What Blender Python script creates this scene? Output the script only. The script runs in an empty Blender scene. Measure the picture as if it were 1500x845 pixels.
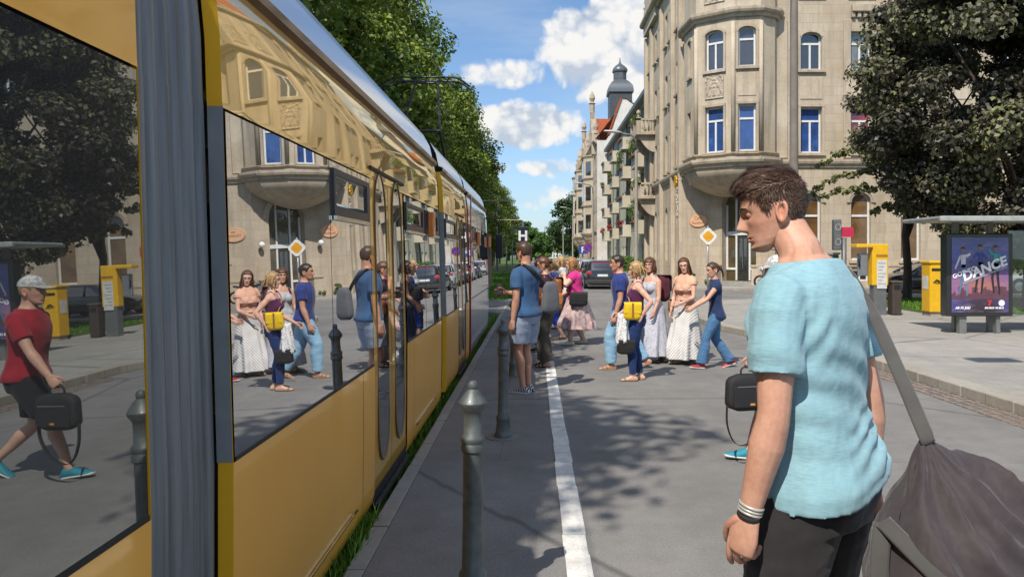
import bpy, bmesh, math, random
import numpy as np
from mathutils import Vector as V, Matrix, noise, Quaternion

R = math.radians
PI = math.pi
random.seed(7)
SC = bpy.context.scene
COL = SC.collection
ROOTM = {}

# ------------------------------------------------------------------ scene graph helpers
def thing(name, label, cat, loc=(0, 0, 0), rz=0.0, group=None):
    o = bpy.data.objects.new(name, None)
    COL.objects.link(o)
    o.empty_display_size = 0.2
    o.location = loc
    o.rotation_euler = (0, 0, rz)
    o['label'] = label
    o['category'] = cat
    if group:
        o['group'] = group
    ROOTM[o.name] = Matrix.Translation(V(loc)) @ Matrix.Rotation(rz, 4, 'Z')
    return o

def tag(o, label, cat, group=None, kind=None):
    o['label'] = label
    o['category'] = cat
    if group:
        o['group'] = group
    if kind:
        o['kind'] = kind
    return o

def copy_tree(o, parent=None):
    c = o.copy()
    COL.objects.link(c)
    if parent is not None:
        c.parent = parent
    ROOTM[c.name] = ROOTM.get(o.name, Matrix())
    for ch in list(o.children):
        copy_tree(ch, c)
    return c

def dup(o, loc, rz=0.0, label=None, group=None, scale=None):
    c = copy_tree(o)
    c.location = loc
    c.rotation_euler = (0, 0, rz)
    if scale:
        c.scale = scale
    if label:
        c['label'] = label
    if group:
        c['group'] = group
    return c

def setmat(o, m):
    for s in o.material_slots:
        s.link = 'OBJECT'
        s.material = m

class MB:
    """mesh builder; coordinates are world unless the parent says local"""
    def __init__(self):
        self.v = []
        self.f = []
        self.mi = []
        self.m = 0
    def add(self, verts, faces):
        b = len(self.v)
        self.v.extend([tuple(p) for p in verts])
        for f in faces:
            self.f.append([i + b for i in f])
            self.mi.append(self.m)
        return self
    def quad(self, a, b, c, d):
        return self.add([a, b, c, d], [(0, 1, 2, 3)])
    def poly(self, pts):
        return self.add(pts, [tuple(range(len(pts)))])
    def box(self, x0, x1, y0, y1, z0, z1):
        vs = [(x0, y0, z0), (x1, y0, z0), (x1, y1, z0), (x0, y1, z0), (x0, y0, z1), (x1, y0, z1), (x1, y1, z1), (x0, y1, z1)]
        return self.add(vs, [(0, 3, 2, 1), (4, 5, 6, 7), (0, 1, 5, 4), (1, 2, 6, 5), (2, 3, 7, 6), (3, 0, 4, 7)])
    def obox(self, O, U, N, u0, u1, v0, v1, n0, n1):
        """box in a wall frame: U along, Z up, N outward"""
        P = []
        for w in (v0, v1):
            for a, b in ((u0, n0), (u1, n0), (u1, n1), (u0, n1)):
                p = O + U * a + N * b
                P.append((p.x, p.y, p.z + w))
        return self.add(P, [(0, 3, 2, 1), (4, 5, 6, 7), (0, 1, 5, 4), (1, 2, 6, 5), (2, 3, 7, 6), (3, 0, 4, 7)])
    def prism(self, poly, z0, z1):
        n = len(poly)
        vs = [(p[0], p[1], z0) for p in poly] + [(p[0], p[1], z1) for p in poly]
        fs = [tuple(range(n))[::-1], tuple(range(n, 2 * n))]
        for i in range(n):
            j = (i + 1) % n
            fs.append((i, j, n + j, n + i))
        return self.add(vs, fs)
    def rings(self, rings, caps=True, closed=True):
        n = len(rings[0])
        vs = [p for r in rings for p in r]
        fs = []
        for k in range(len(rings) - 1):
            for i in range(n if closed else n - 1):
                j = (i + 1) % n
                fs.append((k * n + i, k * n + j, (k + 1) * n + j, (k + 1) * n + i))
        if caps:
            fs.append(tuple(range(n))[::-1])
            fs.append(tuple(range((len(rings) - 1) * n, len(rings) * n)))
        return self.add(vs, fs)
    def lathe(self, c, prof, n=20, caps=True):
        rr = []
        for r, z in prof:
            rr.append([(c[0] + r * math.cos(2 * PI * i / n), c[1] + r * math.sin(2 * PI * i / n), c[2] + z) for i in range(n)])
        return self.rings(rr, caps)
    def tube(self, pts, rad, n=10, side=None, round_caps=False):
        pts = [V(p) for p in pts]
        if not isinstance(rad, (list, tuple)):
            rad = [rad] * len(pts)
        rr = []
        sd = V(side) if side is not None else None
        prev = None
        info = []
        for i, p in enumerate(pts):
            if i == 0: t = pts[1] - pts[0]
            elif i == len(pts) - 1: t = pts[-1] - pts[-2]
            else: t = (pts[i + 1] - pts[i]).normalized() + (pts[i] - pts[i - 1]).normalized()
            if t.length < 1e-9: t = V((0, 0, 1))
            t.normalize()
            if sd is not None: s = sd - t * sd.dot(t)
            elif prev is not None: s = prev - t * prev.dot(t)
            else:
                a = V((1, 0, 0)) if abs(t.x) < .8 else V((0, 1, 0))
                s = a - t * a.dot(t)
            if s.length < 1e-6:
                s = t.orthogonal()
            s.normalize()
            prev = s
            w = t.cross(s)
            r = rad[i]
            ra, rb = r if isinstance(r, (tuple, list)) else (r, r)
            info.append((p, t, s, w, ra, rb))
        def ring(p, s, w, ra, rb):
            return [p + s * (ra * math.cos(2 * PI * k / n)) + w * (rb * math.sin(2 * PI * k / n)) for k in range(n)]
        if round_caps:
            p, t, s, w, ra, rb = info[0]
            m = min(ra, rb)
            rr.append(ring(p - t * m * .98, s, w, ra * .15, rb * .15))
            rr.append(ring(p - t * m * .7, s, w, ra * .7, rb * .7))
        for (p, t, s, w, ra, rb) in info:
            rr.append(ring(p, s, w, ra, rb))
        if round_caps:
            p, t, s, w, ra, rb = info[-1]
            m = min(ra, rb)
            rr.append(ring(p + t * m * .7, s, w, ra * .7, rb * .7))
            rr.append(ring(p + t * m * .98, s, w, ra * .15, rb * .15))
        return self.rings(rr, True)
    def sphere(self, c, r, nu=14, nv=9):
        rx, ry, rz = r if isinstance(r, (tuple, list)) else (r, r, r)
        rr = []
        for k in range(nv + 1):
            a = -PI / 2 + PI * k / nv
            ca = max(math.cos(a), .02)
            rr.append([(c[0] + rx * ca * math.cos(2 * PI * i / nu), c[1] + ry * ca * math.sin(2 * PI * i / nu), c[2] + rz * math.sin(a)) for i in range(nu)])
        return self.rings(rr, True)
    def build(self, name, mat, parent=None, local=False, smooth=None, bevel=0, bseg=2, label=None, kind=None, tint=None):
        me = bpy.data.meshes.new(name)
        vs = self.v
        if parent is not None and not local:
            r = parent
            while r.parent is not None:
                r = r.parent
            inv = ROOTM.get(r.name, Matrix()).inverted()
            vs = [tuple(inv @ V(p)) for p in vs]
        me.from_pydata(vs, [], self.f)
        mats = mat if isinstance(mat, (list, tuple)) else [mat]
        for m in mats:
            me.materials.append(m)
        if len(mats) > 1:
            me.polygons.foreach_set('material_index', self.mi)
        if bevel:
            bm = bmesh.new()
            bm.from_mesh(me)
            bmesh.ops.remove_doubles(bm, verts=bm.verts, dist=1e-5)
            bmesh.ops.recalc_face_normals(bm, faces=bm.faces)
            es = [e for e in bm.edges if len(e.link_faces) == 2 and e.calc_face_angle(0) > R(25)]
            bmesh.ops.bevel(bm, geom=es, offset=bevel, segments=bseg, affect='EDGES', profile=.5, clamp_overlap=True)
            bm.to_mesh(me)
            bm.free()
        finish(me, smooth)
        if tint is not None:
            at = me.color_attributes.new('tint', 'FLOAT_COLOR', 'POINT')
            at.data.foreach_set('color', np.asarray(tint, dtype=np.float32).ravel())
        o = bpy.data.objects.new(name, me)
        COL.objects.link(o)
        if parent is not None:
            o.parent = parent
        if label: o['label'] = label
        if kind: o['kind'] = kind
        return o

def finish(me, smooth=None, fix=True):
    if fix and len(me.polygons) < 60000:
        bm = bmesh.new()
        bm.from_mesh(me)
        bmesh.ops.recalc_face_normals(bm, faces=bm.faces)
        bm.to_mesh(me)
        bm.free()
    # box projected uv in metres
    n = len(me.loops)
    if n:
        co = np.empty(len(me.vertices) * 3, np.float32)
        me.vertices.foreach_get('co', co)
        co = co.reshape(-1, 3)
        li = np.empty(n, np.int32)
        me.loops.foreach_get('vertex_index', li)
        npoly = len(me.polygons)
        nr = np.empty(npoly * 3, np.float32)
        me.polygons.foreach_get('normal', nr)
        nr = nr.reshape(-1, 3)
        lt = np.empty(npoly, np.int32)
        me.polygons.foreach_get('loop_total', lt)
        fi = np.repeat(np.arange(npoly), lt)
        nn = nr[fi]
        p = co[li]
        flat = np.abs(nn[:, 2]) > .75
        h = np.stack([-nn[:, 1], nn[:, 0]], 1)
        h /= np.maximum(np.linalg.norm(h, axis=1, keepdims=True), 1e-6)
        u = np.where(flat, p[:, 0], p[:, 0] * h[:, 0] + p[:, 1] * h[:, 1])
        v = np.where(flat, p[:, 1], p[:, 2])
        uv = me.uv_layers.new(name='UVMap')
        uv.data.foreach_set('uv', np.stack([u, v], 1).astype(np.float32).ravel())
    if smooth:
        me.polygons.foreach_set('use_smooth', [True] * len(me.polygons))
        if smooth is not True:
            me.set_sharp_from_angle(angle=R(smooth))
    me.update()

def struct(name, mb, mat, **k):
    o = mb.build(name, mat, **k)
    o['kind'] = 'structure'
    return o

def text_mb(txt, size, O, U, Vv, extrude=.004, align='CENTER', bold=0.0, shear=0.0, spacing=1.0):
    """lettering as a mesh laid on the plane O + U*x + V*y"""
    cu = bpy.data.curves.new('lettering', 'FONT')
    cu.body = txt
    cu.size = size
    cu.align_x = align
    cu.align_y = 'CENTER'
    cu.extrude = extrude
    cu.offset = bold
    cu.shear = shear
    cu.space_character = spacing
    cu.resolution_u = 3
    ob = bpy.data.objects.new('lettering', cu)
    COL.objects.link(ob)
    dg = bpy.context.evaluated_depsgraph_get()
    me = bpy.data.meshes.new_from_object(ob.evaluated_get(dg))
    mb = MB()
    U = V(U); Vv = V(Vv); N = U.cross(Vv); O = V(O)
    mb.add([O + U * v.co.x + Vv * v.co.y + N * v.co.z for v in me.vertices], [tuple(p.vertices) for p in me.polygons])
    bpy.data.objects.remove(ob)
    bpy.data.curves.remove(cu)
    bpy.data.meshes.remove(me)
    return mb

# ------------------------------------------------------------------ materials
MATS = {}
class NT:
    def __init__(self, m):
        self.t = m.node_tree
        self.n = self.t.nodes
        self.l = self.t.links
    def new(self, typ, **k):
        nd = self.n.new(typ)
        for a, b in k.items():
            setattr(nd, a, b)
        return nd
    def link(self, a, b):
        self.l.new(a, b)
    def val(self, nd, **k):
        for a, b in k.items():
            nd.inputs[a.replace('_', ' ')].default_value = b
    def noise(self, vec, scale, detail=4, rough=.55):
        nd = self.new('ShaderNodeTexNoise')
        nd.inputs['Scale'].default_value = scale
        nd.inputs['Detail'].default_value = detail
        nd.inputs['Roughness'].default_value = rough
        if vec is not None: self.link(vec, nd.inputs['Vector'])
        return nd.outputs['Fac']
    def ramp(self, fac, stops):
        nd = self.new('ShaderNodeValToRGB')
        e = nd.color_ramp.elements
        while len(e) < len(stops): e.new(.5)
        for s, (p, c) in zip(e, stops):
            s.position = p
            s.color = (c, c, c, 1) if isinstance(c, (int, float)) else (*c, 1)
        self.link(fac, nd.inputs['Fac'])
        return nd.outputs['Color']
    def mix(self, fac, a, b, mode='MIX'):
        nd = self.new('ShaderNodeMix', data_type='RGBA', blend_type=mode)
        for k, x in ((0, fac), (6, a), (7, b)):
            if isinstance(x, (int, float)): nd.inputs[k].default_value = x if k == 0 else (x, x, x, 1)
            elif isinstance(x, tuple): nd.inputs[k].default_value = (*x, 1)
            else: self.link(x, nd.inputs[k])
        return nd.outputs[2]
    def math(self, op, a, b=None, clamp=False):
        nd = self.new('ShaderNodeMath', operation=op, use_clamp=clamp)
        for k, x in ((0, a), (1, b)):
            if x is None: continue
            if isinstance(x, (int, float)): nd.inputs[k].default_value = x
            else: self.link(x, nd.inputs[k])
        return nd.outputs[0]
    def bump(self, h, strength=.3, dist=.01):
        nd = self.new('ShaderNodeBump')
        nd.inputs['Strength'].default_value = strength
        nd.inputs['Distance'].default_value = dist
        self.link(h, nd.inputs['Height'])
        return nd.outputs['Normal']
    def mapping(self, vec, scale=(1, 1, 1), rot=(0, 0, 0), loc=(0, 0, 0)):
        nd = self.new('ShaderNodeMapping')
        nd.inputs['Scale'].default_value = scale
        nd.inputs['Rotation'].default_value = rot
        nd.inputs['Location'].default_value = loc
        self.link(vec, nd.inputs['Vector'])
        return nd.outputs['Vector']

def newmat(name):
    m = bpy.data.materials.new(name)
    m.use_nodes = True
    nt = NT(m)
    nt.n.clear()
    out = nt.new('ShaderNodeOutputMaterial')
    p = nt.new('ShaderNodeBsdfPrincipled')
    nt.link(p.outputs[0], out.inputs[0])
    tc = nt.new('ShaderNodeTexCoord')
    MATS[name] = m
    return m, nt, p, tc, out

def plain(name, col, rough=.6, metal=0, var=.12, scale=6, bump=.15, bscale=60, bdist=.003, coat=0, spec=.5, dirt=0, stretch=(1, 1, 1), sheen=0):
    """one colour with large and small variation, used for most small things"""
    if name in MATS: return MATS[name]
    m, nt, p, tc, out = newmat(name)
    vec = tc.outputs['Object']
    if stretch != (1, 1, 1): vec = nt.mapping(vec, stretch)
    a = nt.noise(vec, scale, 5)
    lo = tuple(c * (1 - var * 1.6) for c in col); hi = tuple(min(1, c * (1 + var)) for c in col)
    c = nt.ramp(a, [(.3, lo), (.7, hi)])
    if dirt:
        d = nt.ramp(nt.noise(tc.outputs['Object'], scale * 4, 6, .7), [(.5, 0.0), (.75, 1.0)])
        c = nt.mix(nt.math('MULTIPLY', d, dirt), c, tuple(x * .35 + .02 for x in col))
    nt.link(c, p.inputs['Base Color'])
    p.inputs['Roughness'].default_value = rough
    p.inputs['Metallic'].default_value = metal
    p.inputs['Specular IOR Level'].default_value = spec
    p.inputs['Coat Weight'].default_value = coat
    p.inputs['Coat Roughness'].default_value = .05
    if sheen: p.inputs['Sheen Weight'].default_value = sheen
    if bump:
        nt.link(nt.bump(nt.noise(vec, bscale, 3), bump, bdist), p.inputs['Normal'])
    return m

def facing_mix(nt, out, base, tint, lo, hi, rough=.02, power=1.0, normal=None):
    """clear reflective surface: mirror share rises towards grazing view like glass and lacquer do"""
    lw = nt.new('ShaderNodeLayerWeight')
    lw.inputs['Blend'].default_value = .5
    f = nt.math('POWER', lw.outputs['Facing'], power)
    mr = nt.new('ShaderNodeMapRange')
    mr.inputs['To Min'].default_value = lo
    mr.inputs['To Max'].default_value = hi
    nt.link(f, mr.inputs['Value'])
    gl = nt.new('ShaderNodeBsdfGlossy')
    gl.inputs['Color'].default_value = (*tint, 1)
    gl.inputs['Roughness'].default_value = rough
    if normal is not None:
        nt.link(normal, gl.inputs['Normal']); nt.link(normal, lw.inputs['Normal'])
    mx = nt.new('ShaderNodeMixShader')
    nt.link(mr.outputs[0], mx.inputs[0])
    nt.link(base, mx.inputs[1])
    nt.link(gl.outputs[0], mx.inputs[2])
    nt.link(mx.outputs[0], out.inputs[0])

def glassy(name, col, tint=(.95, .97, 1), lo=.08, hi=.9, rough=.01, power=1.6, wobble=0.0, pattern=None):
    """window pane: dark or blind-coloured behind, sky and street mirrored in front"""
    if name in MATS: return MATS[name]
    m, nt, p, tc, out = newmat(name)
    p.inputs['Roughness'].default_value = .5
    a = nt.noise(tc.outputs['Object'], 1.3, 3)
    c = nt.ramp(a, [(.35, tuple(x * .55 for x in col)), (.65, tuple(x * 1.15 for x in col))])
    if pattern == 'pleat':
        w = nt.new('ShaderNodeTexWave', bands_direction='X')
        w.inputs['Scale'].default_value = 2.2
        w.inputs['Distortion'].default_value = 2.5
        nt.link(tc.outputs['UV'], w.inputs['Vector'])
        c = nt.mix(.22, c, w.outputs['Color'], 'MULTIPLY')
    nt.link(c, p.inputs['Base Color'])
    nrm = None
    if wobble:
        nrm = nt.bump(nt.noise(tc.outputs['Object'], .7, 1), wobble, .05)
    facing_mix(nt, out, p.outputs[0], tint, lo, hi, rough, power, nrm)
    return m

def lacquer(name, col, tint, lo, hi, rough=.03, power=1.5, var=.05, wob=.04, dirt=True):
    if name in MATS: return MATS[name]
    m, nt, p, tc, out = newmat(name)
    a = nt.noise(tc.outputs['Object'], 1.5, 4)
    c = nt.ramp(a, [(.3, tuple(x * (1 - var) for x in col)), (.7, tuple(min(1, x * (1 + var)) for x in col))])
    if dirt:
        sp = nt.new('ShaderNodeSeparateXYZ')
        nt.link(tc.outputs['Object'], sp.inputs[0])
        low = nt.math('SUBTRACT', 1.0, nt.math('MULTIPLY', nt.math('ADD', sp.outputs[2], -.05), 2.2), True)
        d = nt.math('MULTIPLY', nt.ramp(nt.noise(nt.mapping(tc.outputs['Object'], (3, 3, 9)), 2.5, 6, .7), [(.42, 0.0), (.75, 1.0)]), low)
        c = nt.mix(nt.math('MULTIPLY', d, .55), c, (.16, .12, .08))
    nt.link(c, p.inputs['Base Color'])
    p.inputs['Roughness'].default_value = .35
    nrm = nt.bump(nt.noise(nt.mapping(tc.outputs['Object'], (1, .55, 1)), .9, 1), wob, .1) if wob else None
    facing_mix(nt, out, p.outputs[0], tint, lo, hi, rough, power, nrm)
    return m

def stone(name, c1, c2, mortar, bw=.9, bh=.42, rough=.85, bump=.5, stain=.5, joint=.012):
    """ashlar blocks: joints, block-to-block colour, rain stains, grain"""
    if name in MATS: return MATS[name]
    m, nt, p, tc, out = newmat(name)
    b = nt.new('ShaderNodeTexBrick')
    nt.link(tc.outputs['UV'], b.inputs['Vector'])
    nt.val(b, Scale=1.0)
    b.inputs['Color1'].default_value = (*c1, 1)
    b.inputs['Color2'].default_value = (*c2, 1)
    b.inputs['Mortar'].default_value = (*mortar, 1)
    b.inputs['Mortar Size'].default_value = joint
    b.inputs['Mortar Smooth'].default_value = .4
    b.inputs['Brick Width'].default_value = bw
    b.inputs['Row Height'].default_value = bh
    b.inputs['Bias'].default_value = -.1
    n1 = nt.noise(tc.outputs['Object'], .6, 6, .65)
    n2 = nt.noise(nt.mapping(tc.outputs['Object'], (2.2, 2.2, .22)), 1.3, 5, .65)
    n3 = nt.noise(tc.outputs['Object'], 14, 4)
    c = nt.mix(nt.ramp(n1, [(.38, 0.0), (.68, .75)]), b.outputs['Color'], tuple(x * y for x, y in zip(c1, (.72, .66, .58))))
    c = nt.mix(nt.math('MULTIPLY', nt.ramp(n2, [(.48, 0.0), (.72, 1.0)]), stain), c, tuple(x * .42 for x in c1))
    c = nt.mix(.5, c, nt.ramp(n3, [(.25, .62), (.75, 1.0)]), 'MULTIPLY')
    nt.link(c, p.inputs['Base Color'])
    p.inputs['Roughness'].default_value = rough
    h = nt.math('ADD', nt.math('MULTIPLY', b.outputs['Fac'], -1.0), nt.math('MULTIPLY', n3, .5))
    nt.link(nt.bump(h, bump, .02), p.inputs['Normal'])
    return m

def leafmat(name, c1, c2, c3, trans=.35, rough=.5, spec=.4):
    if name in MATS: return MATS[name]
    m, nt, p, tc, out = newmat(name)
    at = nt.new('ShaderNodeAttribute', attribute_name='tint')
    sp = nt.new('ShaderNodeSeparateColor')
    nt.link(at.outputs['Color'], sp.inputs[0])
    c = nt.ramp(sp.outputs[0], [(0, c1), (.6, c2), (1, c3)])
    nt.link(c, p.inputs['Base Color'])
    p.inputs['Roughness'].default_value = rough
    p.inputs['Specular IOR Level'].default_value = spec
    tr = nt.new('ShaderNodeBsdfTranslucent')
    nt.link(nt.mix(.5, c, (.35, .5, .05), 'MULTIPLY') if trans > .3 else c, tr.inputs['Color'])
    mx = nt.new('ShaderNodeMixShader')
    mx.inputs[0].default_value = trans
    nt.link(p.outputs[0], mx.inputs[1]); nt.link(tr.outputs[0], mx.inputs[2])
    nt.link(mx.outputs[0], out.inputs[0])
    return m

def cloth(name, col, col2=None, pattern=None, pscale=20, rough=.85, rot=0.0, weave=250, fold=.5, fdist=.012):
    """woven fabric; optional pattern stripes / spots / blotch between two colours"""
    if name in MATS: return MATS[name]
    m, nt, p, tc, out = newmat(name)
    ob = tc.outputs['Object']
    a = nt.noise(ob, 9, 4)
    base = nt.ramp(a, [(.3, tuple(c * .82 for c in col)), (.7, tuple(min(1, c * 1.1) for c in col))])
    if col2 is not None:
        if pattern == 'stripes':
            w = nt.new('ShaderNodeTexWave', bands_direction='X')
            w.inputs['Scale'].default_value = pscale
            w.inputs['Distortion'].default_value = .4
            nt.link(nt.mapping(ob, rot=(0, rot, 0)), w.inputs['Vector'])
            f = nt.ramp(w.outputs['Fac'], [(.5, 0.0), (.62, 1.0)])
        elif pattern == 'hstripes':
            w = nt.new('ShaderNodeTexWave', bands_direction='Y')
            w.inputs['Scale'].default_value = pscale
            nt.link(ob, w.inputs['Vector'])
            f = nt.ramp(w.outputs['Fac'], [(.48, 0.0), (.54, 1.0)])
        elif pattern == 'spots':
            v = nt.new('ShaderNodeTexVoronoi')
            v.inputs['Scale'].default_value = pscale
            nt.link(ob, v.inputs['Vector'])
            f = nt.ramp(v.outputs['Distance'], [(.22, 1.0), (.32, 0.0)])
        elif pattern == 'heather':
            f = nt.ramp(nt.noise(nt.mapping(ob, (4, 4, 30)), pscale, 4, .7), [(.35, 0.0), (.7, 1.0)])
        else:
            f = nt.ramp(nt.noise(ob, pscale, 3), [(.47, 0.0), (.53, 1.0)])
        base = nt.mix(f, base, col2)
    nt.link(base, p.inputs['Base Color'])
    p.inputs['Roughness'].default_value = rough
    p.inputs['Specular IOR Level'].default_value = .25
    p.inputs['Sheen Weight'].default_value = .15
    h = nt.math('ADD', nt.math('MULTIPLY', nt.noise(nt.mapping(ob, (1, 1, .55)), 12, 3, .5), fold), nt.math('MULTIPLY', nt.noise(ob, weave, 2), .06))
    nt.link(nt.bump(h, .7, fdist), p.inputs['Normal'])
    return m

def skinmat(name, col, sss=.0):
    if name in MATS: return MATS[name]
    m, nt, p, tc, out = newmat(name)
    at = nt.new('ShaderNodeAttribute', attribute_name='tint')
    a = nt.noise(tc.outputs['Object'], 18, 5)
    c = nt.ramp(a, [(.3, tuple(x * y for x, y in zip(col, (.9, .82, .8)))), (.7, tuple(min(1, x * 1.06) for x in col))])
    b2 = nt.noise(tc.outputs['Object'], 75, 5, .7)
    c = nt.mix(.45, c, nt.ramp(b2, [(.3, (.86, .70, .66)), (.6, (1.08, 1.05, 1.04))]), 'MULTIPLY')
    c = nt.mix(1.0, c, at.outputs['Color'], 'MULTIPLY')
    nt.link(c, p.inputs['Base Color'])
    nt.link(nt.ramp(b2, [(.3, .42), (.7, .62)]), p.inputs['Roughness'])
    p.inputs['Specular IOR Level'].default_value = .35
    p.inputs['Subsurface Weight'].default_value = sss
    p.inputs['Subsurface Radius'].default_value = (.02, .008, .004)
    p.inputs['Subsurface Scale'].default_value = .5
    nt.link(nt.bump(nt.noise(tc.outputs['Object'], 260, 3), .12, .002), p.inputs['Normal'])
    return m

def hairmat(name, col, col2):
    if name in MATS: return MATS[name]
    m, nt, p, tc, out = newmat(name)
    at = nt.new('ShaderNodeAttribute', attribute_name='tint')
    sp = nt.new('ShaderNodeSeparateColor')
    nt.link(at.outputs['Color'], sp.inputs[0])
    a = nt.noise(nt.mapping(tc.outputs['Object'], (1, 1, .25)), 90, 3, .6)
    f = nt.math('MULTIPLY', nt.math('ADD', a, sp.outputs[0]), .5)
    c = nt.ramp(f, [(.3, col), (.75, col2)])
    nt.link(c, p.inputs['Base Color'])
    p.inputs['Roughness'].default_value = .42
    p.inputs['Specular IOR Level'].default_value = .5
    nt.link(nt.bump(a, .6, .006), p.inputs['Normal'])
    return m
# ------------------------------------------------------------------ camera, sun, sky
HC = 1.68           # lens height
FPX = 1100.0        # focal length in photograph pixels
VX, VY = 783.0, 375.0
def at(px, Y, z):
    return V(((px - VX) / FPX * Y, Y, z))

cam = bpy.data.objects.new('camera', bpy.data.cameras.new('camera'))
COL.objects.link(cam)
SC.camera = cam
cam.location = (0, 0, HC)
cam.rotation_euler = (R(90), 0, 0)
cam.data.sensor_width = 36
cam.data.lens = 36 * FPX / 1500
cam.data.shift_x = -(VX - 750) / 1500
cam.data.shift_y = (VY - 422.5) / 1500
cam.data.clip_start = .05
cam.data.clip_end = 20000

SUN_EL, SUN_AZ = R(50), math.atan2(-.49, -.87)   # azimuth of the sun measured from +Y towards +X
to_sun = V((math.sin(SUN_AZ) * math.cos(SUN_EL), math.cos(SUN_AZ) * math.cos(SUN_EL), math.sin(SUN_EL)))
sun = bpy.data.objects.new('sun', bpy.data.lights.new('sun', 'SUN'))
COL.objects.link(sun)
sun.data.energy = 5.3
sun.data.angle = R(.5)
sun.data.color = (1, .93, .82)
sun.rotation_euler = to_sun.to_track_quat('Z', 'Y').to_euler()

SC.view_settings.view_transform = 'Standard'
SC.view_settings.look = 'None'
SC.view_settings.exposure = 0
SC.view_settings.gamma = 1
SC.cycles.max_bounces = 6
SC.cycles.glossy_bounces = 3
SC.cycles.diffuse_bounces = 2
SC.cycles.transparent_max_bounces = 8
SC.cycles.caustics_reflective = False
SC.cycles.caustics_refractive = False
SC.cycles.sample_clamp_indirect = 4

w = bpy.data.worlds.new('World')
SC.world = w
w.use_nodes = True
wt = NT(w)
wt.n.clear()
wo = wt.new('ShaderNodeOutputWorld')
sky = wt.new('ShaderNodeTexSky', sky_type='NISHITA')
sky.sun_disc = False
sky.sun_elevation = SUN_EL
sky.sun_rotation = SUN_AZ
sky.altitude = 100
sky.air_density = 1.0
sky.dust_density = .7
sky.ozone_density = 1.6
bg = wt.new('ShaderNodeBackground')
bg.inputs['Strength'].default_value = .16
tcw = wt.new('ShaderNodeTexCoord')
skyc = wt.mix(1.0, sky.outputs[0], (.72, .85, .97), 'MULTIPLY')
wt.link(skyc, bg.inputs['Color'])
# cumulus: noise in sky directions, gathered into banks
dirv = tcw.outputs['Generated']
sep = wt.new('ShaderNodeSeparateXYZ')
wt.link(dirv, sep.inputs[0])
el = sep.outputs[2]
hz = wt.math('POWER', wt.math('ADD', wt.math('MULTIPLY', sep.outputs[0], sep.outputs[0]), wt.math('MULTIPLY', sep.outputs[1], sep.outputs[1])), .5)
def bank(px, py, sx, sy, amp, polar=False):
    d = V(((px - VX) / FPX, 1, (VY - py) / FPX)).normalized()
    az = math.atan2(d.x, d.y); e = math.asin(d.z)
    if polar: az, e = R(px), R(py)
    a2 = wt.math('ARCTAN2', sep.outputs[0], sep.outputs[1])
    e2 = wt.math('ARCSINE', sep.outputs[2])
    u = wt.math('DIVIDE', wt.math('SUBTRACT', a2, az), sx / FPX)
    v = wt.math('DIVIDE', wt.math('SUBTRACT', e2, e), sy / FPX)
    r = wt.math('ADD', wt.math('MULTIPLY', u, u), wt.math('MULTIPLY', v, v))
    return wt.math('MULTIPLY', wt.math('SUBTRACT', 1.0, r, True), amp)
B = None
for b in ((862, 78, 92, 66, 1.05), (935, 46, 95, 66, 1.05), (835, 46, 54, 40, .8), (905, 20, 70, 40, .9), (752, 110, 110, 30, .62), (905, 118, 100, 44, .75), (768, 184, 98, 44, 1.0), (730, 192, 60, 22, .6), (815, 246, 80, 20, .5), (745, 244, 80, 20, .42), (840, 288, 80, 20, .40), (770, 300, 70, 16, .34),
          (300, -260, 380, 170, 1.0), (1250, -420, 480, 210, 1.0), (700, -700, 480, 190, .9), (1700, 120, 340, 150, 1.0), (-200, 60, 300, 160, 1.0), (95, 42, 620, 420, 1.3, True), (140, 28, 500, 300, 1.3, True), (60, 62, 420, 260, 1.2, True), (-100, 55, 500, 300, 1.2, True)):  # polar banks: added out of view, neutral fill for the tram's shaded flank
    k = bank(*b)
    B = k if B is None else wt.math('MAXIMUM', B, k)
# domain-warped billows so that the outlines break up into cauliflower lobes
wv = wt.new('ShaderNodeTexNoise'); wv.inputs['Scale'].default_value = 9; wv.inputs['Detail'].default_value = 4
wt.link(dirv, wv.inputs['Vector'])
wd = wt.mix(.06, dirv, wv.outputs['Color'], 'ADD')
n1 = wt.noise(wt.mapping(wd, (1, 1, 1.1)), 12, 7, .58)
vo = wt.new('ShaderNodeTexVoronoi', feature='F1'); vo.inputs['Scale'].default_value = 30
wt.link(wd, vo.inputs['Vector'])
n2 = wt.noise(wd, 30, 6, .62)
puff = wt.math('SUBTRACT', .5, vo.outputs['Distance'])
vo2 = wt.new('ShaderNodeTexVoronoi', feature='F1'); vo2.inputs['Scale'].default_value = 70
wt.link(wd, vo2.inputs['Vector'])
puff2 = wt.math('SUBTRACT', .5, vo2.outputs['Distance'])
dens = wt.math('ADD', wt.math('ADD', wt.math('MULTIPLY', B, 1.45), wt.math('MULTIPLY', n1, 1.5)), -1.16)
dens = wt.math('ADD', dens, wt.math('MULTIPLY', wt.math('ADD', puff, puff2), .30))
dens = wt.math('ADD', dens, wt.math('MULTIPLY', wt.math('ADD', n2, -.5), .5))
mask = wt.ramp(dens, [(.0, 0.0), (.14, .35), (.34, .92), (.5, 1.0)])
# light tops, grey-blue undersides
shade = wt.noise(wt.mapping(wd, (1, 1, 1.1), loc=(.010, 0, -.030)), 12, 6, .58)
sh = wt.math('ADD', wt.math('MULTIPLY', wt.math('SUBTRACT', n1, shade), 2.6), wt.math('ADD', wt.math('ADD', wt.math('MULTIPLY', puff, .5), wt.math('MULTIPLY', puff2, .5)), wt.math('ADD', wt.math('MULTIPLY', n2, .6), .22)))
ccol = wt.ramp(sh, [(.14, (.56, .64, .75)), (.42, (.80, .84, .89)), (.66, (1.0, .985, .96))])
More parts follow.
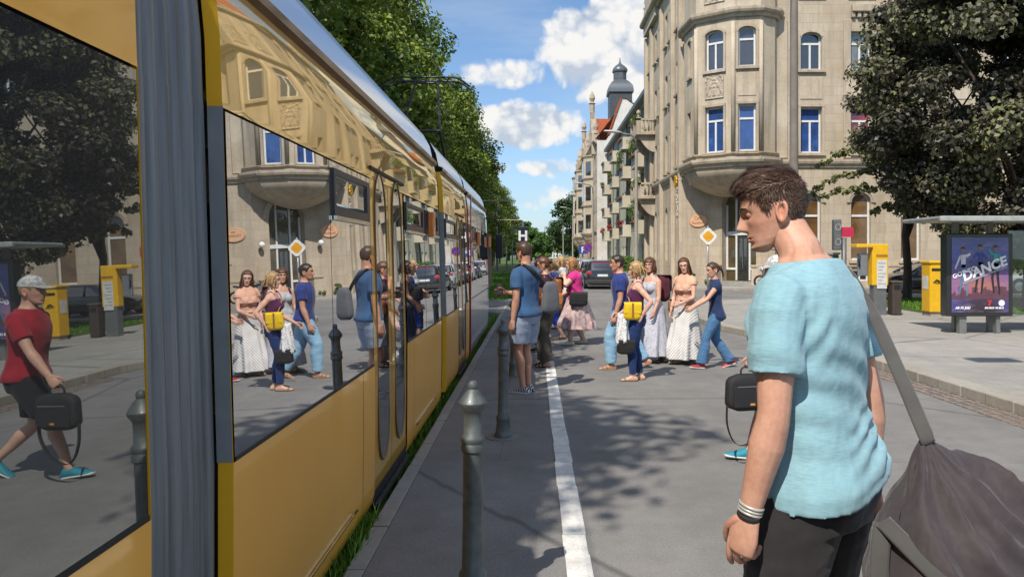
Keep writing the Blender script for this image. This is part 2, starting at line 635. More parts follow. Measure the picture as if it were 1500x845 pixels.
# thin veil streaks
veil = wt.ramp(wt.noise(wt.mapping(dirv, (1, 1, 6)), 3.2, 5, .6), [(.42, 0.0), (.8, .5)])
hzn = wt.math('MULTIPLY', wt.math('POWER', wt.math('SUBTRACT', 1.0, wt.math('ABSOLUTE', el), True), 9.0), .55)
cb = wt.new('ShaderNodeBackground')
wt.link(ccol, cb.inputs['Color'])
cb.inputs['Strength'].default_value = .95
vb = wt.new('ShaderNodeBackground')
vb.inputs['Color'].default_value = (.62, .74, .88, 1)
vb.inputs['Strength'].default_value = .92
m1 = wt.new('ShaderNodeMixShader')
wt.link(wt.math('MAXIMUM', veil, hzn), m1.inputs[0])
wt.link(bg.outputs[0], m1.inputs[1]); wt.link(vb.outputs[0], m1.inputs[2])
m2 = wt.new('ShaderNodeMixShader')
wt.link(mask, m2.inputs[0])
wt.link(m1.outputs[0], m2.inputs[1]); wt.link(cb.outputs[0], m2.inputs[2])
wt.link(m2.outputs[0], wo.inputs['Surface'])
# ------------------------------------------------------------------ people
def remesh(mb, voxel, smooth=3):
    me = bpy.data.meshes.new('tmp')
    me.from_pydata(mb.v, [], mb.f)
    bm = bmesh.new(); bm.from_mesh(me)
    bmesh.ops.recalc_face_normals(bm, faces=bm.faces)
    bm.to_mesh(me); bm.free()
    ob = bpy.data.objects.new('tmp', me)
    COL.objects.link(ob)
    r = ob.modifiers.new('r', 'REMESH'); r.mode = 'VOXEL'; r.voxel_size = voxel; r.adaptivity = 0
    if smooth:
        s = ob.modifiers.new('s', 'SMOOTH'); s.factor = .5; s.iterations = smooth
    dg = bpy.context.evaluated_depsgraph_get()
    out = bpy.data.meshes.new_from_object(ob.evaluated_get(dg))
    vs = [v.co.copy() for v in out.vertices]
    ns = [v.normal.copy() for v in out.vertices]
    fs = [tuple(p.vertices) for p in out.polygons]
    bpy.data.objects.remove(ob)
    bpy.data.meshes.remove(me); bpy.data.meshes.remove(out)
    return vs, ns, fs

def lerp_tab(tab, z):
    if z <= tab[0][0]: return tab[0][1:]
    for a, b in zip(tab, tab[1:]):
        if z <= b[0]:
            t = (z - a[0]) / (b[0] - a[0])
            return [x + (y - x) * t for x, y in zip(a[1:], b[1:])]
    return tab[-1][1:]

TORSO_M = [(.80, .150, .075, -.085), (.88, .166, .090, -.110), (.94, .166, .098, -.114), (1.02, .152, .100, -.096), (1.10, .146, .102, -.088), (1.18, .153, .110, -.096), (1.26, .168, .120, -.110), (1.34, .176, .116, -.118), (1.40, .168, .098, -.112), (1.44, .130, .076, -.098), (1.47, .092, .062, -.086), (1.505, .064, .052, -.068)]
TORSO_F = [(.80, .150, .080, -.090), (.88, .172, .088, -.118), (.94, .168, .092, -.112), (1.02, .142, .085, -.085), (1.10, .124, .080, -.075), (1.18, .130, .088, -.080), (1.26, .142, .098, -.092), (1.34, .148, .095, -.098), (1.40, .146, .080, -.095), (1.44, .122, .062, -.086), (1.47, .085, .052, -.074), (1.505, .055, .045, -.060)]

def torso_rings(tab, z0, z1, n, infl, fat, xf, e=2.5, flare=None):
    rr = []
    zs = [z0 + (z1 - z0) * k / 16 for k in range(17)]
    for z in zs:
        hx, yf, yb = lerp_tab(tab, z)
        g = infl(z) if callable(infl) else infl
        ff = fat if z < 1.40 else 1 + (fat - 1) * max(0, (1.5 - z) / .1)
        hx = hx * ff + g; yf = yf * ff + g; yb = yb * ff - g
        if flare: hx += flare(z); yf += flare(z); yb -= flare(z)
        yc = (yf + yb) / 2; hy = (yf - yb) / 2
        ring = []
        for i in range(n):
            a = 2 * PI * i / n
            c, s = math.cos(a), math.sin(a)
            ring.append(xf(V((hx * math.copysign(abs(c) ** (2 / e), c), yc + hy * math.copysign(abs(s) ** (2 / e), s), z))))
        rr.append(ring)
    return rr

def head_grid(nt, nz, infl=None, face=1.0, jaw=1.0, nose=1.0):
    """head surface in head space: y forward, origin between the ears; returns verts, faces, tints"""
    HX = [(-.117, .012), (-.110, .030), (-.098, .042), (-.080, .052), (-.055, .061), (-.03, .068), (0, .073), (.03, .0765), (.055, .0735), (.08, .060), (.098, .041), (.110, .020), (.115, .004)]
    YF = [(-.117, .052), (-.110, .070), (-.098, .079), (-.080, .079), (-.055, .083), (-.03, .083), (0, .083), (.02, .089), (.045, .086), (.07, .073), (.09, .050), (.105, .024), (.115, .0)]
    YB = [(-.117, .036), (-.110, .024), (-.098, .006), (-.080, -.016), (-.055, -.060), (-.03, -.086), (0, -.098), (.03, -.103), (.055, -.097), (.08, -.078), (.098, -.054), (.110, -.030), (.115, -.006)]
    G = lambda x, s: math.exp(-(x / s) ** 2)
    vs = []; ts = []
    for k in range(nz + 1):
        t = k / nz
        z = -.117 + .232 * (t - .06 * math.sin(2 * PI * t))
        hx = lerp_tab(HX, z)[0]; yf = lerp_tab(YF, z)[0]; yb = lerp_tab(YB, z)[0]
        if z < -.02: hx *= jaw
        yc = lerp_tab([(-.117, .044), (-.105, .040), (-.09, .026), (-.075, .010), (-.058, -.003), (-.04, -.010), (-.02, -.012)], z)[0]
        for i in range(nt):
            u = i / nt
            th = 2 * PI * u - .55 * math.sin(2 * PI * u)      # 0 = front
            s, c = math.sin(th), math.cos(th)
            ex = 2 / 2.25
            x = hx * math.copysign(abs(s) ** ex, s)
            y = yc + (yf - yc) * abs(c) ** ex if c > 0 else yc - (yc - yb) * abs(c) ** ex
            tint = [1, 1, 1]
            if c > 0:
                d = 0
                # nose
                nz_ = lerp_tab([(-.052, 0), (-.047, .007), (-.040, .025), (-.031, .0315), (-.02, .0255), (-.005, .0165), (.008, .0085), (.02, .0035), (.035, 0)], z)[0]
                wz = lerp_tab([(-.046, .0125), (-.03, .0125), (-.01, .0085), (.02, .010)], z)[0]
                d += nose * nz_ * G(x, wz)
                d += nose * .006 * G(abs(x) - .013, .006) * G(z + .038, .008)
                # eye sockets, brow, cheeks
                d -= .0105 * G(abs(x) - .031, .0145) * G(z - .001, .0115)
                d += .0045 * G(abs(x) - .026, .022) * G(z - .021, .007)
                d += .0035 * G(abs(x) - .044, .016) * G(z + .022, .014)
                d -= .003 * G(abs(x) - .046, .014) * G(z + .058, .016)
                # mouth
                d += .0062 * G(z + .0635, .0045) * G(x, .019)
                d += .0066 * G(z + .0755, .0050) * G(x, .017)
                d -= .0045 * G(z + .0692, .0022) * G(x, .022)
                d += .003 * G(z + .068, .018) * G(x, .03)
                d -= .0055 * G(z + .0865, .005) * G(x, .022)
                d += .0075 * G(z + .102, .011) * G(x, .020)
                y += d * face
                lip = max(G(z + .0645, .0045), G(z + .0745, .0048)) * (1 if abs(x) < .021 else max(0, 1 - (abs(x) - .021) / .006))
                if y > .05 and lip > .35:
                    tint = [.92, .66, .64]
                ch = G(abs(x) - .045, .02) * G(z + .03, .022)
                tint = [tint[0], tint[1] * (1 - .12 * ch), tint[2] * (1 - .12 * ch)]
                es = G(abs(x) - .031, .012) * G(z - .002, .008)
                tint = [q * (1 - .25 * es) for q in tint]
            if infl is not None:
                g = infl(x, y, z, th)
                r = V((x, y - yc, (z - .0) * .9)); 
                if r.length > 1e-6:
                    r.normalize(); x += r.x * g; y += r.y * g; z2 = z + r.z * g
                else: z2 = z + g
            else: z2 = z
            vs.append((x, y, z2)); ts.append(tint)
    fs = []
    for k in range(nz):
        for i in range(nt):
            j = (i + 1) % nt
            fs.append((k * nt + i, k * nt + j, (k + 1) * nt + j, (k + 1) * nt + i))
    fs.append(tuple(range(nt))[::-1]); fs.append(tuple(range(nz * nt, (nz + 1) * nt)))
    return vs, fs, ts

def ear_mesh(side, k=1.12):
    """ear in head space"""
    nu, nv = 18, 7
    vs = []
    for j in range(nv + 1):
        r = j / nv
        for i in range(nu):
            a = 2 * PI * i / nu
            w = .0165 * (1 + .18 * math.sin(a)) * k
            h = .031 * k
            py = -w * math.cos(a) * r; pz = h * math.sin(a) * r - .002 * r
            prof = lerp_tab([(0, .004), (.35, .003), (.6, .009), (.72, .012), (.84, .009), (.93, .013), (1.0, .007)], r)[0]
            back = .010 * max(0, math.cos(a)) * r
            vs.append((side * (.071 + prof * .9 + back), -.020 + py - .15 * pz, -.012 + pz))
    base = len(vs)
    for i in range(nu):
        a = 2 * PI * i / nu
        vs.append((side * .066, -.018 - .011 * math.cos(a), -.012 + .022 * math.sin(a)))
    fs = []
    for j in range(nv):
        for i in range(nu):
            q = (i + 1) % nu
            fs.append((j * nu + i, j * nu + q, (j + 1) * nu + q, (j + 1) * nu + i))
    for i in range(nu):
        q = (i + 1) % nu
        fs.append((nv * nu + i, nv * nu + q, base + q, base + i))
    return vs, fs

def hand_parts(W, d, n, s, k, curl=.5, spread=.12, thumb_close=.3, fingers_curl=None):
    """palm tube and finger tubes; d towards the fingers, n out of the palm, s to the thumb"""
    palm = MB()
    palm.tube([W - d * .01 * k, W + d * .02 * k, W + d * .055 * k, W + d * .092 * k], [(.027 * k, .019 * k), (.033 * k, .017 * k), (.040 * k, .0155 * k), (.039 * k, .012 * k)], 14, s, True)
    fin = MB()
    spec = [(.029, .074, .0088), (.0095, .082, .0090), (-.010, .076, .0086), (-.028, .060, .0076)]
    for q, (off, L, r) in enumerate(spec):
        c = (fingers_curl[q] if fingers_curl else curl) * (1 + .1 * q)
        p = W + d * (.088 - .004 * abs(q - 1)) * k + s * off * k
        dd = (d + s * (off * spread * 10 * .3)).normalized()
        ang = c * .7
        pts = [p - dd * .02 * k, p]
        for seg, f in ((0, .45), (1, .31), (2, .24)):
            a = ang + (0 if seg == 0 else 0)
            v = dd * math.cos(a) + n * math.sin(a)
            p = p + v * L * f * k
            pts.append(p)
            ang += c * (1.0 if seg == 0 else .7)
        fin.tube(pts, [r * k, r * 1.06 * k, r * .98 * k, r * .9 * k, r * .74 * k], 9, s, True)
    p = W + d * .026 * k + s * .026 * k
    v1 = (d * .70 + s * .62 + n * .30).normalized()
    v2 = (d * .88 + s * (.36 - .5 * thumb_close) + n * (.25 + .5 * thumb_close)).normalized()
    v3 = (d * .92 + s * (.12 - .6 * thumb_close) + n * (.3 + .6 * thumb_close)).normalized()
    pts = [p - v1 * .015 * k, p, p + v1 * .040 * k, p + v1 * .040 * k + v2 * .030 * k, p + v1 * .040 * k + v2 * .030 * k + v3 * .022 * k]
    fin.tube(pts, [.0125 * k, .0145 * k, .0108 * k, .0098 * k, .0074 * k], 9, n, True)
    return palm, fin

def ik(a, b, l1, l2, pole):
    d = b - a
    L = min(d.length, (l1 + l2) * .9995)
    dn = d.normalized()
    x = (l1 * l1 - l2 * l2 + L * L) / (2 * L)
    h = math.sqrt(max(0, l1 * l1 - x * x))
    p = pole - dn * pole.dot(dn)
    p.normalize()
    return a + dn * x + p * h

class Person:
    def __init__(self, label, H=1.75, sex='m', fat=1.0, pos=(0, 0), h=0, z0=0.0, lean=4, twist=0, head=(0, 0, 0), feet=((.0, .09, 0, 0, 8), (.0, -.09, 0, 0, 8)), armR=(0, 8, 12, 20), armL=(0, 8, 12, 20), skin=(.62, .40, .30), voxel=.010, fine=False, curlR=.45, curlL=.45, headfwd=.0, headk=1.0, lid=.0052, group=None, neck=1.0, jaw=1.0):
        self.s = s = H / 1.75
        self.sex = sex; self.fat = fat; self.fine = fine; self.voxel = voxel
        self.root = thing('person', label, 'person', (pos[0], pos[1], z0), -R(h), group)
        self.tab = TORSO_M if sex == 'm' else TORSO_F
        sw = .178 if sex == 'm' else .155
        hd = feet
        drop = 0
        hips = []
        for sd, f in ((1, hd[0]), (-1, hd[1])):
            hip = V((sd * .088, 0, .935))
            ank = V((f[1], f[0], .083 + f[2]))
            hv = V((hip.x - ank.x, hip.y - ank.y, 0)).length
            mx = .846
            zmax = ank.z + math.sqrt(max(.01, mx * mx - hv * hv))
            drop = max(drop, hip.z - zmax)
        self.drop = drop
        la = R(lean); tw = -R(twist)
        def xf(p):
            p = V(p)
            t = min(1, max(0, (p.z - .93) / .30)); t = t * t * (3 - 2 * t)
            if p.z > .93:
                a = -la * t
                y, z = p.y, p.z - .93
                p = V((p.x, y * math.cos(a) - z * math.sin(a), .93 + y * math.sin(a) + z * math.cos(a)))
            b = tw * t
            p = V((p.x * math.cos(b) - p.y * math.sin(b), p.x * math.sin(b) + p.y * math.cos(b), p.z))
            p.z -= drop
            return p * s
        self.xf = xf
        rot = Matrix.Rotation(tw, 3, 'Z') @ Matrix.Rotation(-la, 3, 'X')
        self.rot = rot
        # legs
        self.leg = {}
        for sd, f in ((1, hd[0]), (-1, hd[1])):
            hip = V((sd * .088, 0, .935 - drop)) * s
            ank = V((f[1], f[0], .083 + f[2])) * s
            yaw = R(f[4]) * sd
            pole = V((math.sin(yaw) * .6, 1, 0))
            knee = ik(hip, ank, .432 * s, .422 * s, pole)
            self.leg[sd] = (hip, knee, ank, -yaw, R(f[3]))
        # arms
        self.arm = {}
        twm = Matrix.Rotation(tw, 3, 'Z')
        for sd, a in ((1, armR), (-1, armL)):
            S = xf(V((sd * (sw + (.02 * (fat - 1))), -.012, 1.392)))
            al, be, fl, inn = [R(q) for q in a[:4]]
            v = V((sd * math.sin(be), math.sin(al) * math.cos(be), -math.cos(al) * math.cos(be)))
            f = V((0, 1, 0)) if abs(v.y) < .95 else V((0, 0, 1))
            f = f - v * f.dot(v); f.normalize()
            if al > R(80): f = V((0, 0, 1)) - v * v.z; f.normalize()
            m = f.cross(v) * 1.0
            if m.x * sd > 0: m = -m
            f2 = f * math.cos(inn) + m * math.sin(inn)
            fo = v * math.cos(fl) + f2 * math.sin(fl)
            v = twm @ v; fo = twm @ fo; m = twm @ m; f2 = twm @ f2
            E = S + v * .29 * s
            Wr = E + fo * .255 * s
            n = m - fo * m.dot(fo); n.normalize()
            th = f2 - fo * f2.dot(fo) - n * f2.dot(n)
            if th.length < .05: th = fo.cross(n)
            th.normalize()
            self.arm[sd] = (S, E, Wr, fo.normalized(), n, th)
        self.curl = {1: curlR, -1: curlL}
        # head frame
        nb = xf(V((0, -.012, 1.49)))
        yaw, pitch, roll = [R(q) for q in (list(head) + [0, 0, 0])[:3]]
        self.hm = Matrix.Rotation(-yaw, 3, 'Z') @ Matrix.Rotation(-pitch, 3, 'X') @ Matrix.Rotation(roll, 3, 'Y')
        self.hs = s ** .5 * 1.02 * headk
        self.neck0 = nb
        self.hc = nb + (rot @ V((0, .030 + headfwd, .148))) * s
        # skin body
        mb = MB()
        mb.rings(torso_rings(self.tab, .82, 1.50, 24, 0, fat, xf))
        if sex == 'f':
            for sd in (1, -1):
                mb.sphere(xf(V((sd * .068, .075 * fat, 1.255))), .062 * s * fat, 12, 8)
        for sd in (1, -1):
            S, E, Wr, fo, n, th = self.arm[sd]
            fm = (.88 if sex == 'f' else 1.0) * (1 + (fat - 1) * .8) * s
            d = (E - S)
            mb.tube([S + V((-sd * .03, 0, .0)) * s, S + d * .12, S + d * .38, S + d * .68, E - d * .05, E + (Wr - E) * .06, E + (Wr - E) * .28, E + (Wr - E) * .6, Wr - (Wr - E) * .03], [.050 * fm, .056 * fm, .052 * fm, .045 * fm, .040 * fm, .041 * fm, .0445 * fm, .036 * fm, (.029 * fm, .022 * fm)], 14, th, True)
            hip, knee, ank, yw, pt = self.leg[sd]
            d = knee - hip; d2 = ank - knee
            lm = (1.0 if sex == 'm' else 1.0) * (1 + (fat - 1) * .8) * s
            back = V((0, -1, 0))
            mb.tube([hip + V((0, 0, .03)), hip + d * .18, hip + d * .5, hip + d * .82, knee, knee + d2 * .12, knee + d2 * .32 + back * .012 * s, knee + d2 * .62, knee + d2 * .88, ank], [.088 * lm, .086 * lm, .073 * lm, .058 * lm, .053 * lm, .051 * lm, .056 * lm, .044 * lm, .035 * lm, .036 * lm], 14, None, True)
            mb.tube(*self.foot(sd, 0), 14, self.footside(sd), True)
        nk = (.060 if sex == 'm' else .050) * s * (1 + (fat - 1) * .5) * neck
        hb = self.H(V((0, -.028, -.055)))
        mb.tube([nb - V((0, 0, .05)) * s, nb + (hb - nb) * .35, nb + (hb - nb) * .7, hb + (hb - nb) * .25], [nk * 1.15, nk, nk * .95, nk * .95], 16, (1, 0, 0), True)
        if sex == 'm':
            for sd in (1, -1):   # trapezius slope
                mb.tube([nb + (hb - nb) * .3 + V((sd * .02, -.02, 0)) * s, xf(V((sd * .09, -.035, 1.435))), xf(V((sd * .16, -.03, 1.395)))], [.032 * s, .036 * s, .04 * s], 10, None, True)
        vs, ns, fs = remesh(mb, voxel, 4)
        out = MB(); out.add(vs, fs)
        tint = [[1, 1, 1, 1]] * len(vs)
        # hands
        for sd in (1, -1):
            S, E, Wr, fo, n, th = self.arm[sd]
            k = s * (.92 if sex == 'f' else 1.02)
            pm, fi = hand_parts(Wr, fo, n, th, k, self.curl[sd] if not isinstance(self.curl[sd], list) else .5, fingers_curl=self.curl[sd] if isinstance(self.curl[sd], list) else None)
            out.add(pm.v, pm.f); out.add(fi.v, fi.f)
            tint = tint + [[1, 1, 1, 1]] * len(pm.v) + [[1, .93, .91, 1]] * len(fi.v)
        nt, nz = (112, 110) if fine else (48, 44)
        hv, hf, ht = head_grid(nt, nz, None, 1.0 if sex == 'm' else .9, jaw if sex == 'm' else .93, 1.0 if sex == 'm' else .85)
        out.add([self.H(V(p)) for p in hv], hf)
        tint = tint + [[*t, 1] for t in ht]
        for sd in (1, -1):
            ev, ef = ear_mesh(sd)
            out.add([self.H(V(p)) for p in ev], ef)
            tint = tint + [[1, .86, .84, 1]] * len(ev)
        for sd in (1, -1):
            ld = MB(); ld.sphere((0, 0, 0), 1, 14, 9)
            c = self.H(V((sd * .031, .0652, lid)))
            out.add([c + V(p) * .0129 * self.hs for p in ld.v], ld.f)
            tint = tint + [[.9, .84, .82, 1]] * len(ld.v)
        self.body = out.build('body', skinmat('skin_%.2f_%.2f' % (skin[0], skin[1]), skin, .12 if fine else 0), self.root, local=True, smooth=True, tint=tint)
        # eyes and brows
        ey = newmat_eye()
        for sd in (1, -1):
            e = MB(); c = self.H(V((sd * .031, .0655, .001)))
            e.sphere(c, .0118 * self.hs, 12, 8)
            e.m = 1
            e.sphere(self.H(V((sd * .031, .0715, .001))), .0064 * self.hs, 10, 6)
            e.build('eye', ey, self.root, local=True, smooth=True)
    def H(self, p):
        return self.hc + (self.hm @ V(p)) * self.hs
    def W(self, p):
        return ROOTM[self.root.name] @ V(p)
    def footside(self, sd):
        hip, knee, ank, yw, pt = self.leg[sd]
        return V((math.cos(yw), math.sin(yw), 0))
    def foot(self, sd, g=0, sole=False, upto=1.0):
        hip, knee, ank, yw, pt = self.leg[sd]
        s = self.s * (.93 if self.sex == 'f' else 1.0)
        tab = [(-.062, .027, .052), (-.035, .033, .085), (.02, .034, .084), (.075, .040, .060), (.13, .043, .040), (.172, .036, .028), (.192, .024, .022)]
        M = Matrix.Rotation(yw, 3, 'Z') @ Matrix.Rotation(-pt, 3, 'X')
        pts = []; rad = []
        for y, hw, zt in tab:
            zt2 = zt if not sole else .016
            pts.append(ank + M @ (V((0, y, zt2 / 2 - .083)) * s))
            rad.append(((hw + g) * s, (zt2 / 2 + g * .8) * s))
        return pts, rad
    # ---------------- clothing
    def part(self, name, mb, mat, voxel=None, sm=4, wr=0.0, wf=9, label=None, raw=False, wdir=(1, 1, 1), folds=None):
        if raw:
            return mb.build(name, mat, self.root, local=True, smooth=True, label=label)
        vs, ns, fs = remesh(mb, voxel or self.voxel, sm)
        if wr:
            o = random.uniform(0, 50)
            nv = []
            for p, n in zip(vs, ns):
                q = V((p.x * wf * wdir[0] + o, p.y * wf * wdir[1], p.z * wf * wdir[2]))
                a = noise.noise(q) + .5 * noise.noise(q * 2.1)
                a = a * (1.2 if a > 0 else .6)
                q = p + n * (a * wr)
                if folds: q = q + n * folds(p)
                nv.append(q)
            vs = nv
        m2 = MB(); m2.add(vs, fs)
        return m2.build(name, mat, self.root, local=True, smooth=True, label=label)
    def top(self, mat, hem=.90, sleeve=.5, g=.014, name='shirt', loose=.012, neckz=1.488, wr=.006, tank=False, tuck=.014, voxel=None, bust=True, tilt=0, folds=None):
        mb = MB()
        flare = lambda z: loose * min(1, max(0, (1.25 - z) / .3)) + tuck * min(1, max(0, (hem + .12 - z) / .08))
        zt = neckz if not tank else 1.36
        xft = (lambda p: self.xf(V((p[0], p[1], p[2] + tilt * p[0] * min(1, max(0, (1.15 - p[2]) / .25)))))) if tilt else self.xf
        mb.rings(torso_rings(self.tab, hem, zt, 28, g, self.fat, xft, 2.5, flare))
        s = self.s
        if hem < .93 and tuck:
            for sd in (1, -1):
                hp = self.leg[sd][0]; kn = self.leg[sd][1]; c = hp + (kn - hp) * .06
                mb.sphere(c, ((.084 * self.fat + g) * s, (.104 * self.fat + g) * s, .062 * s), 14, 8)
        if self.sex == 'f' and bust:
            for sd in (1, -1):
                mb.sphere(self.xf(V((sd * .066, .078 * self.fat, 1.258))), (.062 * self.fat + g) * s, 12, 8)
        if tank:
            for sd in (1, -1):
                mb.tube([self.xf(V((sd * .085, .085, 1.33))), self.xf(V((sd * .085, .050, 1.43))), self.xf(V((sd * .088, .0, 1.475))), self.xf(V((sd * .088, -.06, 1.45))), self.xf(V((sd * .080, -.098, 1.34)))], [(.022 * s, .010 * s)] * 5, 10, (1, 0, 0), True)
        else:
            for sd in (1, -1):
                S, E, Wr, fo, n, th = self.arm[sd]
                fm = (.90 if self.sex == 'f' else 1.0) * (1 + (self.fat - 1) * .8) * s
                d = E - S
                mx = sleeve
                pts = [S + V((-sd * .06, 0, .0)) * s, S + V((-sd * .01, 0, .004)) * s]
                rad = [(.056 + g) * fm, (.056 + g * .9) * fm]
                k = 5
                for q in range(1, k + 1):
                    t = mx * q / k
                    if t <= 1:
                        pts.append(S + d * t); rad.append((.055 + g * .9) * fm)
                    else:
                        pts.append(E + (Wr - E) * (t - 1)); rad.append((.048 - .012 * (t - 1) + g) * fm)
                mb.tube(pts, rad, 16, th, False)
                mb.tube([self.xf(V((0, -.02, 1.435))), self.xf(V((sd * .09, -.025, 1.425))), S + V((-sd * .01, 0, .004)) * s], [(.040 + g) * s, (.040 + g) * s, (.046 + g) * s], 12, (0, 1, 0), True)
        return self.part(name, mb, mat, voxel, 5, wr, 11 / s, wdir=(1, 1, .7), folds=folds)
    def pants(self, mat, top=1.02, end=1.0, g=.010, loose=0.0, name='trousers', wr=.006, flare=0.0, shorts=False, voxel=None):
        mb = MB(); s = self.s
        mb.rings(torso_rings(self.tab, .81, top, 26, g + .004, self.fat, self.xf))
        lm = (1 + (self.fat - 1) * .8) * s
        for sd in (1, -1):
            hip, knee, ank, yw, pt = self.leg[sd]
            d = knee - hip; d2 = ank - knee
            T = [(-.02, .080), (.10, .090), (.25, .090), (.5, .080), (.82, .064), (1.0, .059), (1.12, .057), (1.32, .061), (1.62, .050), (1.88, .042), (1.98, .042)]
            pts = []; rad = []
            for t, r in T:
                if t > end: break
                lo = loose * min(1, max(0, t / .6)) + (flare * max(0, (t - 1.15) / .85))
                p = hip + d * t if t <= 1 else knee + d2 * (t - 1)
                if 1.2 < t < 1.5: p = p + V((0, -.010, 0)) * s
                pts.append(p); rad.append((r * lm + (g + lo) * s))
            t = end
            p = hip + d * t if t <= 1 else knee + d2 * (t - 1)
            r = lerp_tab(T, t)[0]
            lo = loose * min(1, t / .6) + (flare * max(0, (t - 1.15) / .85))
            pts.append(p); rad.append(r * lm + (g + lo) * s)
            mb.tube(pts, rad, 18, None, False)
            mb.sphere(hip + V((0, -.014, -.035)) * s, (.092 * lm, .094 * lm, .085 * lm), 12, 8)
        return self.part(name, mb, mat, voxel, 4, wr, 10 / s, wdir=(1, 1, 1.6))
    def skirt(self, mat, hem, flare=.12, waist=1.04, waves=9, amp=.018, name='skirt', g=.020):
        s = self.s
        a = self.leg[1][2]; b = self.leg[-1][2]
        ctr = (a + b) / 2
        n = 96
        hx0, yf0, yb0 = lerp_tab(self.tab, waist)
        ext = abs(a.y - b.y) / 2
        mb = MB(); rr = []
        ph = random.uniform(0, 6)
        for k in range(30):
            t = k / 29
            z = waist + (hem - waist) * t
            hx, yf, yb = lerp_tab(self.tab, max(z, .86))
            e = max(0, t - .12) / .88
            g2 = g + .028 * min(1, t / .12)
            rx = hx * self.fat + g2 + flare * e
            ry = (yf - yb) / 2 * self.fat + g2 + flare * e + ext * min(1, e * 1.25) / s
            cy = (yf + yb) / 2 * (1 - e) + ctr.y / s * e
            cx = ctr.x / s * e
            ring = []
            for i in range(n):
                th = 2 * PI * i / n
                w = 1 + amp / .2 * e * (math.sin(waves * th + ph + .8 * e) + .5 * math.sin((waves * 2 - 3) * th + 2 * ph))
                p = V((cx + rx * w * math.cos(th), cy + ry * w * math.sin(th), z))
                q = self.xf(p) if z > .93 else V((p.x * s, p.y * s, (z - self.drop * max(0, min(1, (z - .3) / .6))) * s))
                ring.append(q)
            rr.append(ring)
        mb.rings(rr, False)
        return mb.build(name, mat, self.root, local=True, smooth=True)
    def shoes(self, mat, kind='shoe', mat2=None):
        for sd in (1, -1):
            mb = MB()
            if kind == 'shoe':
                mb.tube(*self.foot(sd, .007), 16, self.footside(sd), True)
                o = self.part('shoe', mb, mat, .006 if self.fine else .008, 3)
            else:
                mb.tube(*self.foot(sd, .006, True), 16, self.footside(sd), True)
                pts, rad = self.foot(sd, .004)
                for q in ((3, 4) if kind == 'sandal' else (4,)):
                    p = pts[q]; ra, rb = rad[q]
                    d = (pts[q + 1] - pts[q - 1]).normalized()
                    sdv = self.footside(sd); up = sdv.cross(d)
                    ring = lambda off: [p + d * off + sdv * ra * math.cos(2 * PI * k / 14) + up * rb * math.sin(2 * PI * k / 14) for k in range(14)]
                    mb.rings([ring(-.014), ring(.014)])
                o = mb.build('sandal', mat, self.root, local=True, smooth=40)
            if mat2 is not None:
                so = MB(); so.tube(*self.foot(sd, .010, True), 16, self.footside(sd), True)
                z = so.build('sole', mat2, o, local=True, smooth=40)
    def hair(self, mat, style='short', thick=.012, top=.018, n=0, length=.2, fringe=0.0, seed=1, strands=0):
        """shell that stands proud of the scalp only above the hairline, plus locks"""
        rnd = random.Random(seed)
        line = [(-.12, -.075), (-.07, -.070), (-.045, -.058), (-.03, -.02), (-.012, .016), (.004, .012), (.012, -.010), (.022, -.012), (.032, .012), (.045, .048), (.070, .066 - fringe), (.12, .072 - fringe)]
        if style in ('long', 'bob', 'curly'):
            line = [(-.12, -.085), (-.05, -.08), (-.01, -.06), (.02, -.03), (.035, .02), (.05, .050), (.07, .064 - fringe), (.12, .070 - fringe)]
        def infl(x, y, z, th):
            zl = lerp_tab(line, y)[0] + .004 * noise.noise(V((x * 60, y * 60, seed)))
            f = max(0, min(1, (z - zl) / .012))
            up = max(0, min(1, (z - .02) / .07))
            th_ = thick + (top - thick) * up
            if style == 'quiff':
                th_ = .004 + .006 * min(1, max(0, (z + .03) / .06)) + (top - .008) * max(0, min(1, (z - .045) / .035)) * (.55 + .6 * max(0, min(1, (y + .05) / .13)))
            nz = noise.noise(V((x * 45 + seed, y * 22, z * 45))) * .35 + noise.noise(V((x * 110, y * 50, z * 110))) * .2
            return f * th_ * (1 + nz) - (1 - f) * .006
        nt, nz = (120, 100) if self.fine else (52, 44)
        hv, hf, ht = head_grid(nt, nz, infl, .6, .97, 0)
        mb = MB(); mb.add([self.H(V(p)) for p in hv], hf)
        tint = [[rnd.random() * .3 + .35] * 3 + [1] for _ in hv]
        def lock(pts, r0, r1, fl=.5):
            b = len(mb.v)
            k = len(pts)
            mb.tube([self.H(V(p)) for p in pts], [((r0 + (r1 - r0) * (i / (k - 1)) ** 1.5) * self.hs, (r0 + (r1 - r0) * (i / (k - 1)) ** 1.5) * fl * self.hs) for i in range(k)], 7, None, True)
            t = rnd.random()
            tint.extend([[t, t, t, 1]] * (len(mb.v) - b))
        if style in ('long', 'bob', 'curly'):
            for q in range(n or 46):
                a = rnd.uniform(.24, 1.0) * PI * (1 if q % 2 else -1)       # 0 = front
                z0 = rnd.uniform(.03, .095)
                hx = lerp_tab([(.0, .078), (.05, .076), (.1, .05)], z0)[0]
                x, y = hx * math.sin(a), -.012 + (hx * 1.25) * math.cos(a)
                L = length * rnd.uniform(.75, 1.05)
                pts = []
                for k in range(7):
                    t = k / 6
                    z = z0 - (z0 + L) * t
                    w = 1 + .34 * min(1, t * 1.6) + rnd.uniform(-.05, .05)
                    cw = (.012 if style == 'curly' else .005) * math.sin(t * (14 if style == 'curly' else 8) + q)
                    pts.append((x * w + cw, y * w * (1 if z > -.06 else .96) + cw - (.01 * t if L > .15 else 0), z))
                lock(pts, .017, .004)
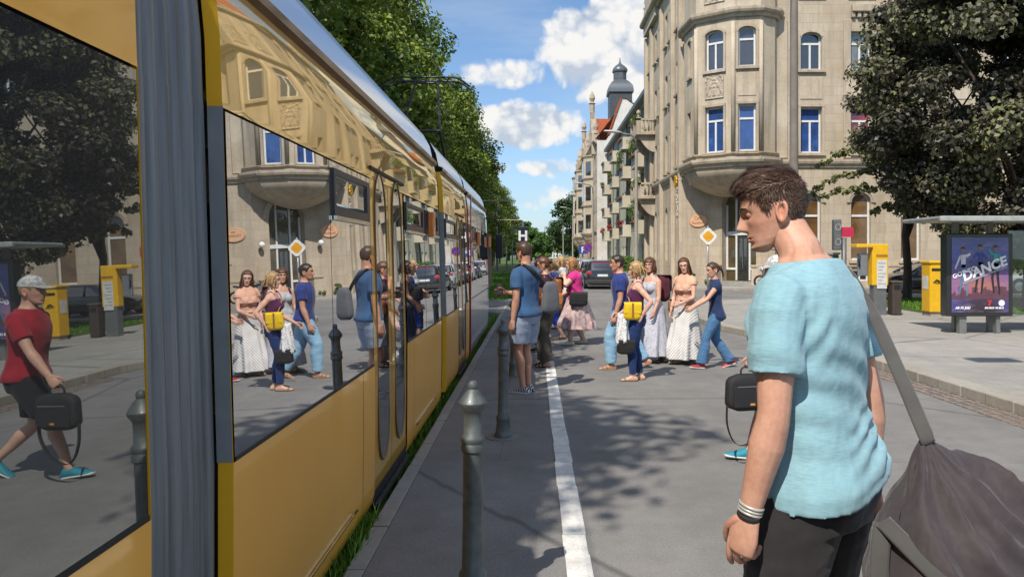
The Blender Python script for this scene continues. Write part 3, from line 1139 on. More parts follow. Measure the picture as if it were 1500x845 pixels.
        if style in ('bun', 'ponytail'):
            c = V((0, -.112, .035 if style == 'bun' else .0))
            for q in range(14):
                a = q * 2.4
                rr_ = .022
                p0 = c + V((math.cos(a) * rr_, rnd.uniform(-.02, .01), math.sin(a) * rr_))
                p1 = c + V((math.cos(a + 1.2) * rr_ * 1.25, rnd.uniform(-.035, -.005), math.sin(a + 1.2) * rr_ * 1.25))
                p2 = c + V((math.cos(a + 2.4) * rr_, rnd.uniform(-.03, .0), math.sin(a + 2.4) * rr_))
                lock([p0, p1, p2], .014, .010, .8)
            if style == 'ponytail':
                for q in range(10):
                    x0 = rnd.uniform(-.015, .015)
                    lock([(x0, -.11, .0), (x0 * 1.5, -.145, -.03), (x0 * 2, -.150, -.09), (x0 * 1.6, -.135, -.15)], .014, .003)
        if strands:
            # short blades laid along the growth direction
            k = 0
            while k < strands:
                i = rnd.randrange(len(hv) - nt * 2)
                p = V(hv[i])
                zl = lerp_tab(line, p.y)[0]
                if p.z < zl + .004: continue
                k += 1
                up = max(0, min(1, (p.z - .045) / .03))
                nrm = V((p.x, p.y + .012, p.z * .9)).normalized()
                flow = V((-.15 * math.copysign(1, p.x), 1.0, .25)) * up + V((0, -.35, -1)) * (1 - up)
                flow += V((rnd.uniform(-.35, .35), rnd.uniform(-.3, .3), rnd.uniform(-.3, .3)))
                flow = flow - nrm * flow.dot(nrm)
                if flow.length < .1: continue
                flow.normalize()
                L = (.010 + .022 * up) * rnd.uniform(.6, 1.3)
                w = nrm.cross(flow) * rnd.uniform(.0006, .0011)
                lift = rnd.uniform(.1, .45)
                a0 = p - nrm * .002; a1 = p + flow * L * .5 + nrm * L * lift * .7; a2 = p + flow * L + nrm * L * lift * .8
                b = len(mb.v)
                mb.add([self.H(a0 - w), self.H(a0 + w), self.H(a1 + w * .8), self.H(a1 - w * .8), self.H(a2)], [(0, 1, 2, 3), (3, 2, 4)])
                t = rnd.random()
                tint.extend([[t, t, t, 1]] * 5)
        o = mb.build('hair', mat, self.root, local=True, smooth=True, tint=tint)
        # brows
        for sd in (1, -1):
            b = MB()
            b.tube([self.H(V((sd * .014, .0905, .0195))), self.H(V((sd * .030, .088, .0245))), self.H(V((sd * .046, .074, .020)))], [(.0042 * self.hs, .003 * self.hs), (.0042 * self.hs, .003 * self.hs), (.002 * self.hs, .002 * self.hs)], 8, (0, 0, 1), True)
            b.build('eyebrow', mat, self.root, local=True, smooth=True)
        return o

def newmat_eye():
    return [plain('eye_white', (.72, .70, .66), .15, var=.03, bump=0), plain('eye_iris', (.05, .035, .02), .1, var=.1, bump=0)]

def strap(name, pts, w, t, mat, parent=None, side=None, smooth_n=4):
    """flat webbing along a smoothed path (world coordinates)"""
    P = [V(p) for p in pts]
    q = []
    for i in range(len(P) - 1):
        p0 = P[max(i - 1, 0)]; p1 = P[i]; p2 = P[i + 1]; p3 = P[min(i + 2, len(P) - 1)]
        for k in range(smooth_n):
            u = k / smooth_n
            q.append(.5 * ((2 * p1) + (p2 - p0) * u + (2 * p0 - 5 * p1 + 4 * p2 - p3) * u * u + (3 * p1 - p0 - 3 * p2 + p3) * u ** 3))
    q.append(P[-1])
    mb = MB()
    mb.tube(q, [(w / 2, t / 2)] * len(q), 8, side)
    return mb.build(name, mat, parent, smooth=True)

def softbox(c, U, N, w, d, h, k=3.2, n=28, m=12, taper=0.0, sag=0.0, seed=0, amp=.0):
    """pillowy bag body: superellipse sections stacked in z; c = centre of the bottom"""
    mb = MB(); rr = []
    U = V(U).normalized(); N = V(N).normalized()
    for j in range(m + 1):
        t = j / m
        ed = min(1, (1 - abs(2 * t - 1) ** 6)) ** .35 if 0 < t < 1 else .55
        ww = w / 2 * (1 - taper * t) * ed; dd = d / 2 * (1 - taper * .7 * t) * ed * (1 + sag * math.sin(PI * (1 - t) ** 1.3))
        ring = []
        for i in range(n):
            a = 2 * PI * i / n
            c_, s_ = math.cos(a), math.sin(a)
            e = 2 / k
            p = V(c) + U * ww * math.copysign(abs(c_) ** e, c_) + N * dd * math.copysign(abs(s_) ** e, s_) + V((0, 0, h * t))
            if amp:
                f = noise.noise(p * 9 + V((seed, 0, 0))) * amp
                p += (U * c_ + N * s_) * f
            ring.append(p)
        rr.append(ring)
    return mb.rings(rr)
# ------------------------------------------------------------------ the people in the street
FAIR = (.60, .37, .27); TAN = (.50, .28, .19); PALE = (.66, .43, .33)
HB = hairmat('hair_brown', (.022, .012, .007), (.11, .06, .035))
HD = hairmat('hair_dark', (.012, .007, .005), (.05, .03, .02))
HBL = hairmat('hair_blonde', (.22, .12, .045), (.58, .38, .17))
HR = hairmat('hair_auburn', (.05, .018, .008), (.17, .07, .03))
HG = hairmat('hair_ginger', (.20, .09, .03), (.50, .28, .11))
M_sole = plain('rubber_white', (.62, .60, .56), .7)
M_black = plain('black_fabric', (.016, .016, .018), .75, scale=9, bump=.5, bscale=400)
M_metal = plain('zip_metal', (.55, .53, .50), .3, 1)

# --- young man in front with the duffel bag
pA = Person('young man in pale blue t-shirt walking close to the camera, head turned down and left', 1.97, 'm', 1.0, (.86, 2.24), -45, lean=6, twist=0,
            head=(-32, 13, 3), feet=((-.08, .09, .02, 10, 8), (.08, -.10, .0, -4, 8)), armR=(-14, 9, 16, 15), armL=(-3, 10, 17, 20), skin=(.58, .34, .245), voxel=.0048, fine=True, headfwd=.054, headk=.95, lid=.0022, curlL=[.35, .55, .75, .9], curlR=.5, neck=.95)
pA.hair(hairmat('hair_quiff', (.034, .019, .013), (.17, .095, .062)), 'quiff', top=.026, seed=4, strands=14000)
def shirt_folds(p):
    # pulled folds running down towards the hip that carries the bag, and slack rolls above the hem
    s = pA.s; x, y, z = p.x / s, p.y / s, p.z / s
    m = math.exp(-((z - 1.00) / .10) ** 2) * min(1, max(0, (x + .12) / .2))
    f = .007 * m * math.sin((z - .32 * x + .05 * noise.noise(p * 5)) * 120)
    m2 = math.exp(-((z - 1.16) / .14) ** 2)
    f += .004 * m2 * math.sin((z + .55 * x + .08 * noise.noise(p * 4)) * 62)
    m3 = math.exp(-((abs(x) - .15) / .05) ** 2 - ((z - 1.30) / .08) ** 2)
    return f + .005 * m3 * math.sin((z * .6 + abs(x)) * 110)
pA.top(cloth('tee_sky_blue', (.225, .415, .49), (.30, .49, .55), 'heather', 7, weave=420, fold=.8, fdist=.02), hem=.905, sleeve=.64, g=.016, loose=.004, wr=.0042, voxel=.006, tuck=.012, tilt=.22, folds=shirt_folds)
pA.pants(cloth('denim_charcoal', (.030, .027, .030), weave=500, fold=.7), end=1.98, g=.012, loose=.018, wr=.007, voxel=.007, top=.925)
pA.shoes(plain('shoe_grey', (.08, .08, .085), .7), 'shoe', M_sole)

# --- man with the laptop bag, hidden behind him, mirrored in the tram window
pB = Person('man in red t-shirt, black shorts and pale cap, carrying a black laptop bag', 1.76, 'm', 1.0, (2.13, 6.30), -88, lean=6, head=(0, 4), feet=((-.34, .08, .07, 32, 6), (.34, -.08, .0, -8, 6)), armR=(-16, 8, 18, 20), armL=(30, 10, 8, 10), skin=FAIR, curlL=1.1)
pB.hair(HBL, 'short', thick=.006, top=.006, seed=11)
pB.top(cloth('tee_red', (.36, .015, .03)), hem=.90, sleeve=.62, g=.018)
pB.pants(cloth('shorts_black', (.012, .012, .014)), end=.82, g=.02, loose=.02, name='shorts')
pB.shoes(plain('shoe_teal', (.02, .22, .30), .6), 'shoe', M_sole)
def cap_mesh(p, mat):
    mb = MB(); rr = []
    for k in range(9):
        t = k / 8
        z = .035 + .092 * math.sin(t * PI / 2); r = math.cos(t * PI / 2)
        rr.append([p.H(V((.084 * max(r, .03) * math.sin(a), -.012 + .108 * max(r, .03) * math.cos(a), z))) for a in [2 * PI * i / 24 for i in range(24)]])
    mb.rings(rr)
    pts = []
    for i in range(13):
        a = -1.1 + 2.2 * i / 12
        pts.append((.082 * math.sin(a), .09 * math.cos(a), .04))
    top = [p.H(V(q)) for q in pts] + [p.H(V((.07 * math.sin(1.1 - 2.2 * i / 12), .085 + .085 * math.cos((1.1 - 2.2 * i / 12) * 1.1), .028))) for i in range(13)]
    n = len(top)
    dn = [q - V((0, 0, .006)) for q in top]
    mb.add(top + dn, [tuple(range(n)), tuple(range(2 * n - 1, n - 1, -1))] + [(i, (i + 1) % n, n + (i + 1) % n, n + i) for i in range(n)])
    return mb.build('cap', mat, p.root, local=True, smooth=40)
cap_mesh(pB, cloth('cap_grey', (.42, .42, .42), (.62, .62, .6), 'blotch', 30))

# --- standing man with back to the camera
pC = Person('man in dark blue t-shirt and grey shorts waiting with his back turned, phone in hand', 1.85, 'm', 1.0, (-.10, 9.25), -52, lean=2, head=(6, 8), feet=((.03, .075, 0, 0, 8), (.0, -.065, 0, 0, 8)), armR=(28, 4, 78, 45), armL=(-6, 8, 14, 15), skin=TAN)
pC.hair(HB, 'short', thick=.009, top=.018, seed=12)
pC.top(cloth('tee_navy_blue', (.030, .085, .19), (.05, .11, .22), 'heather', 8), hem=.90, sleeve=.60, g=.018, loose=.012)
pC.pants(cloth('shorts_grey_blue', (.27, .32, .42)), end=.80, g=.022, loose=.028, name='shorts')
pC.shoes(cloth('shoe_stripes', (.62, .62, .60), (.02, .02, .03), 'hstripes', 14), 'shoe', M_sole)

# --- woman with a bun just behind him
pD = Person('woman with auburn bun, plum top and olive trousers behind the man with the phone', 1.66, 'f', 1.05, (.17, 11.4), -72, lean=2, head=(-6, 10), feet=((.05, .09, 0, 0, 8), (-.05, -.09, 0, 0, 8)), armR=(10, 6, 40, 30), armL=(12, 8, 30, 20), skin=FAIR)
pD.hair(HR, 'bun', thick=.010, top=.016, seed=13)
pD.top(cloth('top_plum_dark', (.045, .018, .045)), hem=.93, sleeve=.40, g=.012)
pD.pants(cloth('trousers_olive', (.065, .058, .045)), end=1.96, g=.02, loose=.03, flare=.02)
pD.shoes(plain('leather_black', (.02, .018, .016), .4), 'sandal')

# --- the group by the tram's second door
pE = Person('woman with blonde hair in royal blue printed dress top and blue capri trousers', 1.62, 'f', 1.12, (.43, 15.3), -80, lean=6, head=(0, 12), feet=((.18, .09, 0, 0, 8), (-.16, -.09, .01, 6, 8)), armR=(20, 8, 60, 30), armL=(16, 10, 60, 20), skin=FAIR)
pE.hair(HBL, 'bob', thick=.014, top=.02, length=.10, seed=14)
pE.top(cloth('top_blue_print', (.02, .045, .22), (.35, .42, .58), 'spots', 26), hem=.84, sleeve=.25, g=.016, loose=.02)
pE.pants(cloth('capri_blue', (.018, .06, .42)), end=1.45, g=.014, loose=.012)
pE.shoes(plain('leather_brown', (.07, .035, .02), .5), 'sandal')
pF = Person('stout curly blonde woman in bright pink top and pale skirt, hand at her face', 1.66, 'f', 1.52, (.80, 14.3), -86, lean=7, head=(-4, 6), feet=((-.13, .10, .02, 10, 8), (.12, -.10, .0, 0, 8)), armR=(14, 10, 50, 25), armL=(42, 24, 138, 12), skin=PALE)
pF.hair(HG, 'curly', thick=.020, top=.024, length=.16, seed=15, n=60)
pF.top(cloth('top_pink', (.62, .035, .22)), hem=.90, sleeve=.42, g=.018, loose=.015)
pF.skirt(cloth('skirt_rose', (.50, .33, .32), (.60, .46, .44), 'blotch', 14), .33, flare=.05, waves=11, amp=.016)
pF.shoes(plain('canvas_cream', (.60, .54, .42), .7), 'shoe', M_sole)
pG = Person('blonde woman in white top half hidden behind the woman in pink', 1.68, 'f', 1.0, (.66, 17.2), -95, lean=3, head=(10, 4), feet=((.12, .09, 0, 0, 8), (-.12, -.09, 0, 0, 8)), armR=(10, 8, 60, 30), armL=(10, 10, 40, 20), skin=FAIR)
pG.hair(HBL, 'bob', thick=.013, top=.02, length=.12, seed=16)
pG.top(cloth('top_white', (.62, .62, .60)), hem=.90, sleeve=.35, g=.016)
pG.pants(cloth('trousers_dark', (.03, .03, .04)), end=1.96, g=.014, loose=.012)
pG.shoes(plain('leather_brown', (.07, .035, .02), .5), 'sandal')
pN = Person('dark haired woman in a grey vest waiting furthest up by the tram doors', 1.66, 'f', 1.0, (.12, 13.2), -86, lean=2, head=(0, 4), feet=((.05, .09, 0, 0, 8), (-.05, -.09, 0, 0, 8)), armR=(6, 8, 30, 30), armL=(10, 8, 40, 20), skin=TAN)
pN.hair(HD, 'bob', thick=.012, top=.016, length=.13, seed=26)
pN.top(cloth('vest_grey_dark', (.10, .10, .11)), hem=.90, g=.012, tank=True)
pN.pants(cloth('jeans_indigo', (.02, .035, .08)), end=1.96, g=.012, loose=.008)
pN.shoes(plain('leather_black', (.02, .018, .016), .4), 'shoe')

# --- walkers crossing the road
pH = Person('man in royal blue t-shirt and light blue jeans beside the woman with the yellow bag', 1.72, 'm', 1.02, (1.30, 11.2), -86, lean=4, head=(0, 2), feet=((-.36, .08, .05, 26, 6), (.16, -.08, .0, 0, 6)), armR=(-12, 8, 20, 15), armL=(2, 8, 16, 15), skin=TAN)
pH.hair(HD, 'short', thick=.010, top=.018, seed=17)
pH.top(cloth('tee_royal', (.025, .045, .20)), hem=.90, sleeve=.60, g=.018, loose=.012)
pH.pants(cloth('jeans_light', (.20, .38, .56), (.30, .48, .64), 'heather', 5), end=1.96, g=.018, loose=.020)
pH.shoes(plain('leather_tan', (.28, .17, .09), .6), 'sandal')
pI = Person('woman in plum tank top and navy trousers, yellow bag in front, hand on hip', 1.60, 'f', 1.06, (1.385, 10.15), -84, lean=0, head=(2, 3), feet=((-.05, .08, .0, 0, 6), (.06, -.07, .0, 0, 6)), armR=(12, 12, 45, 10), armL=(-42, 16, 78, 25), skin=PALE)
pI.hair(HBL, 'bob', thick=.012, top=.018, length=.085, seed=18)
pI.top(cloth('tank_plum', (.085, .018, .075)), hem=.95, g=.010, tank=True, wr=.003)
pI.pants(cloth('trousers_navy', (.014, .035, .13)), end=1.94, g=.010, loose=.0, wr=.004)
pI.shoes(plain('leather_tan', (.40, .25, .15), .6), 'thong')
pJ = Person('woman with brown fringe in grey patterned maxi dress and maroon backpack', 1.66, 'f', 1.06, (1.86, 11.9), -128, lean=3, head=(-22, 2), feet=((.14, .09, .0, 0, 8), (-.16, -.09, .03, 16, 8)), armR=(10, 9, 24, 15), armL=(8, 9, 20, 15), skin=FAIR)
pJ.hair(HR, 'bob', thick=.013, top=.020, length=.15, fringe=.028, seed=19)
pJ.top(cloth('vest_grey', (.48, .48, .52)), hem=.98, g=.010, tank=True, wr=.003)
pJ.skirt(cloth('skirt_grey_print', (.50, .50, .56), (.25, .25, .34), 'spots', 34), .13, flare=.06, waves=10)
pJ.shoes(plain('leather_brown', (.07, .035, .02), .5), 'sandal')
pK = Person('woman with wavy brown hair in peach blouse and white striped maxi skirt', 1.66, 'f', .98, (2.37, 11.8), -138, lean=2, head=(-22, 10, 6), feet=((.16, .08, .0, -4, 6), (-.12, -.09, .03, 16, 6)), armR=(6, 9, 26, 30), armL=(14, 8, 62, 45), skin=PALE)
pK.hair(HR, 'long', thick=.013, top=.019, length=.24, seed=20)
pK.top(cloth('blouse_peach', (.70, .40, .28)), hem=.97, sleeve=.30, g=.016, loose=.01)
rf = MB()
for zz, gg in ((1.265, .030), (1.10, .016)):
    rr = []
    for dz, og in ((0, -.006), (-.018, .008), (-.040, .014), (-.040, .006), (-.015, -.002)):
        hx, yf, yb = lerp_tab(pK.tab, zz)
        rr.append([pK.xf(V(((hx + gg + og + .006 * math.sin(9 * a)) * math.cos(a), (yf + yb) / 2 + ((yf - yb) / 2 + gg * 1.6 + og + .006 * math.sin(9 * a)) * math.sin(a), zz + dz))) for a in [2 * PI * i / 72 for i in range(72)]])
    rf.rings(rr, False)
rf.build('ruffle', MATS['blouse_peach'], pK.root, local=True, smooth=True)
pK.skirt(cloth('skirt_striped', (.70, .68, .66), (.44, .43, .42), 'stripes', 10, rot=.6), .10, flare=.075, waves=8, amp=.024)
pK.shoes(plain('leather_tan', (.40, .25, .15), .6), 'thong')
pL = Person('woman with brown ponytail in navy top, blue jeans and red shoes, arms reaching out', 1.62, 'f', .98, (2.73, 11.3), -92, lean=3, head=(-6, 12), feet=((-.26, .08, .03, 18, 6), (.26, -.08, .0, -4, 6)), armR=(30, 6, 34, 25), armL=(40, 8, 22, 25), skin=FAIR)
pL.hair(HB, 'ponytail', thick=.008, top=.010, seed=21)
pL.top(cloth('top_navy', (.018, .035, .10)), hem=.84, sleeve=.28, g=.013, loose=.010)
pL.pants(cloth('jeans_mid', (.05, .13, .26), (.09, .20, .36), 'heather', 5), end=1.98, g=.010, loose=.006, flare=.035)
pL.shoes(plain('shoe_red', (.36, .02, .03), .5), 'shoe', M_sole)

# ------------------------------------------------------------------ bags and held things
G_duffel = cloth('nylon_plum_grey', (.054, .043, .047), weave=600, rough=.55, fold=1.0, fdist=.03)
G_web = cloth('webbing_grey', (.075, .072, .068), weave=300)
def duffel():
    t = thing('duffel_bag', 'large dark plum-grey duffel bag slung on a strap from the young man in front', 'bag', (1.16, 1.92, .70))
    pk = V((.955, 1.84, 1.25))                     # where the strap gathers the cloth
    ax = V((.93, .36, -.12)).normalized()
    nx = V((-.36, .93, 0)).normalized()
    c0 = V((1.21, 1.90, .90))
    mb = MB(); rr = []
    n, m = 150, 110
    for j in range(m + 1):
        t_ = j / m
        u = -1 + 2 * t_
        ed = (1 - abs(u) ** 5) ** .5 if abs(u) < 1 else .04
        ed = max(ed, .06)
        c = c0 + ax * (u * .43) - V((0, 0, .06 * u * u))
        ring = []
        for i in range(n):
            a = 2 * PI * i / n
            y = .185 * ed * math.cos(a); z = .205 * ed * math.sin(a)
            p = c + nx * y + V((0, 0, z))
            if z > 0:
                d = p - pk
                h = math.hypot(d.dot(ax) / .30, d.dot(nx) / .20)
                k = math.exp(-h * h * 1.5) * .9 + .22 * math.exp(-h * h * .35)
                k = min(k, 1)
                p = p + (pk - p) * (k * (z / (.205 * ed)) ** 1.4 * .96)
            # folds radiating from the gathered point
            d = p - pk
            an = math.atan2(d.z, d.dot(ax)) * 9 + d.dot(nx) * 8
            L = d.length
            q_ = an + 2.6 * noise.noise(p * 5)
            f = ((1 - 2 * abs(math.sin(q_ * .5))) * .6 + .4 * (1 - 2 * abs(math.sin(1.15 * q_ + 1)))) * .030 * min(1, L / .12) * math.exp(-((L - .25) / .26) ** 2)
            f += noise.noise(p * 11) * .012 + noise.noise(p * 30) * .0025
            out = (nx * math.cos(a) + V((0, 0, 1)) * math.sin(a))
            ring.append(p + out * f)
        rr.append(ring)
    mb.rings(rr)
    mb.build('bag_body', G_duffel, t, smooth=True)
    sh = pA.W(pA.xf(V((.150, -.02, 1.445)))); shf = pA.W(pA.xf(V((.13, .11, 1.34)))); shb = pA.W(pA.xf(V((.188, -.085, 1.37))))
    lo = pA.W(pA.xf(V((.06, .15, 1.10))))
    mid = shb.lerp(pk, .5) + V((.0, -.01, .0))
    strap('strap', [lo, shf, sh + V((0, 0, .030)), shb, mid, pk + V((0, 0, .0)), pk + V((.01, 0, -.03))], .038, .006, G_web, t, side=V((.92, .1, .35)))
    from mathutils.bvhtree import BVHTree
    bv = BVHTree.FromPolygons([V(q) for q in mb.v], mb.f)
    def on_bag(x, z, off=.007):
        h = bv.ray_cast(V((x, .5, z)), V((0, 1, 0)))
        return (h[0] + V((0, -off, 0))) if h[0] else V((x, 1.8, z))
    for nm, xz in (('webbing', [(.835, 1.045), (.87, 1.0), (.92, .94), (.965, .87), (1.0, .79), (1.01, .72)]), ('webbing', [(1.33, 1.02), (1.335, .95), (1.33, .87), (1.31, .79), (1.28, .72)])):
        strap(nm, [on_bag(x, z) for x, z in xz], .042, .006, G_web, t, side=V((1, 0, .5)))
    a_ = on_bag(.835, 1.04, .012)
    strap('carry_handle', [a_, a_ + V((-.018, -.025, -.05)), a_ + V((-.030, -.045, -.13)), a_ + V((-.02, -.05, -.22)), a_ + V((.03, -.045, -.30)), a_ + V((.12, -.03, -.33))], .044, .007, G_web, t, side=V((.9, -.3, .2)))
    zp = MB(); pts = []
    for k in range(14):
        u = -.75 + 1.5 * k / 13
        q = c0 + ax * u * .42
        pts.append(on_bag(q.x, c0.z - .10 + .02 * u, .002))
    strap('zip', pts, .008, .006, M_black, t, side=V((0, 0, 1)))
duffel()

# wrist band of the young man
S, E, Wr, fo, n_, th = pA.arm[-1]
b = MB()
for off, r in ((-.030, .0045), (-.020, .0038), (-.011, .0038)):
    c = Wr + fo * off
    b.tube([c + th * (.0335 * math.cos(a)) + n_ * (.0275 * math.sin(a)) for a in [2 * PI * k / 24 for k in range(25)]], r, 8)
b.build('bracelet', plain('beads_pale', (.50, .49, .45), .35, .3), pA.root, local=True, smooth=True)
b = MB(); c = Wr + fo * .004
b.tube([c + th * (.0325 * math.cos(a)) + n_ * (.026 * math.sin(a)) for a in [2 * PI * k / 24 for k in range(25)]], [(.006, .002)] * 25, 8, fo)
b.build('wristband', M_black, pA.root, local=True, smooth=True)

def shoulder_bag(name, label, cat, c, yaw, w, d, h, mat, strap_pts=None, sw=.03, smat=None, flap=True, taper=.1, buckle=None, group=None):
    U = V((math.cos(yaw), math.sin(yaw), 0)); N = V((math.sin(yaw), -math.cos(yaw), 0))
    t = thing(name, label, cat, tuple(c), 0, group)
    softbox(c, U, N, w, d, h, taper=taper, amp=.006, sag=.1).build('bag_body', mat, t, smooth=True)
    if flap:
        f = MB(); rr = []
        for k in range(9):
            a = k / 8
            z = h * 1.005 if a < .3 else h * (1.0 - (a - .3) * .62 / .7)
            y = -d * .35 + (d * .86) * min(1, a / .3)
            ww = w * .5 * (1 - taper) * (1.02 if a < .9 else .96)
            rr.append([V(c) + U * (ww * q) + N * (y + .004) + V((0, 0, z + .004)) for q in (-1, -.6, 0, .6, 1)])
        vs = [p for r in rr for p in r]
        f.add(vs, [(k * 5 + i, k * 5 + i + 1, k * 5 + i + 6, k * 5 + i + 5) for k in range(8) for i in range(4)])
        f.build('flap', mat, t, smooth=True)
    if buckle:
        b = MB()
        p = V(c) + N * (d * .52)
        b.obox(p + V((0, 0, 0)), U, N, -.012, .012, h * .05, h * .98, 0, .008)
        b.build('buckle_strap', buckle, t, bevel=.002)
    if strap_pts:
        strap('strap', strap_pts, sw, .005, smat or mat, t, side=U)
    return t

# black laptop bag held low by the man in red
S, E, Wr, fo, n_, th = pB.arm[-1]
hp = pB.W(Wr + fo * .105 * pB.s)
def laptop_bag():
    t = thing('laptop_bag', 'black laptop bag with zip pocket and dangling strap, held low by its handle', 'bag', (hp.x, hp.y, hp.z - .38))
    U = V((.97, .24, 0)).normalized(); N = V((.24, -.97, 0)).normalized()
    c = V((hp.x, hp.y, hp.z - .345))
    softbox(c, U, N, .40, .11, .29, k=5, taper=.06, amp=.006).build('bag_body', M_black, t, smooth=True)
    q = MB()
    q.obox(c, U, N, -.155, .155, .03, .20, .045, .064)
    q.build('front_pocket', M_black, t, bevel=.012)
    z = MB(); z.obox(c, U, N, -.13, .13, .195, .203, .062, .067); z.build('zip', M_metal, t)
    z = MB(); z.obox(c, U, N, -.02, .02, .05, .066, .064, .067); z.build('badge', plain('badge_orange', (.65, .32, .05), .5), t)
    strap('handle', [c + U * -.07 + V((0, 0, .285)), c + U * -.06 + V((0, 0, .335)), c + V((0, 0, .350)), c + U * .06 + V((0, 0, .335)), c + U * .07 + V((0, 0, .285))], .022, .012, M_black, t, side=N)
    strap('strap', [c + U * -.19 + V((0, 0, .05)), c + U * -.20 + N * .02 + V((0, 0, -.10)), c + U * -.15 + N * .03 + V((0, 0, -.235)), c + U * -.06 + N * .035 + V((0, 0, -.27)), c + U * .08 + N * .03 + V((0, 0, -.20)), c + U * .17 + N * .02 + V((0, 0, -.06)), c + U * .19 + V((0, 0, .06))], .035, .005, M_black, t, side=N)
laptop_bag()

# sling bag on the standing man's back
W = pC.W; X = pC.xf
bc = W(X(V((.20, -.20, .92))))
G_bag = cloth('canvas_grey', (.11, .115, .13), weave=300)
shoulder_bag('sling_bag', 'grey and black sling bag hanging at the back of the man in dark blue', 'bag', (bc.x, bc.y, bc.z), R(28), .24, .13, .40, G_bag,
             [W(X(V((.17, -.17, 1.22)))), W(X(V((.06, -.165, 1.33)))), W(X(V((-.07, -.135, 1.44)))), W(X(V((-.105, -.03, 1.505)))), W(X(V((-.08, .11, 1.40)))), W(X(V((.05, .15, 1.22)))), W(X(V((.20, .06, 1.02))))], .045, M_black, flap=False, taper=.25)
t = MB(); p = W(pC.arm[1][2] + pC.arm[1][3] * .085 * pC.s + pC.arm[1][4] * .022)
ph = thing('mobile_phone', 'dark mobile phone in the hand of the man in blue t-shirt', 'phone', tuple(p))
t.box(p.x - .036, p.x + .036, p.y - .006, p.y + .006, p.z - .03, p.z + .11); t.build('phone_case', plain('phone_dark', (.03, .03, .035), .3), ph, bevel=.005)
t = MB(); t.box(p.x - .031, p.x + .031, p.y - .0075, p.y - .0062, p.z - .018, p.z + .100); t.build('screen', glassy('phone_screen', (.02, .02, .025), lo=.1), ph)

# bags of the waiting women
W = pD.W; X = pD.xf
q = W(X(V((-.20, -.14, .98))))
shoulder_bag('handbag', 'orange-tan leather handbag with long handles beside the plum top', 'bag', (q.x, q.y, q.z - .06), R(15), .36, .14, .26, plain('leather_orange', (.42, .13, .03), .45, scale=12, bump=.4, bscale=200),
             [W(X(V((-.15, -.03, 1.20)))), W(X(V((-.165, -.06, 1.38)))), W(X(V((-.14, -.02, 1.475)))), W(X(V((-.15, .06, 1.36)))), W(X(V((-.20, -.06, 1.18))))], .02)
q = W(X(V((0, -.20, 1.12))))
shoulder_bag('rucksack', 'small brown leather rucksack on the back of the woman with the bun', 'bag', (q.x, q.y, q.z), R(100), .26, .13, .30, plain('leather_rust', (.22, .075, .025), .5, scale=12, bump=.4, bscale=200),
             [W(X(V((-.06, -.16, 1.40)))), W(X(V((-.09, -.05, 1.475)))), W(X(V((-.10, .09, 1.38)))), W(X(V((-.14, .02, 1.20))))], .03)
W = pF.W; X = pF.xf
q = W(X(V((-.33, -.04, .80))))
shoulder_bag('shoulder_bag', 'slouchy black shoulder bag hanging on a thin strap over the pale pink skirt', 'bag', (q.x, q.y, q.z), R(8), .36, .13, .26, M_black,
             [W(X(V((-.30, -.05, 1.06)))), W(X(V((-.235, .10, 1.25)))), W(X(V((-.13, .16, 1.34)))), W(X(V((-.06, .10, 1.46)))), W(X(V((-.04, -.06, 1.50)))), W(X(V((-.12, -.17, 1.30))))], .016)
W = pE.W; X = pE.xf
q = W(X(V((-.25, .16, .95))))
shoulder_bag('tote_bag', 'black tote bag over the arm of the woman in blue', 'bag', (q.x, q.y, q.z), R(20), .30, .13, .28, M_black, [W(X(V((-.2, .12, 1.22)))), W(X(V((-.24, .12, 1.32)))), W(X(V((-.26, .18, 1.21))))], .02, flap=False)
# yellow crossbody bag and scarf
W = pI.W; X = pI.xf
q = W(X(V((-.215, .075, .92))))
shoulder_bag('crossbody_bag', 'bright yellow crossbody bag with a brown buckle strap', 'bag', (q.x, q.y, q.z), R(4), .235, .085, .23, plain('leather_yellow', (.80, .52, .01), .45, scale=10, bump=.3, bscale=150),
             [W(X(V((-.17, .10, 1.16)))), W(X(V((-.09, .135, 1.28)))), W(X(V((.02, .12, 1.40)))), W(X(V((.075, .02, 1.485)))), W(X(V((.08, -.09, 1.40))))], .02, plain('leather_strap', (.40, .14, .06), .5), buckle=plain('leather_buckle', (.28, .13, .03), .5), taper=.03)
sc = thing('scarf', 'white scarf with small black marks draped down beside the yellow bag', 'scarf', tuple(W(X(V((-.20, .20, .60))))))
mb = MB(); rr = []
for k in range(13):
    z = 1.00 - .42 * k / 12
    ring = []
    for i in range(26):
        a = 2 * PI * i / 26
        r = (.055 + .045 * k / 12) * (1 + .22 * math.sin(5 * a + k * .25))
        ring.append(W(X(V((-.19 + r * math.cos(a) * .8, .215 + r * math.sin(a), z - .02 * math.sin(3 * a))))))
    rr.append(ring)
mb.rings(rr)
mb.build('scarf_cloth', cloth('scarf_print', (.72, .72, .72), (.05, .05, .06), 'spots', 44), sc, smooth=True)
q = W(X(V((-.20, .17, .42))))
shoulder_bag('handbag', 'small black handbag hanging below the white scarf', 'bag', (q.x, q.y, q.z), R(10), .24, .10, .19, plain('leather_black', (.02, .018, .016), .4), [W(X(V((-.2, .12, .60)))), W(X(V((-.2, .20, .82)))), W(X(V((-.2, .26, .60))))], .016)
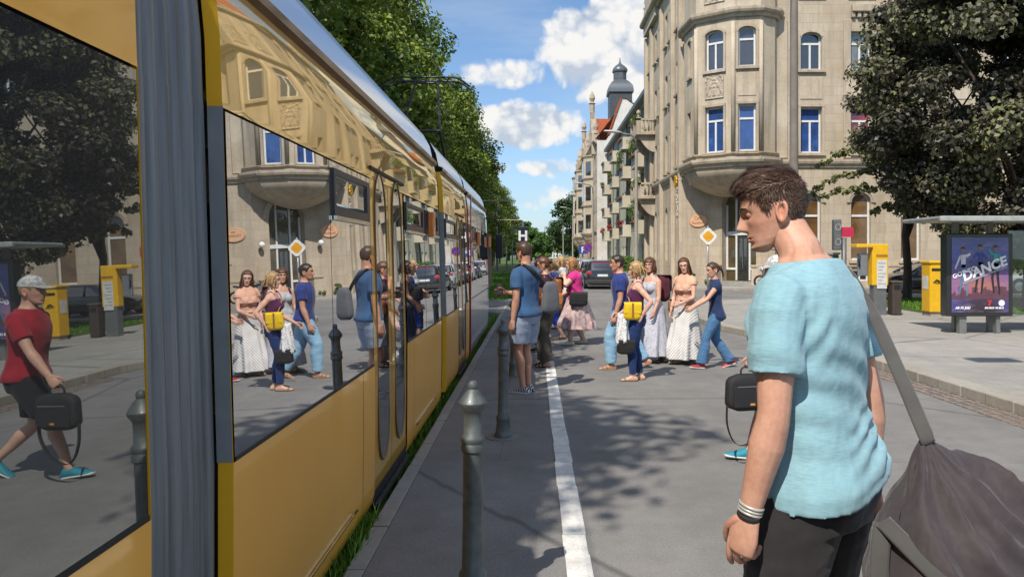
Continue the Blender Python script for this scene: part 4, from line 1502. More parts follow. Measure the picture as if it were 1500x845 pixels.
# maroon backpack
W = pJ.W; X = pJ.xf
q = W(X(V((0, -.215, 1.02))))
U = (W(V((1, 0, 0))) - W(V((0, 0, 0)))).normalized()
shoulder_bag('backpack', 'maroon backpack on the woman in the grey patterned dress', 'backpack', (q.x, q.y, q.z), math.atan2(U.y, U.x), .32, .20, .42, cloth('nylon_maroon', (.085, .016, .026)),
             [W(X(V((.09, -.15, 1.40)))), W(X(V((.10, -.03, 1.475)))), W(X(V((.10, .10, 1.36)))), W(X(V((.13, .05, 1.16)))), W(X(V((.13, -.12, 1.06))))], .04)
W = pK.W; X = pK.xf
q = W(X(V((.25, .02, .86))))
shoulder_bag('shoulder_bag', 'flat brown shoulder bag at the hip of the woman in peach', 'bag', (q.x, q.y, q.z), R(60), .24, .07, .20, plain('leather_brown_mid', (.20, .10, .045), .5), [W(X(V((.22, .02, 1.05)))), W(X(V((.20, .06, 1.25)))), W(X(V((.09, .02, 1.475)))), W(X(V((.14, -.10, 1.30))))], .02)
# ------------------------------------------------------------------ the tram
T = thing('tram', 'yellow articulated tram with mirror-like windows standing along the kerb', 'tram', (-2.25, 8.0, -.25))
ORZ = -.25
Y_paint = lacquer('tram_yellow', (.95, .47, .065), (1, .92, .75), .02, .30, .06, 2.4, wob=.05)
Y_upper = lacquer('tram_yellow_upper', (.80, .44, .06), (1, .86, .60), .25, .84, .015, 1.5, wob=.07, dirt=False)
Y_edge = plain('tram_yellow_edge', (.98, .50, .02), .35, var=.04, bump=0, coat=.2)
S_paint = lacquer('tram_silver', (.55, .56, .58), (.95, .96, 1), .12, .70, .05, 1.6, wob=.05)
R_paint = plain('tram_red', (.36, .012, .022), .3, coat=.6, var=.05, bump=0)
Glass = glassy('tram_glass', (.012, .014, .016), (.90, .92, .95), .40, .99, .006, 1.1, wobble=.035)
GlassD = glassy('tram_glass_dark', (.008, .009, .010), (.80, .85, .86), .24, .66, .01, 1.2, wobble=.03)
Roofm = lacquer('tram_roof', (.50, .51, .53), (.95, .97, 1), .10, .75, .16, 1.5, dirt=False)
Seal = plain('rubber_black', (.012, .012, .014), .55, bump=.1)
Frame = plain('vent_frame', (.018, .018, .024), .35, bump=.05)
Gutter = plain('gutter_brown', (.16, .085, .03), .4, coat=.4)
Orange = plain('lamp_orange', (.95, .24, .02), .25, coat=.8, bump=0)
Under = plain('underframe', (.03, .028, .026), .8, dirt=.5)
LightI = plain('interior_grey', (.32, .33, .34), .6)

PROF_LO = [(-1.125, -.02), (-1.085, .03), (-1.070, .10), (-1.066, .50), (-1.066, .948)]
def gx(z):                       # window plane leans in slightly
    return -1.069 - .028 * (z - .95)
PROF_UP = [(gx(2.205), 2.205), (gx(2.23) - .002, 2.23), (-1.114, 2.45), (-1.128, 2.60), (-1.150, 2.70)]
PROF_GUT = [(-1.150, 2.70), (-1.118, 2.715), (-1.118, 2.755), (-1.165, 2.77)]
PROF_ROOF = [(-1.165, 2.77), (-1.20, 2.93), (-1.27, 3.06), (-1.40, 3.15), (-1.65, 3.20), (-2.25, 3.23)]
CX = -2.25
def flanks(name, mat, prof, y0, y1, n=1, nose=None, smooth=30):
    """the two flanks of the car between y0 and y1, each a part of its own"""
    for sgn in (1, -1):
        m = MB(); rr = []
        for k in range(n + 1):
            y = y0 + (y1 - y0) * k / n
            f = nose(y) if nose else 1
            rr.append([(CX + sgn * (x - CX) * f, y, z) for x, z in prof])
        m.rings(rr, False, False)
        m.build(name, mat, T, smooth=smooth)
def endface(y, inset=.10, z0=.0, z1=2.75):
    """frame of a car end that looks along the track: strip between skin and bellows"""
    pr = [p for p in PROF_LO if p[1] >= z0] + PROF_UP
    m = MB()
    for sgn in (1,):
        for (xa, za), (xb, zb) in zip(pr, pr[1:]):
            m.quad((CX + sgn * (xa - CX), y, za), (CX + sgn * (xb - CX), y, zb), (CX + sgn * (xb - CX - inset), y, zb), (CX + sgn * (xa - CX - inset), y, za))
    return m
def pane_mb(y0, y1, z0, z1, off=.0):
    m = MB()
    m.add([(gx(z0) + off, y0, z0), (gx(z0) + off, y1, z0), (gx(z1) + off, y1, z1), (gx(z1) + off, y0, z1)], [(0, 1, 2, 3)])
    return m
def car(y0, y1, panes, doors, lo, up, edge, hoppers=(), nose=None, glass=None, seal_ends=True):
    gl = glass or Glass
    segs = []
    # lower skin is cut at the doors
    ys = [y0] + [q for d in doors for q in d] + [y1]
    for a, b in zip(ys[::2], ys[1::2]):
        flanks('side_panel', lo, PROF_LO, a, b, 1 if not nose else 14, nose)
    flanks('upper_panel', up, PROF_UP, y0, y1, 1 if not nose else 14, nose)
    flanks('gutter', Gutter, PROF_GUT, y0, y1, 1 if not nose else 14, nose, None)
    flanks('roof', Roofm, PROF_ROOF, y0, y1, 1 if not nose else 14, nose, 40)
    # skirt flap line and handles
    for a, b in zip(ys[::2], ys[1::2]):
        if b - a > 1.6 and lo is not S_paint:
            m = MB(); m.box(-1.068, -1.061, a + .5, b - .5, .148, .156); m.build('skirt_joint', Seal, T)
            m = MB(); m.box(-1.066, -1.056, a + .55, b - .6, .158, .163); m.build('skirt_trim', plain('trim_bright', (.7, .68, .62), .2, 1), T)
    for q in (.34, .67):
        if lo is not S_paint and y1 - y0 > 2.8:
            yy = y0 + (y1 - y0) * q
            if any(d[0] - .1 < yy < d[1] + .1 for d in doors): continue
            m = MB(); m.rings([[(x + .0012, yy - .003, z) for x, z in PROF_LO], [(x + .0012, yy + .003, z) for x, z in PROF_LO]], False, False); m.build('panel_joint', Seal, T)
    # dark backing between the panes
    m = MB()
    mb2 = MB()
    m.add([(gx(.93) - .02, y0, .93), (gx(.93) - .02, y1, .93), (gx(2.23) - .02, y1, 2.23), (gx(2.23) - .02, y0, 2.23)], [(0, 1, 2, 3)])
    q = CX - (gx(.93) - .02 - CX); q2 = CX - (gx(2.23) - .02 - CX)
    mb2.add([(q, y0, .93), (q, y1, .93), (q2, y1, 2.23), (q2, y0, 2.23)], [(0, 1, 2, 3)])
    m.build('window_seal', Seal, T); mb2.build('window_seal', Seal, T)
    for (a, b, g) in panes:
        w = pane_mb(a, b, .962, 2.195).build('window', g or gl, T)
        fr = MB()
        fr.box(gx(.955) - .004, gx(.955) + .0035, a, b, .948, .964)
        fr.build('seal', Seal, w)
    for (a, b, z0, z1) in hoppers:
        hopper(a, b, z0, z1)
    for d in doors:
        door(d[0], d[1], lo, up)
def hopper(a, b, z0, z1):
    """tilting vent: thick black frame with the pane leaning inwards"""
    m = MB(); fw = .055
    def bar(ya, yb, za, zb):
        xa, xb = gx(za) + .012, gx(zb) + .012
        m.add([(xa, ya, za), (xa, yb, za), (xb, yb, zb), (xb, ya, zb), (xa - .12, ya, za), (xa - .12, yb, za), (xb - .12, yb, zb), (xb - .12, ya, zb)],
              [(0, 1, 2, 3), (4, 7, 6, 5), (0, 4, 5, 1), (3, 2, 6, 7), (0, 3, 7, 4), (1, 5, 6, 2)])
    bar(a, b, z0, z0 + fw); bar(a, b, z1 - fw * .6, z1); bar(a, a + fw * .7, z0 + fw, z1 - fw * .6); bar(b - fw * 1.4, b, z0 + fw, z1 - fw * .6)
    f = m.build('vent_window', Frame, T)
    c = MB()                                    # coaming inside, so the hole has depth
    c.box(gx(z1) - .45, gx(z1) + .003, a + .04, b - .07, z1 - .045, z1 - .040)
    c.box(gx(z1) - .45, gx(z1) - .44, a + .04, b - .05, z0 + .05, z1 - .05)
    c.build('ceiling_light_panel', LightI, f)
    p = MB()
    p.add([(gx(z0) + .014, a + .04, z0 + fw), (gx(z0) + .014, b - .075, z0 + fw), (gx(z1) - .13, b - .075, z1 - .05), (gx(z1) - .13, a + .04, z1 - .05)], [(0, 1, 2, 3)])
    p.build('pane', GlassD, f)
    s = MB(); s.box(gx(z0) + .005, gx(z0) + .022, a, b, z0 - .022, z0); s.build('sill', plain('trim_bright', (.7, .68, .62), .2, 1), f)
def door(a, b, lo, up):
    d = MB()
    mid = (a + b) / 2
    for (p, q) in ((a + .012, mid - .006), (mid + .006, b - .012)):
        pr = [(x - .008, z) for x, z in PROF_LO if z > .0] + [(gx(1.0) - .005, 1.0), (gx(1.6) - .005, 1.6), (gx(2.26) - .005, 2.26)]
        d.rings([[(x, p, z) for x, z in pr], [(x, q, z) for x, z in pr]], False, False)
    o = d.build('door', lacquer('tram_yellow_door', (.80, .43, .06), (1, .88, .64), .10, .62, .02, 1.6, wob=.05) if lo is Y_paint else lo, T, smooth=30)
    g = MB(); g.box(-1.082, -1.078, a - .002, b + .002, .02, .948); g.build('door_gap', Seal, o)
    g = MB(); g.box(gx(2.26) - .02, gx(2.26) + .012, a, b, 2.265, 2.285); g.build('door_lintel', Seal, o)
    for (p, q) in ((a + .012, mid - .006), (mid + .006, b - .012)):
        w = q - p; c = (p + q) / 2; r = w * .30
        pts = []
        for k in range(17):
            t = PI * k / 16
            pts.append((c + r * math.cos(t), 1.98 + r * 1.5 * math.sin(t)))
        for k in range(17):
            t = PI + PI * k / 16
            pts.append((c + r * math.cos(t), .52 + r * 1.5 * math.sin(t)))
        dx = lambda z: (gx(z) if z > .95 else -1.069) + .0005
        zs = sorted(set([z for _, z in pts] + [.95, 1.2, 1.5, 1.8]))
        pm = MB(); rows = []
        for z in zs:
            if z > 1.98: h = r * math.sqrt(max(0, 1 - ((z - 1.98) / (r * 1.5)) ** 2))
            elif z < .52: h = r * math.sqrt(max(0, 1 - ((.52 - z) / (r * 1.5)) ** 2))
            else: h = r
            rows.append([(dx(z), c - h, z), (dx(z), c + h, z)])
        pm.rings(rows, False, False)
        pm.build('door_pane', Glass, o)
        e = MB(); e.tube([(dx(z) + .001, y, z) for y, z in pts + [pts[0]]], .006, 6); e.build('pane_seal', plain('trim_bronze', (.16, .09, .03), .35, coat=.3), o, smooth=True)
    s = MB(); s.box(-1.072, -1.045, a + .02, b - .02, -.01, .02); s.build('door_step', Under, o)
def bellows(y0, y1, inset=.085):
    m = MB(); n = 7
    pr = [(x - inset * (1 if 0 else 1), z) for x, z in PROF_LO] + [(x - inset, z) for x, z in PROF_UP] + [(-1.25, 2.80), (-1.45, 3.02), (CX, 3.05)]
    for sgn in (1, -1):
        rr = []
        for k in range(n * 4 + 1):
            y = y0 + (y1 - y0) * k / (n * 4)
            d = (-.017, -.004, 0, -.004)[k % 4]
            rr.append([(CX + sgn * (x + d - CX), y, z) for x, z in pr])
        m.rings(rr, False, False)
    m.build('bellows', bellow_mat, T, smooth=50)
m_, nt_, p_, tc_, out_ = newmat('bellows_rubber')
fold = nt_.noise(nt_.mapping(tc_.outputs['Object'], (1, 14, .5)), 2.2, 4)
nt_.link(nt_.ramp(fold, [(.3, (.085, .095, .105)), (.7, (.23, .25, .27))]), p_.inputs['Base Color'])
p_.inputs['Roughness'].default_value = .38
nt_.link(nt_.bump(nt_.noise(nt_.mapping(tc_.outputs['Object'], (8, 8, 60)), 3, 2), .25, .006), p_.inputs['Normal'])
bellow_mat = m_

J1, J2, J3 = (2.09, 2.66), (8.60, 9.12), (12.28, 12.52)
car(-9.0, J1[0], [(-8.9, -3.0, GlassD), (-2.98, J1[0] - .01, GlassD)], [], Y_paint, Y_paint, Y_edge)
car(J1[1], J2[0], [(J1[1] + .02, 4.02, None), (4.03, 5.0, None), (6.33, 7.44, None), (7.46, J2[0] - .02, None)], [(5.02, 6.30)], Y_paint, Y_upper, Y_edge, [(4.08, 4.96, 1.90, 2.16), (6.38, 7.40, 1.90, 2.14), (7.50, 8.50, 1.90, 2.14)])
car(J2[1], J3[0], [(J2[1] + .02, 10.5, None), (11.72, J3[0] - .02, None)], [(10.52, 11.70)], Y_paint, Y_upper, Y_edge, [(9.22, 10.40, 1.90, 2.14)])
def nosef(y):
    t = max(0, (y - 17.4) / 2.0)
    return 1 - .62 * t ** 2.2
car(J3[1], 19.4, [(J3[1] + .02, 14.0, None), (14.02, 15.3, None), (15.32, 17.4, None)], [], S_paint, S_paint, S_paint, [(13.1, 13.95, 1.92, 2.14), (14.4, 15.2, 1.92, 2.14)], nosef)
for (y0, y1), (ma, mb_) in ((J1, (Y_edge, Y_edge)), (J2, (Y_edge, Y_edge)), (J3, (Y_edge, R_paint))):
    bellows(y0, y1, .055 if y1 - y0 > .3 else .04)
    endface(y1, .055, .0, 2.75).build('end_frame', mb_, T)
    e = MB()                                   # black window band wraps round the car end
    e.add([(gx(.95) + .001, y1 - .003, .95), (gx(2.21) + .001, y1 - .003, 2.21), (gx(2.21) - .055, y1 - .003, 2.21), (gx(.95) - .055, y1 - .003, .95)], [(0, 1, 2, 3)])
    e.build('end_seal', plain('end_rubber', (.26, .28, .30), .45) if mb_ is Y_edge else R_paint, T)
    endface(y0, .055, .0, 2.75).build('end_frame', ma, T)
s = MB(); s.box(-1.075, -1.058, J3[1] - .01, J3[1] + .10, .05, 2.70); s.build('red_stripe', R_paint, T)
# nose of the leading car
m = MB(); rr = []
for (x, z) in [(p[0], p[1]) for p in PROF_LO + PROF_UP + PROF_ROOF]:
    hw = (x - CX) * nosef(19.4)
    zz = z
    bulge = .55 * math.sin(PI * min(1, max(0, (z - .0) / 3.4))) ** .7
    rr.append([(CX + hw * math.cos(a), 19.4 + bulge * math.sin(a), zz) for a in [PI * k / 20 for k in range(21)]])
m.rings(rr, False, False); m.build('front_shell', S_paint, T, smooth=50)
m = MB(); rr = []
for z in [1.15 + .1 * k for k in range(13)]:
    hw = (gx(z) - CX) * nosef(19.4) * 1.005
    bulge = .57 * math.sin(PI * z / 3.4) ** .7
    rr.append([(CX + hw * math.cos(a), 19.4 + bulge * math.sin(a), z) for a in [.15 + (PI - .3) * k / 20 for k in range(21)]])
m.rings(rr, False, False); m.build('windscreen', GlassD, T, smooth=True)
# orange side lamps
for y in (7.66, 14.15, 17.6):
    o = MB(); o.box(gx(2.02), gx(2.02) + .075, y, y + .10, 1.88, 2.13)
    o.build('side_lamp', Orange, T, bevel=.012)
    o = MB(); o.box(gx(2.02), gx(2.02) + .02, y - .05, y - .002, 1.90, 2.14); o.build('lamp_housing', Frame, T, bevel=.006)
# outside mirror on its curved arm
m = MB(); m.tube([(-1.25, 18.2, 2.62), (-1.0, 18.6, 2.60), (-.90, 18.85, 2.48), (-.875, 18.95, 2.2), (-.88, 18.95, 1.98)], .022, 8)
m.build('mirror_arm', Seal, T, smooth=True)
m = MB(); m.box(-.98, -.80, 18.9, 19.02, 1.62, 2.24); o = m.build('mirror', Frame, T, bevel=.03)
g = MB(); g.box(-.965, -.815, 18.894, 18.899, 1.68, 2.18); g.build('mirror_glass', Seal, o)
# wheels and bogie frames below the skirt
for y in (-4.5, -2.7, 5.0, 6.8, 15.0, 16.8):
    o = MB(); o.tube([(-1.50, y, ORZ + .30), (-1.62, y, ORZ + .30)], .30, 22); o.build('wheel', Under, T, smooth=40)
m = MB(); m.box(-3.35, -1.19, -9, 19.2, -.10, .02); m.build('underframe', Under, T)
m = MB(); m.box(-3.2, -1.3, -9.02, -8.98, -.1, 3.0); m.build('rear_wall', S_paint, T)
# roof boxes
for a, b in ((3.4, 5.6), (6.4, 8.2), (17.0, 18.3)):
    m = MB(); m.box(-2.85, -1.85, a, b, 3.2, 3.36); m.build('roof_box', Roofm, T, bevel=.04)
# pantograph
P = []
PY = 15.6
m = MB()
m.box(-2.75, -1.75, PY - .5, PY + .5, 3.24, 3.30)
m.build('pantograph_base', Frame, T, bevel=.01)
m = MB()
for sx in (-.42, .42):
    m.tube([(CX + sx, PY + .45, 3.34), (CX + sx * .9, PY - .75, 4.15), (CX + sx * .55, PY + .05, 5.28)], .027, 8)
m.tube([(CX - .38, PY - .75, 4.15), (CX + .38, PY - .75, 4.15)], .022, 8)
m.tube([(CX - .25, PY + .05, 5.28), (CX + .25, PY + .05, 5.28)], .022, 8)
m.build('pantograph_arm', Frame, T, smooth=40)
m = MB()
for dy in (-.18, .18):
    pts = []
    for k in range(15):
        u = -1 + 2 * k / 14
        z = 5.36 - .22 * max(0, abs(u) - .62) ** 1.6 * 4.2
        pts.append((CX + u * .92, PY + .05 + dy, z))
    m.tube(pts, .020, 8)
for u in (-.5, .5):
    m.tube([(CX + u, PY - .13, 5.35), (CX + u * .8, PY + .05, 5.27), (CX + u, PY + .23, 5.35)], .014, 6)
m.build('pantograph_head', Frame, T, smooth=40)
# ------------------------------------------------------------------ ground, road, kerbs
def asphalt(name, base, patch=.25, speck=.5, tint=(1, 1, 1.02)):
    m, nt, p, tc, out = newmat(name)
    ob = tc.outputs['Object']
    a = nt.noise(ob, .35, 6, .6)
    b = nt.noise(ob, 70, 4, .7)
    d = nt.noise(ob, 4, 5, .6)
    c = nt.ramp(a, [(.3, tuple(base * (1 - patch) * t for t in tint)), (.7, tuple(base * (1 + patch * .6) * t for t in tint))])
    c = nt.mix(.55, c, nt.ramp(b, [(.2, .35), (.5, .8), (.8, 1.4)]), 'MULTIPLY')
    c = nt.mix(.5, c, nt.ramp(d, [(.3, .72), (.7, 1.1)]), 'MULTIPLY')
    v = nt.new('ShaderNodeTexVoronoi'); v.inputs['Scale'].default_value = 26
    nt.link(ob, v.inputs['Vector'])
    sel = nt.ramp(v.outputs['Color'], [(.86, 0.0), (.9, 1.0)])
    near = nt.ramp(v.outputs['Distance'], [(.06, 1.0), (.13, 0.0)])
    c = nt.mix(nt.math('MULTIPLY', nt.math('MULTIPLY', sel, near), speck), c, (.42, .41, .39))
    oil = nt.ramp(nt.noise(ob, 1.1, 7, .72), [(.55, 0.0), (.68, .5)])
    c = nt.mix(oil, c, tuple(base * .55 * t for t in tint))
    pt = nt.new('ShaderNodeTexBrick'); nt.val(pt, Scale=1.0); pt.inputs['Brick Width'].default_value = 5.5; pt.inputs['Row Height'].default_value = 2.3; pt.inputs['Mortar Size'].default_value = .006
    pt.inputs['Color1'].default_value = (.86, .86, .86, 1); pt.inputs['Color2'].default_value = (1.08, 1.08, 1.08, 1); pt.inputs['Mortar'].default_value = (.55, .55, .55, 1)
    nt.link(nt.mapping(nt.mix(.03, ob, nt.new('ShaderNodeTexNoise').outputs['Color'], 'ADD'), (1, 1, 1), (0, 0, .02), (.4, .7, 0)), pt.inputs['Vector'])
    c = nt.mix(.5, c, pt.outputs['Color'], 'MULTIPLY')
    # long tar seams and wheel streaks
    st = nt.noise(nt.mapping(ob, (1.6, .05, 1)), 1.2, 4)
    c = nt.mix(.4, c, nt.ramp(st, [(.35, .82), (.65, 1.08)]), 'MULTIPLY')
    cr = nt.new('ShaderNodeTexVoronoi', feature='DISTANCE_TO_EDGE'); cr.inputs['Scale'].default_value = .22
    nt.link(nt.mix(.12, ob, nt.new('ShaderNodeTexNoise').outputs['Color']), cr.inputs['Vector'])
    c = nt.mix(nt.ramp(cr.outputs['Distance'], [(.002, .55), (.006, 0.0)]), c, (.02, .02, .02))
    nt.link(c, p.inputs['Base Color'])
    p.inputs['Roughness'].default_value = .82
    nt.link(nt.bump(nt.math('ADD', b, nt.math('MULTIPLY', near, .3)), .5, .008), p.inputs['Normal'])
    return m
A_road = asphalt('asphalt_road', .235, tint=(1.04, 1, .95))
A_plat = asphalt('asphalt_platform', .225, speck=.7, tint=(1.04, 1, .96))
A_pave = asphalt('asphalt_pavement', .37, .14, .3, (1.06, 1, .91))
m, nt, p, tc, out = newmat('grass_soil')
c = nt.ramp(nt.noise(tc.outputs['Object'], 3, 6), [(.3, (.035, .065, .010)), (.55, (.075, .135, .018)), (.75, (.13, .20, .03))])
nt.link(nt.mix(.5, c, nt.ramp(nt.noise(tc.outputs['Object'], 40, 4), [(.3, .5), (.7, 1.3)]), 'MULTIPLY'), p.inputs['Base Color'])
p.inputs['Roughness'].default_value = .95
nt.link(nt.bump(nt.noise(tc.outputs['Object'], 60, 4), 1, .05), p.inputs['Normal'])
G_soil = m
Granite = stone('kerb_granite', (.36, .345, .32), (.27, .26, .245), (.12, .11, .10), 1.0, 2.0, .8, .35, .2, .008)
Granite2 = stone('kerb_granite_pale', (.42, .39, .34), (.32, .30, .26), (.14, .13, .11), 1.0, 2.0, .8, .35, .25, .008)

g = MB(); g.quad((-6000, -400, -.165), (6000, -400, -.165), (6000, 9000, -.165), (-6000, 9000, -.165))
struct('ground', g, G_soil)
def arc(cx, cy, r, a0, a1, n=14):
    return [(cx + r * math.cos(R(a0 + (a1 - a0) * k / n)), cy + r * math.sin(R(a0 + (a1 - a0) * k / n))) for k in range(n + 1)]
# one carriageway sheet with the side street branching off to the right
road = [(.30, -30), (9, -30), (9, 27.4), (140, 27.4), (140, 36.2), (9, 36.2), (9, 420), (-.9, 420), (-.9, 29.2), (.30, 29.2)]
g = MB(); g.prism(road, -.16, 0.0); struct('road', g, A_road)
g = MB(); g.box(-.902, .30, -30, 29.2, -.16, 0.002); struct('platform', g, A_plat)
g = MB(); g.box(-4.9, -.902, 22.5, 28.9, -.16, -.004); struct('crossing_path', g, A_plat)
g = MB()
y = -30.0
while y < 29:
    L = random.uniform(.9, 1.1)
    h = random.uniform(-.003, .006)
    g.box(-1.005, -.904, y + .006, min(y + L, 29.2) - .006, -.17, .012 + h)
    y += L
struct('kerb_platform', g, Granite, bevel=.006)
# line of white blocks
g = MB(); y = -4.0
while y < 24:
    L = random.uniform(.28, .36) if y < 10 else .33
    j = random.uniform(-.006, .006)
    g.box(.165 + j, .305 + j, y + .006, y + L - .006, -.02, .008 + random.uniform(0, .004))
    y += L
lm, nt, p, tc, out = newmat('white_block')
c = nt.ramp(nt.noise(tc.outputs['Object'], 6, 6, .7), [(.3, (.55, .54, .50)), (.6, (.82, .81, .77))])
b_ = nt.new('ShaderNodeTexWhiteNoise', noise_dimensions='1D')
c = nt.mix(.6, c, nt.ramp(nt.noise(tc.outputs['Object'], 90, 3), [(.3, .6), (.65, 1.0)]), 'MULTIPLY')
nt.link(c, p.inputs['Base Color']); p.inputs['Roughness'].default_value = .8
nt.link(nt.bump(nt.noise(tc.outputs['Object'], 80, 3), .4, .006), p.inputs['Normal'])
struct('white_line', g, lm, bevel=.004)
# right-hand pavement with its rounded corner, granite kerb and cobbled gutter
PX = 5.25
near_pts = [(60, -30), (60, 27.6), (9.6, 27.6), (8.3, 27.4), (6.9, 26.6), (5.7, 25.2), (4.8, 23.3), (4.42, 21.4), (4.30, 19.5), (4.35, 16.8), (PX - .3, 14.2), (PX, 12.4), (PX, -30)]
g = MB(); g.prism(near_pts, -.1, .12); struct('pavement', g, A_pave)
g = MB()
edge = [(PX, -14.0)]
while edge[-1][1] < 12.4: edge.append((PX, edge[-1][1] + 1.0))
edge += [(PX - .3, 14.2), (4.62, 15.6), (4.35, 16.8), (4.28, 18.2), (4.30, 19.5), (4.42, 21.4), (4.8, 23.3), (5.7, 25.2), (6.9, 26.6), (8.3, 27.4), (9.6, 27.6), (12, 27.6), (16, 27.6), (24, 27.6)]
for (xa, ya), (xb, yb) in zip(edge, edge[1:]):
    d = V((xb - xa, yb - ya, 0)); L = d.length; d.normalize(); nn = V((d.y, -d.x, 0))
    O = V((xa, ya, 0))
    k = max(1, round(L))
    for q in range(k):
        g.obox(O, d, nn, L * q / k + .005, L * (q + 1) / k - .005, -.09, .126 + random.uniform(0, .006), -.145, .145)
struct('kerb_pavement', g, Granite2, bevel=.012)
g = MB(); rnd = random.Random(3)
for row in range(3):
    y = -6.0
    while y < 12.2:
        L = rnd.uniform(.09, .17)
        x = PX - .16 - .115 * row
        g.box(x - .108, x, y + .005, y + L - .005, -.02, .006 + rnd.uniform(0, .010))
        y += L
struct('cobble_gutter', g, stone('cobbles', (.30, .24, .21), (.22, .19, .17), (.1, .09, .08), .14, .12, .8, .4, .3), bevel=.012, bseg=1)
# far pavements
far_l = 4.55
far = [(140, 36.2), (140, 60), (far_l + 6, 60), (far_l + 6, 420), (far_l, 420), (far_l, 38.5)] + arc(far_l + 2.6, 38.5 + .3, 2.6, 180, 270, 10)
g = MB(); g.prism(far, -.1, .12); struct('pavement_far', g, A_pave)
g = MB(); g.box(far_l - .16, far_l + .12, 41, 420, -.09, .13); g.box(7.2, 140, 36.06, 36.34, -.09, .13); struct('kerb_far', g, Granite2)
# lawn by the bus shelter
g = MB(); g.prism([(10.6, 20.2), (60, 18.5), (60, 27.3), (11.0, 27.3)], .08, .15); struct('lawn_bed', g, G_soil)
# grassed tram track with rails
g = MB(); g.box(-5.4, -1.006, -40, 22.5, -.162, -.115); g.box(-5.4, -.9, 28.9, 420, -.162, -.10); struct('track_bed', g, G_soil)
Rail = plain('rail_steel', (.09, .075, .062), .35, .8, dirt=.4)
for xx in (-1.53, -2.97, -4.5, -5.1)[:2]:
    g = MB(); g.box(xx - .035, xx + .035, -40, 420, -.2, -.085)
    o = g.build('rail', Rail); o['kind'] = 'structure'
# grass blades: under the tram edge, on the track and on the lawn
def blades(areas, name):
    vs = []; fs = []; tint = []
    rnd = random.Random(5)
    for (x0, x1, y0, y1, z, n, h, bias) in areas:
        for _ in range(n):
            u = rnd.random()
            y = y0 + (y1 - y0) * (u ** bias)
            x = rnd.uniform(x0, x1)
            a = rnd.uniform(0, 2 * PI); hh = h * rnd.uniform(.5, 1.5); w = rnd.uniform(.003, .006) * (1 + y * .06)
            lean = rnd.uniform(.1, .7) * hh; b = rnd.uniform(0, 2 * PI)
            dx, dy = w * math.cos(a), w * math.sin(a)
            lx, ly = lean * math.cos(b), lean * math.sin(b)
            k = len(vs)
            vs += [(x - dx, y - dy, z), (x + dx, y + dy, z), (x + dx * .7 + lx * .4, y + dy * .7 + ly * .4, z + hh * .6), (x - dx * .7 + lx * .4, y - dy * .7 + ly * .4, z + hh * .6), (x + lx, y + ly, z + hh)]
            fs += [(k, k + 1, k + 2, k + 3), (k + 3, k + 2, k + 4)]
            t = rnd.random(); tint += [[t * .8, t, t, 1]] * 4 + [[min(1, t + .25), t, t, 1]]
    m = MB(); m.v = vs; m.f = fs; m.mi = [0] * len(fs)
    o = m.build(name, leafmat('grass_blade', (.05, .12, .012), (.14, .30, .028), (.28, .42, .07), .35), smooth=None, tint=tint)
    return o
o = blades([(-1.20, -1.01, 1.6, 22, -.115, 7000, .095, 1.8), (-1.07, -.99, 2.2, 4.8, -.05, 500, .12, 1.0)], 'grass_verge')
tag(o, 'rough green grass growing in the gap between tram and kerb', 'grass', kind='stuff')
o = blades([(10.8, 26, 20.3, 27.2, .14, 26000, .075, 1.0)], 'lawn')
tag(o, 'sunlit mown lawn strip behind the bus shelter', 'grass', kind='stuff')
o = blades([(-5.3, -1.0, 29, 75, -.10, 14000, .12, 1.8)], 'track_grass')
tag(o, 'green grass covering the tram track ahead of the tram', 'grass', kind='stuff')
# ------------------------------------------------------------------ building kit
Zv = V((0, 0, 1))
def wall_mb(O, U, N, L, H, ops, depth=.28, z0=0.0):
    """wall sheet with real openings and reveals; ops = (u0, v0, u1, v1, rise) with rise the arch height"""
    m = MB()
    O = V(O); U = V(U); N = V(N)
    us = sorted(set([0, L] + [q for o in ops for q in (o[0], o[2])]))
    vs = sorted(set([z0, H] + [q for o in ops for q in (o[1], o[3])]))
    P = lambda u, v, n=0: O + U * u + Zv * v + N * n
    for ua, ub in zip(us, us[1:]):
        for va, vb in zip(vs, vs[1:]):
            cu, cv = (ua + ub) / 2, (va + vb) / 2
            if any(o[0] < cu < o[2] and o[1] < cv < o[3] for o in ops): continue
            m.quad(P(ua, va), P(ub, va), P(ub, vb), P(ua, vb))
    for (u0, v0, u1, v1, rise) in ops:
        out = outline(u0, v0, u1, v1, rise)
        n = len(out)
        for i in range(n):
            a, b = out[i], out[(i + 1) % n]
            m.quad(P(*a), P(*b), P(*b, -depth), P(*a, -depth))
        if rise:
            arcp = [p for p in out[2:]]
            k = len(arcp)
            for a, b in zip(arcp, arcp[1:]):
                m.quad(P(*a), P(*b), P(b[0], v1), P(a[0], v1))
    return m
def outline(u0, v0, u1, v1, rise, n=14):
    """closed outline, counter-clockwise from the lower left"""
    if not rise: return [(u0, v0), (u1, v0), (u1, v1), (u0, v1)]
    c = (u0 + u1) / 2; h = (u1 - u0) / 2
    pts = [(u0, v0), (u1, v0)]
    for k in range(n + 1):
        t = PI * k / n
        pts.append((c + h * math.cos(t), v1 - rise + rise * math.sin(t)))
    return pts
WFRAME = plain('window_white', (.68, .68, .66), .45, var=.06, bump=.1)
